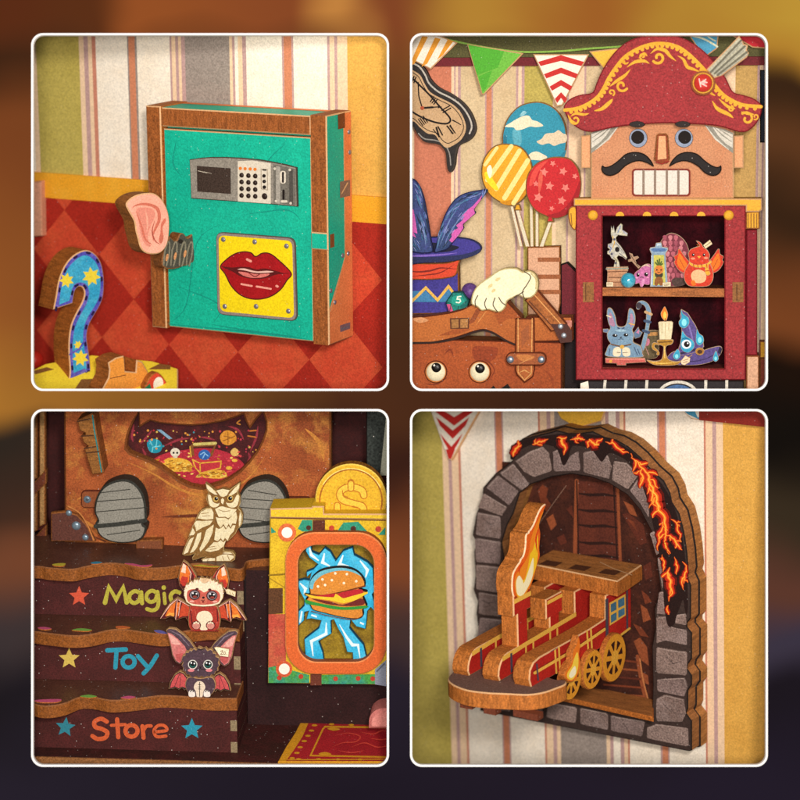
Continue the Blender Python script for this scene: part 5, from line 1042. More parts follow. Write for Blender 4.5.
# curled wooden handle on the face, left
T(28, 408, .1875)
p = Part(FC); HB = wood('#96602a', (8, 8, 30))
p.prism(P(262, 66, 338, 30, 352, 40, 362, 110, 378, 200, 404, 342, 396, 350, 342, 356, 330, 320, 300, 222, 318, 214, 320, 204, 296, 186, 284, 150, 304, 146, 304, 134, 276, 122, 268, 96), nM + .26, .26, HB, EDGED)
p.line(P(344, 40, 352, 110, 368, 200, 392, 340), 7, mat('#2a7a7a')); 
for q in ((264, 72, 330, 58), (284, 150, 348, 146), (300, 216, 360, 206), (310, 240, 376, 232)): p.line(P(*q), 7, mat('#4a2a14'))
p.done('curled_handle', label='curled wooden handle with a blue edge standing on the leather face', cat='handle')
# left lattice wall
T(20, 400, .475)
p = Part(FC); LWM = wood('#8a5a34', (20, 20, 5)); n_ = -1.2
L_ = kids('lattice_wall', FC, (-1.36, -1.6, v_f), 'brown wooden lattice side wall at the top of the stairs', 'wall')
xw = FC.hit(54, 200, 'n', -1.66).x
p.box(xw - .22, xw, -1.74, -1.66, v_f, v_f + 1.42, mat('#4a1614', grain=.2)); p.done('post', L_)
for a, b, y0, y1, m_ in ((24, 36, 12, 165, '#a87848'), (40, 53, 12, 160, '#b08450'), (24, 36, 180, 275, '#a87848'), (40, 53, 172, 262, '#b08450')):
    p = Part(FC); p.prism(P(a, y0, b, y0, b, y1, a, y1 + 6), -1.5, .08, wood(m_, (20, 20, 5)), EDGED); p.done('slat', L_)
for y in (168, 285):
    p = Part(FC); p.prism(P(20, y + 16, 55, y - 22, 55, y + 8, 20, y + 42), -1.46, .08, mat('#6a3420', grain=.2), EDGED); p.done('rail', L_)

# plinth, machine, coin, carpet, pink ball
p = Part(FC); a, b = FC.hit(474, 358, 'n', -.75), FC.hit(474, 656, 'n', -.75); vtp = a.z
p.box(a.x, uW1, -2.0, -.75, 0.002, vtp, mat('#2e1414', grain=.26, blotch='#1e0a0a', bamt=.6, speck=.25), MART); p.c = -.75; p.axis = 'n'; p.k = 0; p.line(P(474, 365, 474, 655), 4, mat('#1a0c0c')); p.done('plinth', label='dark maroon plinth box under the yellow hamburger machine', cat='plinth')
nK = -.45
MY = mat('#dcb428', grain=.18, blotch='#c89a1e', bamt=.5, bscale=4); MG = mat('#2f8f72', grain=.2); MRD = mat('#b84a3a', grain=.2, blotch='#c87048', bamt=.6, bscale=8); MGR = mat('#4a9a44', grain=.2, blotch='#2f8f8a', bamt=.8, bscale=9); MOG = mat('#d8642e', grain=.16)
mb = FC.hit(600, 596, 'n', nK)
MC = kids('hamburger_machine', FC, (mb.x, nK, mb.z), 'yellow vending machine with orange rounded window showing a hamburger in blue lightning', 'machine')
ib = rrect(582, 304, 748, 556, 42)
p = Part(FC); p.prism(P(526, 246, 778, 246, 778, 600, 522, 596), nK, .16, MY, EDGED, holes=[ib], rim=MY)
T(255, 540, .1875)
p.ink(P(72, 395, 165, 395, 165, 680, 72, 680), MRD); p.ink(P(72, 680, 110, 672, 290, 720, 290, 762, 72, 762), MGR); p.ink(P(355, 720, 698, 715, 698, 768, 355, 768), MGR); p.ink(circ(155, 688, 44), mat('#d05a34', grain=.2)); p.ink(circ(156, 688, 29), mat('#f2eee0', grain=.05)); p.dots(P(245, 728, 430, 740, 550, 738, 628, 740, 130, 735), 13, mat('#b8402c'))
p.ink(P(72, 258, 148, 256, 148, 392, 72, 396), mat('#5a3820', grain=.3)); p.line(P(75, 188, 165, 182), 9, mat('#8a6a18')); p.line(P(80, 205, 160, 255), 5, mat('#a8841c')); p.ink(P(295, 715, 355, 715, 355, 775, 295, 775), mat('#6a3424', grain=.25)); p.ink(P(640, 690, 700, 640, 700, 780, 640, 770), mat('#8a90a0', grain=.15)); p.line(P(650, 700, 690, 660), 8, mat('#5a6070'))
T(255, 408, .175)
p.ink(P(92, 630, 328, 638, 328, 706, 250, 706, 220, 760, 150, 730, 92, 722), MY); p.ink(P(245, 690, 270, 640, 328, 640, 328, 704, 270, 706), MG); p.ink(P(92, 680, 122, 710, 92, 716), MG); p.ink(circ(183, 712, 52), mat('#d86a3a', grain=.2)); p.ink(circ(183, 712, 31), mat('#f2eee0', grain=.05)); p.ink(circ(306, 684, 14), mat('#4a2a20')); p.ink(P(330, 640, 400, 640, 400, 702, 330, 702), mat('#5a2c1c', grain=.25)); p.line(P(92, 628, 745, 642), 7, mat('#6a3a1c'))
p.ink(P(470, 704, 505, 655, 590, 650, 640, 704), MG); p.ink(circ(438, 686, 15), mat('#b8402c')); p.ink(circ(562, 690, 16), mat('#4a2a20')); p.ink(circ(705, 692, 17), mat('#b8402c')); p.ink(P(705, 725, 745, 680, 745, 725), MG)
p.done('front_board', MC)
T(20, 400, .475)
p = Part(FC); q0, q1 = FC.hit(528, 246, 'n', nK), FC.hit(528, 590, 'n', nK)
p.box(q0.x + .01, uW1, nK - .30, nK - .27, q1.z, q0.z, mat('#a88a24', grain=.2, blotch='#4a2414', bamt=.9, bscale=1.6)); p.box(q0.x + .01, q0.x + .07, nK - .269, nK - .161, q1.z, q0.z, MY); p.box(q0.x + .07, uW1, nK - .269, nK - .161, q1.z, q1.z + .06, mat('#b8942a', grain=.2)); p.box(q0.x + .07, uW1, nK - .269, nK - .161, q0.z - .06, q0.z, mat('#4a2014', grain=.2)); p.done('case', MC)
p = Part(FC); tp = FC.hit(528, 243, 'n', nK + .03); p.prism(P(526, 229, 614, 227, 614, 224, 640, 224, 640, 240, 778, 240, 778, 252, 526, 248), nK + .03, .33, mat('#e0ba2c', grain=.16), MY, rim=RIMC); p.done('top_board', MC)
p = Part(FC); p.prism(rrect(558, 279, 772, 578, 62, 8), nK + .09, .09, MOG, mat('#9a5028', grain=.2), holes=[rrect(585, 306, 745, 552, 40, 8)], rim=mat('#e88a50')); p.done('window_rim', MC)
# hamburger and lightning
T(255, 540, .1875)
LB = mat('#2cb0dc', grain=.14, blotch='#66cdea', bamt=.7, bscale=5); LBW = mat('#e0f2f4', grain=.05)
p = Part(FC); cH = nK - .06
p.prism(P(272, 30, 300, 24, 302, 62, 340, 78, 372, 42, 402, 62, 430, 110, 470, 58, 520, 40, 530, 80, 600, 118, 630, 150, 634, 240, 650, 262, 625, 290, 640, 340, 645, 390, 618, 360, 600, 380, 596, 430, 590, 476, 540, 462, 510, 425, 505, 470, 545, 520, 580, 560, 598, 640, 522, 640, 520, 602, 490, 598, 470, 520, 440, 470, 420, 425, 405, 430, 408, 500, 340, 540, 362, 600, 368, 640, 270, 640, 262, 530, 340, 470, 352, 430, 300, 420, 272, 425, 285, 380, 265, 385, 262, 430, 240, 450, 220, 480, 222, 440, 232, 380, 262, 350, 262, 318, 240, 278, 220, 220, 262, 210, 290, 215, 300, 175, 276, 200, 274, 170, 310, 156, 335, 130, 290, 95, 270, 60), cH, .06, LB, mat('#1a5a78'), bev=.006)
for q in ((290, 40, 300, 80, 340, 110), (370, 70, 360, 120, 400, 140), (470, 80, 450, 130, 500, 140), (560, 110, 600, 160, 590, 200), (240, 230, 270, 260, 262, 290), (380, 440, 380, 500, 300, 540, 310, 620), (450, 450, 490, 520, 520, 560, 550, 560, 560, 630), (250, 380, 240, 440), (300, 400, 330, 410), (560, 440, 580, 450)): p.line(P(*q), 17, LBW, taper=True)
p.done('lightning', MC)
p = Part(FC); BUN = mat('#d88a34', grain=.16, blotch='#c87428', bamt=.5, bscale=4)
p.prism(S(290, 290, 288, 250, 300, 205, 345, 165, 410, 148, 480, 145, 540, 165, 580, 205, 588, 245, 560, 262, 600, 276, 580, 300, 592, 335, 598, 355, 578, 372, 580, 400, 560, 420, 510, 422, 440, 410, 370, 392, 310, 375, 290, 345, 268, 322, 280, 305, 262, 290, n=4), cH + .07, .05, BUN, INK)
p.ink(S(290, 250, 302, 208, 345, 170, 410, 152, 480, 150, 540, 168, 578, 206, 560, 190, 500, 166, 430, 166, 360, 188, 318, 225, 308, 262, n=4), mat('#6ab4c4', grain=.15)); p.dots(P(360, 210, 428, 178, 490, 182, 410, 214, 474, 230, 540, 220, 374, 240, 336, 248), 7, mat('#f2e6c8')); p.line(S(300, 290, 360, 296, 450, 280, 540, 258, 588, 245, closed=False), 7, mat('#6a3014'))
p.ink(S(322, 300, 370, 292, 440, 285, 410, 308, 360, 312, n=3), mat('#b8242c', grain=.15)); p.ink(S(440, 290, 480, 275, 560, 262, 576, 280, 530, 302, 470, 308, n=3), mat('#b8242c', grain=.15)); p.ink(P(262, 285, 320, 300, 420, 306, 430, 286, 470, 312, 600, 276, 602, 284, 530, 325, 470, 338, 400, 322, 300, 308), mat('#ecc42c', grain=.1))
p.ink(S(300, 312, 400, 328, 470, 345, 560, 312, 585, 330, 570, 348, 480, 352, 380, 340, n=3), mat('#6e2420', grain=.2)); p.ink(S(268, 318, 310, 330, 400, 348, 480, 358, 592, 350, 596, 362, 520, 372, 430, 370, 340, 352, 275, 340, n=3), mat('#2f9038', grain=.16)); p.line(S(300, 380, 400, 406, 520, 424, 575, 405, closed=False), 4, mat('#6a3014')); p.done('hamburger', MC)
T(255, 408, .175)
p = Part(FC); CO = mat('#e0ae2c', grain=.17, blotch='#cc9a22', bamt=.5); cc = nK - .12
q = [(548 + 204*math.cos(a), 524 - 204*math.sin(a)) for a in [math.pi*t/30 for t in range(-4, 35)]]
p.prism(q, cc, .12, CO, wood('#a86a24'), rim=mat('#f0cc58'))
p.line([(548 + 178*math.cos(a), 530 - 178*math.sin(a)) for a in [math.pi*t/30 for t in range(-3, 34)]], 8, mat('#a4601c')); p.line([(548 + 184*math.cos(a), 530 - 184*math.sin(a)) for a in [math.pi*t/30 for t in range(4, 26)]], 5, mat('#f2d878'))
dl_ = S(640, 510, 620, 480, 590, 465, 562, 470, 562, 490, 600, 505, 630, 500, closed=False)
sg = S(622, 500, 610, 470, 560, 452, 510, 460, 485, 490, 500, 525, 560, 545, 610, 560, 622, 590, 610, 612, closed=False); sg2 = S(470, 556, 475, 590, 510, 610, 560, 612, closed=False)
p.line(sg, 44, mat('#b8701e')); p.line(sg2, 40, mat('#b8701e')); p.line(sg, 32, mat('#e8be42', grain=.15)); p.line(sg2, 28, mat('#e8be42', grain=.15)); p.line(P(548, 425, 548, 460), 40, mat('#b8701e')); p.line(P(548, 432, 548, 460), 28, mat('#e8be42', grain=.15)); p.line(P(500, 472, 502, 500, 530, 510), 5, mat('#b8701e')); p.line(P(560, 560, 590, 570), 5, mat('#b8701e'))
p.done('coin', label='large golden dollar coin standing in the slot on top of the yellow machine', cat='coin')
T(220, 640, .21875)
p = Part(FC); CY_ = mat('#dc9a22', grain=.16, blotch='#c8861c', bamt=.4); CR2 = mat('#b0242a', grain=.2, blotch='#921a22', bamt=.6, bscale=3)
p.prism(P(265, 555, 300, 490, 345, 420, 370, 372, 312, 374, 318, 362, 372, 358, 395, 366, 800, 378, 800, 556), .03, .027, CY_, CY_, axis='v', bev=.006)
p.ink(P(302, 553, 340, 500, 378, 440, 405, 378, 800, 384, 800, 553), CR2)
p.line(P(800, 400, 480, 396, 470, 408, 414, 528, 800, 536), 8, CY_); p.line(P(800, 542 + 2, 310, 548), 5, CY_)
for x, y in P(330, 540, 352, 516, 366, 490, 385, 462, 402, 438, 418, 414, 432, 390, 510, 385, 600, 388, 700, 390, 360, 545, 450, 545, 540, 546, 640, 546): p.ink(circ(x, y, 13, 5, n=10), CY_)
for q in ((490, 405, 520, 400, 550, 408), (450, 520, 480, 512, 510, 522)): p.ink(S(*q, (q[0]+q[4])/2, q[1] + 10, n=3), CY_)
RP = mat('#d8483a', grain=.2)
for q in ((520, 440, 580, 425, 640, 440, 620, 465, 560, 470, 510, 490), (600, 490, 660, 470, 720, 490, 780, 480), (640, 420, 700, 430, 740, 415, 790, 425), (540, 505, 600, 515, 660, 505), (690, 450, 740, 455, 790, 445)): p.line(S(*q, closed=False), 6, RP, taper=True)
p.done('carpet', label='red carpet with golden border and curled corner on the dark floor', cat='carpet')
g = FC.hit(752, 370, 'n', -.35); p = Part(FC)
p.prism(S(682, 408, 680, 370, 692, 340, 715, 320, 745, 314, 800, 312, 800, 408, n=4)[:-4] if False else [(752 + 72*math.cos(a), 376 - 60*math.sin(a)) for a in [math.pi*t/16 for t in range(17)]] + P(680, 408, 824, 408)[::-1][::-1], -.3, .3, mat('#d8847a', grain=.14, blotch='#e09c90', bamt=.5), mat('#cf7a72', grain=.14), bev=.03)
p.done('pink_cushion', label='rounded pink wooden piece on the carpet under the machine', cat='block')
T(255, 408, .175)
p = Part(FC); p.prism(P(635, 12, 800, 12, 800, 385, 635, 385), -1.5, .1, mat('#2f3430', grain=.5, gscale=40, speck=.5), INK)
p.ink(P(752, 20, 800, 20, 800, 385, 715, 385), mat('#a8a894', grain=.15)); p.done('speckled_panel', label='black and white speckled panel with a pale strip behind the coin', cat='panel')
# ---- owl and two bats standing on the treads
T(160, 480, .125)
def stand(k, x, y): return FC.hit(x, y, 'v', vT[k]).y
OB = mat('#7a5426', grain=.2, blotch='#96703a', bamt=.5, bscale=10); OC = mat('#e4d6b0', grain=.14, blotch='#d4c08e', bamt=.6, bscale=14, speck=.2)
c = stand(2, 420, 650)
OW = kids('owl', FC, tuple(FC.hit(420, 650, 'n', c)), 'pale engraved wooden owl standing on the top stair tread', 'owl')
p = Part(FC)
p.prism(P(362, 26, 395, 48, 425, 76, 448, 92, 500, 72, 555, 84, 580, 62, 612, 40, 642, 18, 636, 62, 622, 104, 640, 138, 642, 190, 626, 226, 648, 250, 662, 285, 658, 350, 640, 378, 622, 392, 604, 430, 575, 460, 545, 488, 524, 492, 512, 530, 508, 566, 540, 572, 580, 576, 602, 604, 598, 640, 570, 656, 470, 652, 420, 656, 345, 656, 330, 638, 372, 616, 330, 620, 300, 634, 262, 644, 256, 622, 280, 590, 240, 604, 196, 608, 176, 596, 192, 548, 222, 478, 240, 450, 226, 456, 250, 392, 280, 330, 300, 280, 330, 242, 368, 226, 404, 224, 384, 196, 370, 160, 376, 120, 388, 108, 372, 72), c, .07, OB, mat('#a8824a', grain=.2), bev=.006, rim=mat('#c8ac74'))
for q in (P(370, 36, 410, 62, 462, 118, 440, 118, 396, 92, 376, 66), P(636, 28, 600, 62, 548, 122, 572, 124, 612, 98, 630, 66), P(452, 84, 500, 72, 556, 82, 536, 122, 508, 136, 484, 130, 468, 108),
          S(384, 128, 400, 118, 412, 140, 425, 176, 460, 190, 476, 182, 466, 208, 430, 220, 396, 198, n=3), S(632, 130, 616, 118, 598, 150, 580, 180, 545, 186, 528, 180, 548, 212, 590, 220, 622, 196, n=3), P(500, 142, 514, 160, 504, 196, 490, 182, 488, 158),
          P(440, 232, 478, 214, 498, 210, 540, 222, 614, 236, 580, 282, 545, 306, 524, 294, 470, 296), P(446, 296, 470, 304, 520, 302, 548, 316, 608, 252, 618, 300, 606, 352, 578, 346, 566, 378, 548, 350, 530, 388, 508, 352, 484, 384, 462, 352),
          P(446, 380, 470, 392, 488, 386, 508, 366, 526, 398, 548, 368, 566, 390, 582, 362, 604, 362, 590, 410, 560, 442, 540, 486, 520, 462, 504, 490, 486, 464, 462, 490, 434, 478), P(432, 496, 460, 500, 486, 480, 506, 500, 528, 482, 508, 530, 470, 560, 400, 576, 362, 566),
          P(300, 306, 330, 254, 374, 232, 414, 232, 428, 262, 426, 312, 370, 318), P(272, 350, 292, 326, 340, 328, 422, 324, 400, 356, 340, 380, 290, 410, 284, 380), P(236, 444, 262, 384, 282, 420, 268, 440),
          P(430, 356, 420, 420, 390, 490, 350, 545, 322, 574, 316, 550, 348, 480, 370, 400), P(300, 428, 330, 418, 326, 470, 296, 540, 268, 574, 240, 584, 270, 520), P(272, 456, 246, 520, 224, 578, 188, 596, 210, 530, 240, 472),
          P(640, 254, 654, 290, 648, 348, 632, 376, 630, 320), P(340, 650, 346, 634, 400, 624, 440, 626, 440, 646), P(452, 648, 452, 616, 500, 596, 540, 594, 590, 606, 590, 622, 560, 646), P(500, 586, 520, 578, 560, 580, 584, 592, 540, 590)): p.k = 0; p.ink(q, OC)
p.k = 2; p.ink(circ(446, 152, 22), mat('#c8a454')); p.ink(circ(562, 146, 23), mat('#c8a454')); p.ink(circ(450, 150, 15), INK); p.ink(circ(562, 146, 17), INK); p.dots(P(456, 144, 568, 140), 5, mat('#f2ecd8'))
p.lines([P(408, 140, 436, 138), P(586, 132, 600, 128), P(330, 270, 390, 262), P(340, 290, 400, 285), P(470, 238, 510, 252, 560, 246), P(380, 540, 440, 530), P(400, 556, 450, 548), P(500, 612, 510, 642), P(540, 602, 555, 640), P(385, 632, 380, 648)], 4, mat('#8a642e'))
p.done('body', OW)
# red bat
T(155, 550, .1375); SE2 = mat('#b08a5c', grain=.2)
c = stand(1, 350, 582)
RB = kids('bat', FC, tuple(FC.hit(350, 582, 'n', c)), 'red and cream toy bat with orange wings on the middle stair tread', 'bat')
RDB = mat('#b03a2c', grain=.2, blotch='#8c2a24', bamt=.5, bscale=9); ROB = mat('#dc6a26', grain=.16, blotch='#e89038', bamt=.6, bscale=9); CRB = mat('#ecdcbc', grain=.12); DKB = mat('#54161a', grain=.2); PKB = mat('#d88a80', grain=.15)
for sx in (1, -1):
    m_ = (lambda q: q) if sx > 0 else (lambda q: [(702 - x, y + 12) for x, y in q])
    p = Part(FC); p.prism(m_(P(36, 502, 70, 440, 110, 385, 160, 348, 200, 368, 240, 395, 275, 420, 262, 500, 240, 520, 222, 490, 190, 498, 150, 515, 142, 490, 110, 486, 70, 502)), c - .06, .05, DKB, SE2, bev=.005)
    p.ink(m_(P(72, 480, 110, 410, 152, 372, 140, 440, 142, 478, 110, 472)), ROB); p.ink(m_(P(162, 380, 190, 382, 170, 440, 158, 495, 152, 450)), ROB); p.ink(m_(P(200, 384, 250, 416, 245, 480, 225, 480, 195, 484, 172, 496, 180, 450)), mat('#c4482a', grain=.18)); p.ink(m_(P(80, 484, 110, 474, 136, 484, 140, 460, 100, 455)), mat('#eca444', grain=.14))
    p.lines([m_(P(40, 498, 110, 400, 162, 356)), m_(P(162, 356, 150, 505)), m_(P(170, 362, 250, 408)), m_(P(185, 375, 170, 480))], 9, mat('#e8b4a0'), taper=True); p.done('wing', RB)
    e_ = (lambda q: q) if sx > 0 else (lambda q: [(708 - x + (x - 250)*.0, y + 22) for x, y in q])
    p = Part(FC); p.prism(e_(P(204, 78, 236, 100, 270, 140, 300, 190, 304, 240, 240, 280, 200, 286, 178, 262, 168, 200, 180, 140)), c - .03, .05, DKB, SE2, bev=.005)
    p.ink(e_(P(206, 96, 238, 118, 256, 150, 250, 200, 244, 250, 206, 262, 184, 240, 176, 200, 186, 140)), ROB); p.ink(e_(P(204, 98, 226, 112, 222, 170, 190, 160)), mat('#ecc8b0', grain=.14)); p.ink(e_(P(196, 190, 240, 200, 236, 262, 200, 262, 182, 230)), mat('#b83428', grain=.18)); p.line(e_(P(240, 122, 262, 170, 252, 240)), 8, mat('#e8b4a0'), taper=True); p.line(e_(P(252, 120, 290, 190, 280, 240)), 12, RDB, taper=True); p.done('ear', RB)
p = Part(FC); p.prism(S(262, 400, 340, 410, 440, 404, 462, 440, 474, 500, 468, 560, 440, 584, 350, 592, 272, 584, 246, 556, 242, 490, 250, 430, n=4), c, .07, RDB, SE2, bev=.006)
p.ink(S(302, 500, 312, 462, 345, 444, 390, 448, 414, 478, 418, 510, 390, 530, 380, 580, 330, 580, 325, 530, n=4), CRB); p.line(P(258, 440, 270, 540), 14, DKB, taper=True); p.line(P(452, 430, 456, 520), 14, DKB, taper=True); p.line(P(240 + 50, 430, 300, 480), 8, mat('#c85a44'), taper=True)
for x in (300, 404): p.ink(circ(x, 548, 34, 32), DKB); p.ink(circ(x, 550, 28, 26), mat('#d08a7c', grain=.15)); p.dots(P(x - 14, 532, x, 526, x + 14, 532), 7, CRB)
p.line(P(250, 588, 460, 588), 8, mat('#8a2020')); p.done('body', RB)
p = Part(FC); HD_ = jag((225, 250), (300, 215), 5, 9) + jag((300, 215), (345, 205), 3, 8) + jag((345, 205), (430, 215), 6, 9) + jag((430, 215), (490, 262), 5, 9)
p.prism(HD_ + P(500, 300, 496, 350, 470, 392, 420, 410, 350, 414, 270, 408, 226, 380, 208, 330, 212, 285), c + .05, .06, CRB, SE2, bev=.006)
p.ink(S(232, 330, 240, 296, 280, 284, 330, 292, 358, 308, 400, 290, 450, 296, 474, 330, 464, 376, 420, 392, 340, 398, 262, 388, 236, 366, n=4), mat('#c25a4c', grain=.18, blotch='#a83c34', bamt=.6, bscale=9))
fr_ = random.Random(5)
for k in range(46):                                   # tufts of fur round the face
    a_ = math.pi*(.98 + 1.04*k/45); x_, y_ = 352 + 132*math.cos(a_), 320 + 88*math.sin(a_) + fr_.uniform(-8, 8); p.k = 3 + k % 6; p.line([(x_, y_), (x_ + 12*math.cos(a_) + fr_.uniform(-5, 5), y_ + 20*math.sin(a_))], 8, [CRB, mat('#d8b0a0', grain=.15), mat('#f2e6d4', grain=.1)][k % 3], taper=True)
p.k = 10; p.ink(S(326, 350, 350, 335, 380, 350, 376, 384, 346, 394, 328, 380, n=3), mat('#c86a54', grain=.15))
for x, y in ((288, 326), (414, 332)): p.ink(circ(x, y, 40, 37), mat('#2c1a18')); p.ink(circ(x, y, 33, 30), mat('#9a8a90', grain=.1)); p.ink(circ(x + 2, y + 2, 26, 25), mat('#1a1214')); p.ink(circ(x + 2, y + 14, 16, 9), mat('#8a3a30')); p.dots(P(x - 12, y - 12, x + 14, y - 8), 6, mat('#f4f2f0'))
p.ink(circ(306, 284, 12, 8), DKB); p.ink(circ(398, 288, 12, 8), DKB); p.ink(circ(352, 346, 10, 8), mat('#2c1014')); p.line(S(338, 364, 350, 370, 362, 362, closed=False), 4, mat('#2c1014')); p.ink(circ(350, 378, 8, 6), mat('#7a1c20')); p.ink(circ(268, 374, 18, 8), mat('#e4a090')); p.ink(circ(436, 376, 18, 8), mat('#e4a090')); p.ink(S(330, 218, 350, 206, 400, 212, 380, 236, 350, 240, n=3), mat('#d8b48c', grain=.15)); p.done('head', RB)
p = Part(FC); p.prism(P(510, 290, 530, 282, 588, 304, 584, 342, 520, 318), c + .02, .012, mat('#e4d4ac'), SE2, bev=.003); p.line(P(526, 296, 524, 312), 4, mat('#a88a54')); p.line(P(542, 304, 552, 322), 4, mat('#a88a54')); p.line(P(562, 312, 572, 330), 4, mat('#a88a54')); p.line(P(500, 272, 520, 300), 4, mat('#d8c8a8')); p.done('price_tag', RB)
# dark bat
T(155, 620, .1375); c = stand(0, 330, 560)
DB = kids('bat', FC, tuple(FC.hit(330, 560, 'n', c)), 'dark purple toy bat with big pink ears on the lowest stair tread', 'bat')
PU = mat('#4a363e', grain=.22, blotch='#5c4450', bamt=.6, bscale=9, speck=.2); PKD = mat('#c46a68', grain=.18, blotch='#d88a80', bamt=.6, bscale=9); PL = mat('#2a1e24', grain=.2)
for sx in (1, -1):
    m_ = (lambda q: q) if sx > 0 else (lambda q: [(650 - x, y + 14) for x, y in q])
    p = Part(FC); p.prism(m_(P(98, 502, 110, 450, 140, 400, 180, 372, 210, 385, 240, 420, 236, 500, 212, 512, 196, 492, 172, 508, 150, 494, 130, 502)), c - .05, .05, PL, SE2, bev=.005)
    p.ink(m_(P(110, 494, 122, 450, 150, 402, 184, 384, 206, 396, 228, 425, 222, 494, 196, 484, 172, 496, 150, 484)), mat('#c04a4c', grain=.18, blotch='#d86a60', bamt=.5)); p.lines([m_(P(186, 386, 180, 495)), m_(P(182, 384, 140, 490))], 6, PL, taper=True); p.done('wing', DB)
    e_ = (lambda q: q) if sx > 0 else (lambda q: [(684 - x, y + 16) for x, y in q])
    p = Part(FC); p.prism(e_(P(80, 76, 100, 60, 150, 66, 210, 110, 256, 156, 290, 205, 270, 240, 215, 300, 180, 322, 150, 306, 126, 260, 110, 180, 96, 120)), c - .02, .05, PU, SE2, bev=.005)
    p.ink(e_(P(92, 92, 120, 100, 170, 140, 216, 190, 232, 226, 205, 285, 180, 312, 152, 296, 130, 250, 116, 180)), PKD); p.ink(e_(P(100, 100, 150, 132, 190, 178, 150, 180, 120, 170)), mat('#e0a498', grain=.15)); p.ink(e_(P(150, 250, 200, 240, 210, 270, 182, 306, 156, 290)), mat('#b85452', grain=.18)); p.line(e_(P(110, 76, 180, 110, 250, 190)), 11, mat('#746470'), taper=True); p.done('ear', DB)
p = Part(FC); p.prism(S(222, 450, 250, 415, 330, 425, 410, 415, 440, 460, 434, 510, 400, 550, 330, 562, 256, 546, 224, 500, n=4), c, .07, PU, SE2, bev=.006)
p.ink(S(282, 490, 296, 456, 325, 444, 352, 456, 366, 490, 352, 520, 342, 560, 306, 560, 296, 520, n=4), mat('#e2cdb4', grain=.12)); p.line(P(324, 452, 324, 556), 5, INK); p.lines([P(314, 470, 334, 470), P(314, 486, 334, 486), P(314, 502, 334, 502)], 4, INK)
for x in (268, 378): p.ink(S(x - 20, 556, x - 22, 520, x, 508, x + 20, 524, x + 22, 556, n=3), mat('#e8dcd0', grain=.1)); p.dots(P(x - 10, 518, x, 512, x + 10, 518), 5, INK)
p.done('body', DB)
p = Part(FC); hd = jag((200, 262), (250, 218), 4, 7) + jag((250, 218), (330, 205), 5, 7) + jag((330, 205), (420, 222), 5, 7) + jag((420, 222), (470, 290), 5, 7) + jag((470, 290), (460, 370), 4, 6) + jag((460, 370), (400, 415), 4, 6) + jag((400, 415), (260, 416), 7, 6) + jag((260, 416), (200, 370), 4, 6) + jag((200, 370), (196, 270), 5, 6)
p.prism(hd, c + .05, .06, PU, SE2, bev=.006)
for x in (274, 385): p.ink(circ(x, 324, 34), mat('#d8d4c8', grain=.08)); p.ink(circ(x, 324, 28), mat('#1c1416')); p.ink(circ(x, 330, 20, 16), mat('#1e5a50', grain=.1)); p.ink(circ(x, 322, 15), mat('#0e0c0e')); p.dots(P(x - 10, 312, x + 12, 316), 6, mat('#f2f4f2')); p.ink(circ(x + (-12 if x < 300 else 8), 366, 24, 11), mat('#d87c80', grain=.12))
p.ink(P(318, 340, 342, 340, 330, 352), INK); p.line(S(300, 356, 318, 360, 330, 352, 342, 360, 360, 356, closed=False), 4, INK); p.ink(P(310, 360, 318, 360, 314, 372), mat('#d8dce8')); p.line(S(300, 205, 330, 216, 370, 206, closed=False), 10, PL, taper=True); p.done('head', DB)
p = Part(FC); p.prism(P(428, 200, 452, 196, 540, 212, 534, 270, 470, 262), c + .075, .012, mat('#eee2c0'), SE2, bev=.003); p.line(P(476, 228, 490, 222, 488, 238, 476, 250, 494, 250), 5, mat('#7a4a28')); p.line(circ(506, 240, 7, 10), 4, mat('#7a4a28'), closed=True); p.dots(P(522, 252), 3, mat('#7a4a28')); p.done('price_tag', DB)
# ------------------------------------------------------------------ window 4: the stone tunnel and the little train
FD = Frame(-33.5, 12.5, -2, at(590, 590, 2.3))
T(400, 400, .475)
stripesD = [(8, OLIVE), (95, PEACH), (107, PLUM), (114, PEACH), (128, REDL), (133, CREAM), (205, PLUM), (208, ORL), (220, PLUM), (223, CREAM), (296, REDL), (300, PEACH), (314, PLUM), (322, PEACH), (330, GREYS), (428, PEACH), (436, PLUM), (443, CREAM),
            (458, PLUM), (466, PEACH), (474, REDL), (478, CREAM), (544, PLUM), (548, ORL), (560, PLUM), (563, CREAM), (641, REDL), (645, PEACH), (659, PLUM), (667, PEACH), (681, OCHRE), (800, OCHRE)]
W = kids('striped_wall', FD, (0, 0, -2.3), 'cream striped wall behind the stone tunnel, olive and ochre at its sides', 'wall')
p = Part(FD); wallpaper(p, FD, stripesD, 300, flat(-2.6), vz(FD, -.03)); p.done('wallpaper', W)
p = Part(FD); a, b = FD.hit(635, 30, 'n', .1), FD.hit(800, 50, 'n', .1)
p.box(a.x, b.x, .003, .16, a.z - .05, a.z + .13, mat('#8c2a20', grain=.15, blotch='#6c1c16', bamt=.5)); p.done('cornice', W)
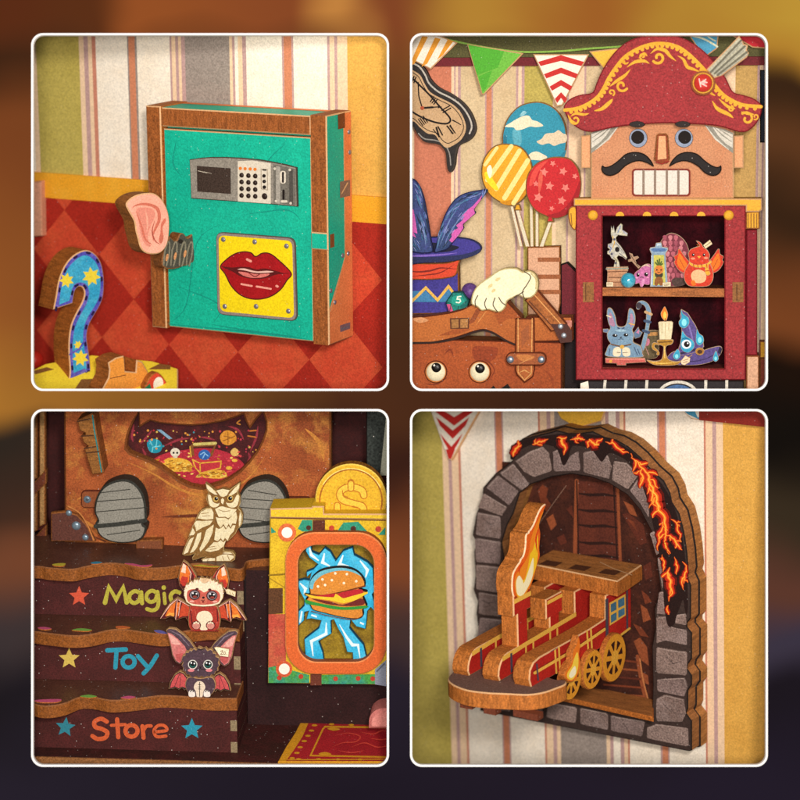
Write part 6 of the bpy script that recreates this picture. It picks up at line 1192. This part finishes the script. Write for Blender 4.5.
# bunting scraps at the top
p0 = FD.hit(400, 25, 'n', .03)
BU = kids('bunting', FD, (p0.x, .03, p0.z), 'row of paper pennants hanging over the stone tunnel: red zigzag, yellow and blue', 'bunting')
p = Part(FD); p.prism(P(58, 7, 176, 7, 108, 128, 100, 126), .06, .05, FW, RIMC)
for i, y in enumerate((12, 40, 74, 108)):
    w2 = 46 - i*11; cx = 114 - i*3
    if i < 3: p.ink(P(cx - w2, y - 4, cx, y + 24, cx + w2, y - 4, cx + w2 - 8, y + 14, cx, y + 42, cx - w2 + 8, y + 14), FR)
    else: p.ink(P(96, 104, 116, 104, 108, 124, 102, 124), FR)
p.done('pennant', BU, label='white pennant with red zigzags')
p = Part(FD); p.prism(P(320, 8, 438, 8, 424, 45, 372, 60, 338, 40), .03, .02, FY, RIMC); p.done('pennant', BU, label='yellow pennant')
p = Part(FD); p.prism(P(577, 8, 655, 8, 652, 40, 640, 44, 612, 40), .05, .04, FW, RIMC)
for q in (P(585, 12, 600, 10, 620, 22, 606, 30), P(620, 9, 650, 9, 636, 12), P(622, 42, 632, 62, 645, 40), P(606, 30, 620, 22, 628, 40)): p.ink(q, FBL) if q[0][1] < 40 else None
p.ink(P(626, 38, 650, 22, 650, 36, 632, 43), FBL); p.done('pennant', BU, label='white pennant with blue patches')

# tunnel mouth: two boards of stonework round a printed tunnel
cT = .36
AR = kids('tunnel', FD, tuple(FD.hit(390, 700, 'n', cT))[0:1] + (.02, FD.hit(390, 700, 'n', cT).z), 'grey stone tunnel arch with glowing lava running down its right side', 'tunnel')
MORT = mat('#3c2d28', grain=.2); 
# front outline (traced), clockwise from the lower left
ao = P(168, 655, 170, 625, 160, 600, 164, 560, 158, 505, 165, 490, 160, 450, 163, 425, 154, 400, 158, 370, 155, 320, 160, 300, 152, 285, 160, 240, 172, 212, 174, 185, 200, 155, 236, 128, 232, 110)
ao += P(240, 92, 258, 82, 300, 72, 330, 64, 355, 70, 378, 70, 405, 66, 430, 78, 455, 84, 480, 98, 505, 120, 530, 148, 555, 170, 568, 195, 572, 215, 588, 240, 598, 280, 604, 320, 607, 360, 604, 372, 612, 390, 612, 460, 604, 470, 604, 478, 614, 490, 614, 545, 606, 556, 604, 566, 614, 580, 614, 600, 606, 612, 606, 650, 602, 660, 614, 676, 614, 738, 608, 740)
ah = P(222, 590, 226, 520, 215, 470, 222, 430, 214, 390, 220, 340, 214, 300, 226, 262, 238, 240, 252, 196, 275, 178, 320, 162, 360, 156, 400, 162, 440, 176, 478, 200, 505, 232, 528, 275, 545, 330, 540, 345, 548, 400, 535, 440, 537, 480, 530, 520, 532, 600, 530, 664, 384, 628)
p = Part(FD)
BK = wood('#a87040', (30, 4, 30))
p.prism(ao, cT, .175, MORT, BK, holes=[ah], rim=INK)
lo2 = Part.clean(p.to2(ao, 'n', cT)); cx = sum(q[0] for q in lo2)/len(lo2); cy = sum(q[1] for q in lo2)/len(lo2)
STN = [mat(h_, grain=.34, blotch=b, bamt=.7, bscale=4.5, bump=.5) for h_, b in (('#86706a', '#64524c'), ('#7a645c', '#94807a'), ('#8f786f', '#6c5850'))]
stones = [(162, 600, 212, 604, 212, 640, 168, 640), (166, 565, 214, 570, 212, 598, 166, 594), (160, 508, 214, 512, 212, 562, 164, 556), (168, 458, 214, 462, 213, 504, 163, 500), (166, 404, 213, 412, 213, 456, 166, 450), (160, 346, 213, 352, 212, 406, 160, 398),
          (158, 290, 212, 298, 211, 346, 160, 340), (163, 236, 212, 246, 212, 292, 160, 284), (176, 196, 226, 226, 214, 244, 164, 226), (181, 184, 206, 158, 250, 192, 230, 222), (209, 154, 238, 134, 258, 158, 272, 178, 256, 190),
          (242, 128, 270, 110, 300, 98, 314, 112, 320, 148, 282, 162, 262, 152), (322, 108, 340, 100, 346, 122, 350, 134, 358, 118, 376, 108, 380, 148, 324, 150), (386, 110, 418, 104, 438, 118, 446, 140, 440, 166, 386, 152),
          (450, 128, 478, 132, 502, 158, 480, 188, 446, 168), (484, 190, 500, 166, 524, 200, 524, 248, 502, 212), (526, 280, 536, 276, 548, 320, 540, 326), (542, 332, 556, 330, 562, 398, 552, 396),
          (546, 404, 560, 402, 565, 452, 540, 450), (540, 456, 566, 454, 572, 478, 604, 484, 604, 516, 560, 506, 540, 512), (540, 520, 604, 530, 604, 580, 540, 575), (542, 588, 600, 584, 606, 605, 598, 625, 542, 612),
          (540, 630, 556, 620, 598, 630, 602, 660, 594, 678, 540, 676), (520, 690, 540, 682, 606, 690, 608, 730, 520, 712), (444, 664, 516, 676, 510, 708, 444, 696), (378, 648, 438, 660, 438, 694, 380, 682), (312, 636, 372, 648, 370, 680, 308, 668), (240, 640, 300, 640, 300, 664, 240, 654), (176, 648, 232, 648, 232, 655, 176, 652), (578, 452, 602, 450, 603, 474, 580, 470)]
PIT = [mat('#4e3e3c', grain=.2), mat('#a8948a', grain=.2), mat('#5c4a48', grain=.2)]
for i, s_ in enumerate(stones):
    q = P(*s_); k = len(q); rr = []
    for j in range(k):                                   # worn corners
        a, b, c = q[j-1], q[j], q[(j+1) % k]
        for t, o in ((.16, a), (.05, a), (.05, c), (.16, c)): rr.append((b[0] + (o[0]-b[0])*t + random.uniform(-.6, .6), b[1] + (o[1]-b[1])*t + random.uniform(-.6, .6)))
    p.k = 0; p.ink(rr, STN[i % 3])
    cxs, cys = sum(a for a, b in q)/k, sum(b for a, b in q)/k
    for t in range(5):                                   # pits and scratches
        x_, y_ = cxs + random.uniform(-14, 14), cys + random.uniform(-12, 12); p.k = 1; p.line([(x_, y_), (x_ + random.uniform(-6, 6), y_ + random.uniform(-4, 4))], random.uniform(.8, 1.8), random.choice(PIT), taper=True)
    lit = [(a + (cxs-a)*.1, b + (cys-b)*.1) for a, b in rr]; p.k = 1; p.line(lit[:max(5, len(lit)//2)], 1.3, PIT[1], taper=True)
CRK = mat('#4a3c3a', grain=.2)
p.k = 4
for q in ((175, 250, 190, 262, 200, 258), (170, 420, 186, 428, 205, 424), (400, 665, 410, 680), (560, 540, 575, 555, 590, 552), (555, 640, 570, 655), (470, 680, 480, 695), (190, 330, 196, 340), (250, 130, 262, 140)):
    p.k = 4; p.line(P(*q), 1.6, CRK, taper=True)
# lava print
LK = mat('#241310', grain=.3); L1 = mat('#c22a14', grain=.1); L2 = mat('#ee6a1c', grain=.06); L3 = mat('#fbc04a', grain=.04)
p.k = 6; p.ink(S(232, 122, 238, 96, 262, 84, 330, 72, 400, 72, 450, 86, 490, 110, 530, 152, 560, 190, 582, 240, 596, 300, 604, 372, 606, 440, 601, 448, 596, 420, 588, 440, 582, 455, 578, 470, 570, 478, 562, 470, 556, 430, 550, 350, 530, 250, 520, 210, 505, 170, 480, 130, 446, 112, 436, 116, 425, 130, 414, 118, 400, 102, 370, 96, 360, 102, 352, 130, 342, 136, 332, 106, 310, 94, 280, 94, 255, 104, 240, 124, n=3), LK)
rl = random.Random(11)
def jitter(q, amp, depth=3):
    for _ in range(depth):
        o = [q[0]]
        for a, b in zip(q, q[1:]):
            d = math.dist(a, b); o += [((a[0]+b[0])/2 + rl.uniform(-1, 1)*amp*d, (a[1]+b[1])/2 + rl.uniform(-1, 1)*amp*d), b]
        q = o
    return q
VEINS = []
def vein(pts, w_, branch=3, amp=.2):
    q = jitter(P(*pts), amp); VEINS.append((q, w_))
    for k in range(branch):
        i = rl.randrange(2, len(q) - 3); a_ = math.atan2(q[i+1][1]-q[i-1][1], q[i+1][0]-q[i-1][0]) + rl.choice((-1, 1))*rl.uniform(.5, 1.1); l_ = w_ * rl.uniform(2.2, 4.0)
        e = (q[i][0] + math.cos(a_)*l_, q[i][1] + math.sin(a_)*l_); VEINS.append((jitter([q[i], e], .25, 2), w_*.55))
vein((486, 112, 505, 140, 525, 172, 541, 210, 555, 242, 560, 285, 567, 325), 7.5, 9); vein((508, 142, 512, 165, 507, 186), 5, 2); vein((526, 176, 531, 205, 524, 228), 5, 2); vein((556, 246, 546, 280, 544, 318), 4, 2); vein((560, 285, 578, 294, 594, 316), 4.5, 3); vein((570, 250, 584, 275, 592, 300), 3, 2)
vein((568, 352, 570, 385, 566, 424), 6.5, 3); vein((565, 432, 567, 452), 3, 0); vein((594, 340, 599, 372, 597, 400), 4, 2); vein((578, 330, 584, 350, 582, 368), 3, 1); vein((552, 325, 556, 345, 553, 362), 3, 1)
vein((238, 120, 243, 103, 256, 94), 5, 1); vein((278, 93, 294, 87, 312, 82), 4, 2); vein((330, 80, 341, 82, 347, 98, 344, 116), 5.5, 2); vein((358, 84, 376, 80, 390, 84), 3.5, 2); vein((398, 82, 410, 94, 420, 95), 6, 2); vein((432, 88, 455, 98, 482, 112), 4, 3)
for k_, (wm, m) in enumerate(((4.2, mat('#5a120a', grain=.2)), (2.7, L1), (1.15, L2), (.36, L3))):
    for i, (q, w_) in enumerate(VEINS): p.k = 10 + 6*k_ + i % 6; p.line(q, w_ * wm, m, taper=True)
p.done('arch_front', AR)
# second, slightly larger board behind
p = Part(FD)
q2 = [(cx + (a-cx)*1.012, cy + (b-cy)*1.008) for a, b in lo2]
p.prism(q2, cT - .18, .165, MORT, wood('#b0783f', (30, 4, 30)), raw=True, rim=INK, holes=[Part.inset(lh, -.03) if Part.area(lh) > 0 else Part.inset(lh, .03) for lh in [Part.clean(p.to2(ah, 'n', cT))]])
p.done('arch_back', AR)
# printed tunnel interior
p = Part(FD); c = .022
DKR = mat('#3a1c14', grain=.25, blotch='#5a2c1c', bamt=.7, bscale=4)
p.prism(P(215, 130, 560, 150, 560, 700, 215, 640), c, .012, DKR, INK, bev=0)
RO = [mat('#7a3a22', grain=.2, blotch='#5a2818', bamt=.6), mat('#8f4a2a', grain=.2), mat('#5c2a1c', grain=.2)]
# plank tunnel vault and sleepers
PK = mat('#5e2c1e', grain=.25, blotch='#45201a', bamt=.7); PK2 = mat('#2c1510', grain=.2)
p.ink(P(372, 170, 460, 176, 468, 340, 366, 330), PK)
for y in (196, 230, 262, 298, 325): p.line(P(370, y, 400, y + 4, 430, y + 3, 466, y + 8), 7, PK2, taper=True)
p.line(P(372, 170, 368, 335), 8, RO[1]); p.line(P(458, 176, 464, 345), 6, RO[1]); p.line(P(372, 170, 376, 335), 3, PK2); p.line(P(450, 180, 457, 335), 3, PK2)
rocks = [(290, 190, 300, 178, 312, 186, 308, 205, 318, 220, 308, 235, 296, 215), (470, 212, 490, 222, 500, 246, 484, 240), (468, 240, 480, 238, 512, 262, 520, 300, 505, 306), (478, 250, 492, 256, 500, 278), (308, 250, 322, 240, 330, 262, 318, 275), (330, 290, 345, 282, 352, 300, 338, 306),
         (508, 400, 522, 412, 530, 425, 516, 430), (506, 430, 520, 440, 528, 462, 512, 468), (512, 350, 528, 340, 532, 372, 516, 380), (490, 470, 508, 478, 524, 500, 506, 496), (492, 508, 505, 500, 520, 520, 524, 560, 508, 548), (350, 230, 362, 222, 366, 250), (300, 205, 290, 232, 300, 240), (505, 570, 522, 580, 524, 600, 508, 592), (250, 240, 262, 225, 275, 240, 262, 262), (240, 300, 256, 290, 262, 320, 246, 330)]
for i, r_ in enumerate(rocks): p.ink(P(*r_), RO[i % 3])
p.line(S(500, 540, 508, 590, 520, 640, closed=False), 8, RO[1]); p.line(S(505, 545, 512, 590, 525, 640, closed=False), 2.5, mat('#c07a48'))
for i in range(6): p.line(P(440 - i*4, 545 + i*18, 500 + i*4, 552 + i*18), 7, RO[i % 3], taper=True)
p.line(S(250, 330, 300, 250, 350, 180, closed=False), 1.2, mat('#8a6a58'))
p.done('tunnel_print', AR)
p = Part(FD); vS = FD.hit(450, 628, 'n', .3).z
p.prism(P(330, 600, 440, 610, 534, 630, 534, 668, 384, 634, 330, 622), vS, .05, wood('#b26f3a', (6, 30, 6)), EDGE, axis='v'); p.done('sill', AR)

# the train: three upright boards along the track, on a round-nosed deck
T(0, 0, 1)
uR = FD.hit(630, 629, 'n', .28).x
vB = FD.hit(531, 687, 'u', uR).z
nF = FD.hit(513, 682, 'v', vB).y
print('TRAIN nF', nF, 'world y', FD.world(uR, nF, vB).y, 'left end', FD.world(uR - 1.3, nF + .3, vB).y)
TR = kids('toy_train', FD, (uR - .4, nF/2 + .3, vB - .165), 'red wooden toy steam train bursting out of the tunnel with flames and yellow wheels', 'train')
TRD = mat('#b8261c', grain=.16, blotch='#98180f', bamt=.5); TY = mat('#eab44a', grain=.1); TX = mat('#4a4650', grain=.15); LW = wood('#be6f2e', (34, 34, 6))
p = Part(FD); T(440, 600, .175)
p.prism(S(45, 452, 52, 432, 75, 408, 105, 386, 300, 340, 480, 380, 640, 448, 700, 455, 722, 462, 715, 482, 660, 505, 590, 528, 500, 540, 380, 535, 270, 530, 160, 516, 90, 492, 55, 470, n=4), vB, .165, mat('#6e5248', grain=.28, speck=.2), LW, axis='v', rim=RIMC)
p.done('deck', TR)
q = FD.hit(170, 590, 'v', vB - .165)
for x, y in P(165, 575, 300, 608, 470, 625, 540, 640):
    g = FD.hit(x, y, 'v', vB - .165); p = Part(FD); p.box(g.x - .07, g.x + .07, g.y - .05, g.y + .06, vB - .23, vB - .164, mat('#6a3420', grain=.2)); p.done('peg', TR)
# plates: traced on the right-hand one, the other two stand beside it
dU = .36; tP = .19
T(400, 400, .475)
low = P(258, 600, 240, 592, 243, 565, 258, 542, 285, 522, 440, 440)     # nose of the right board, front to back
def plate(u, shape, deco):
    p = Part(FD); p.prism(shape, u, tP, TRD, LW, axis='u', rim=RIMC); deco(p); return p.done('train_board', TR)
T(540, 540, .175)
# right board: boiler side plus cab with window
sh = P(-60, 838, -62, 760, -45, 700, -20, 660, 0, 640, 60, 606, 180, 540, 290, 470, 372, 425, 376, 310, 386, 300, 520, 230, 522, 505, 515, 520, 505, 640, 380, 610, 372, 620, 0, 838)
sh = P(-48, 845, -60, 800, -56, 745, -36, 700, 0, 668, 90, 618, 190, 562, 290, 505, 374, 450, 376, 318, 520, 235, 522, 500, 500, 530, 380, 600, 180, 716, 20, 810)
def decoR(p):
    p.line(P(-30, 760, 90, 690, 240, 600, 370, 510), 16, TY); p.line(P(-40, 752, 90, 678, 240, 588, 370, 498), 4, mat('#7a1812'))
    for x, y in ((92, 600), (190, 545), (275, 495)):
        p.line(P(x - 6, y + 25, x + 2, y + 160), 10, TY); p.line(P(x + 16, y + 15, x + 22, y + 140), 10, TY)
    p.line(P(-18, 640 + 70, -10, 800), 9, TX)
    p.ink(P(374, 340, 390, 330, 392, 590, 376, 600), TX); p.ink(P(492, 270, 502, 262, 504, 520, 494, 525), TX)
    p.line(P(378, 600, 440, 560, 512, 505), 12, TY)
    p.ink(P(396, 360, 488, 308, 490, 430, 398, 490), TY); gl = mat('#4f7d96', grain=.1, rough=.3, blotch='#2c4a60', bamt=.8)
    for q in (P(404, 368, 436, 350, 437, 398, 405, 414), P(446, 344, 482, 324, 483, 372, 447, 390), P(405, 430, 437, 412, 438, 455, 406, 474), P(447, 404, 483, 385, 484, 424, 448, 446)): p.ink(q, gl)
    p.line(P(60, 640, 100, 614), 6, TX, taper=True)
rb = plate(uR, sh, decoR)
T(440, 600, .175)
shM = P(355, 470, 346, 430, 356, 375, 380, 325, 425, 290, 640, 175, 800, 80, 840, 250, 820, 300, 700, 330)
p = Part(FD); uM = uR - dU
# middle board: nose, chimney stem, low block, rising to the cab
base = [tuple(a) for a in p.to2(P(505, 690), 'u', uR)]
def rel(n, v): return (n, vB + v)
nB = FD.hit(630, 629, 'u', uR).y; nN = p.to2(P(-60, 800), 'u', uR)[0][0] if False else None
T(540, 540, .175); fr = p.to2(P(-60, 800), 'u', uR)[0][0]; hs = p.to2(P(90, 618), 'u', uR)[0][1] - vB; cabn = p.to2(P(376, 400), 'u', uR)[0][0]; cabh = p.to2(P(376, 318), 'u', uR)[0][1] - vB; bk = p.to2(P(520, 300), 'u', uR)[0][0]
print('front n', fr, 'boiler h', hs, 'cab n', cabn, 'cab h', cabh, 'back', bk)
def board(u, chim):
    p = Part(FD); r = .2
    o = [(fr - .03, vB)] + [(fr - r + r*math.cos(a), vB + hs - r + r*math.sin(a)) for a in [math.pi/2*i/6 for i in range(7)]]
    if chim: o += [(cn + .1, vB + hs), (cn + .1, vB + hs + .34), (cn + .17, vB + hs + .34), (cn + .17, vB + hs + .56), (cn - .17, vB + hs + .56), (cn - .17, vB + hs + .34), (cn - .1, vB + hs + .34), (cn - .1, vB + hs),
                   (dn + .1, vB + hs), (dn + .1, vB + hs + .12), (dn + .17, vB + hs + .12), (dn + .17, vB + hs + .34), (dn - .17, vB + hs + .34), (dn - .17, vB + hs + .12), (dn - .1, vB + hs + .12), (dn - .1, vB + hs)]
    o += [(cabn + .02, vB + hs), (cabn + .02, vB + cabh), (bk, vB + cabh), (bk, vB)]
    p.prism(o, u, tP, TRD, LW, axis='u', raw=True, rim=RIMC)
    p.line([(fr - .08, vB + .22), (fr - .5, vB + .24), (cabn, vB + .26)], .05, TY, raw=True)
    for n in (fr - .55, fr - .7, fr - 1.05, fr - 1.2): p.line([(n, vB + .02), (n, vB + hs - .03)], .035, TY, raw=True)
    p.line([(fr - .25, vB + .03), (fr - .25, vB + hs - .02)], .04, TX, raw=True)
    if chim: p.line([(cn - .17, vB + hs + .5), (cn + .17, vB + hs + .5)], .05, TY, raw=True); p.line([(dn - .16, vB + hs + .3), (dn + .16, vB + hs + .3)], .04, TY, raw=True)
    return p.done('train_board', TR)
T(400, 400, .475); cn = p.to2(P(258, 460), 'u', uM)[0][0]; dn = p.to2(P(325, 440), 'u', uM)[0][0]
board(uM, True); board(uR - 2*dU, False); p.bm.free()
# roof with three slots
T(540, 540, .175)
vR = vB + cabh + .17
p = Part(FD); T(0, 0, 1)
p.prism(P(528, 563, 553, 549.5, 642, 564.5, 617.5, 581), vR, .17, mat('#c47f42', grain=.2, streak=(5, 22, 5), blotch='#b06c34', bamt=.4), LW, axis='v', rim=RIMC)
HO = mat('#5a3420', grain=.25)
for i in range(3):
    uu = uR - tP/2 - i*dU; nn = (cabn + bk)/2
    p.ink([(uu - .1, nn - .08), (uu + .1, nn - .08), (uu + .1, nn + .09), (uu - .1, nn + .09)], HO, raw=True)
p.k = 8; p.line(P(600, 562, 612, 568, 632, 575), .8, RIMC); p.done('roof', TR)
# chimney flame
T(440, 490, .15)
p = Part(FD); fl = S(710, 95, 690, 150, 664, 230, 672, 290, 665, 380, 668, 440, 650, 500, 620, 610, 590, 680, 560, 738, 530, 745, 502, 735, 484, 680, 482, 620, 488, 560, 510, 515, 535, 478, 540, 462, 556, 440, 566, 405, 572, 360, 574, 310, 582, 290, 592, 284, 596, 272, 606, 262, 625, 230, 645, 180, 668, 130, 690, 102, n=3)
p.prism(fl, uM, tP, mat('#e8641c', grain=.1), LW, axis='u', rim=mat('#f0c8a0'))
p.ink(S(690, 140, 660, 230, 655, 330, 655, 430, 630, 560, 590, 660, 555, 728, 520, 725, 497, 640, 505, 570, 540, 520, 590, 430, 605, 330, 640, 230, n=4), mat('#f08a22', grain=.06))
p.ink(S(652, 300, 648, 480, 610, 590, 575, 665, 545, 715, 515, 700, 505, 620, 525, 580, 560, 600, 585, 520, 600, 430, 618, 400, n=4), mat('#f6c426', grain=.05))
p.ink(S(622, 450, 618, 570, 580, 660, 545, 705, 514, 690, 508, 610, 528, 570, 550, 600, 560, 620, 590, 540, n=4), mat('#fbeec0', grain=.03))
p.line(S(660, 250, 640, 330, 650, 420, closed=False), 10, mat('#d8401a'), taper=True); p.line(S(560, 480, 530, 520, 530, 560, closed=False), 9, mat('#d8401a'), taper=True)
p.done('flame', TR)
# wheels and the small flame beside them
T(540, 540, .175)
def wheel(x, y, r):
    u = uR + .06; q = p0_.to2(P(x, y), 'u', u)[0]; p = Part(FD)
    C = [(q[0] + r*math.cos(a), q[1] + r*math.sin(a)) for a in [2*math.pi*i/28 for i in range(28)]]
    p.prism(C, u, .055, mat('#e0962c', grain=.14), EDGE, axis='u', raw=True)
    p.ink([(q[0] + (a-q[0])*.68, q[1] + (b-q[1])*.68) for a, b in C], mat('#3a1a12', grain=.1), raw=True)
    for k in range(4):
        a = math.pi*k/4 + .2; d = (math.cos(a)*r*.76, math.sin(a)*r*.76)
        p.line([(q[0]-d[0], q[1]-d[1]), (q[0]+d[0], q[1]+d[1])], r*.2, mat('#e0962c', grain=.14), raw=True)
    p.ink([(q[0] + (a-q[0])*.3, q[1] + (b-q[1])*.3) for a, b in C], mat('#e8a83c'), raw=True)
    p.done('wheel', TR)
p0_ = Part(FD)
wheel(425, 672, .265); wheel(302, 740, .215); wheel(180, 800, .215)
p0_.bm.free()
T(540, 540, .175)
p = Part(FD); p.prism(S(222, 545, 232, 600, 226, 650, 232, 700, 222, 760, 205, 800, 175, 815, 150, 800, 140, 765, 160, 725, 182, 690, 186, 640, 205, 600, n=4), uR + .16, .07, mat('#ec7a22', grain=.08), EDGE, axis='u')
p.ink(S(214, 640, 220, 700, 210, 760, 185, 798, 158, 790, 156, 760, 182, 720, 194, 680, n=4), mat('#f8d048', grain=.04)); p.ink(S(200, 720, 205, 760, 182, 788, 166, 778, 176, 750, n=4), mat('#fcf0c8', grain=0))
p.done('flame', TR)
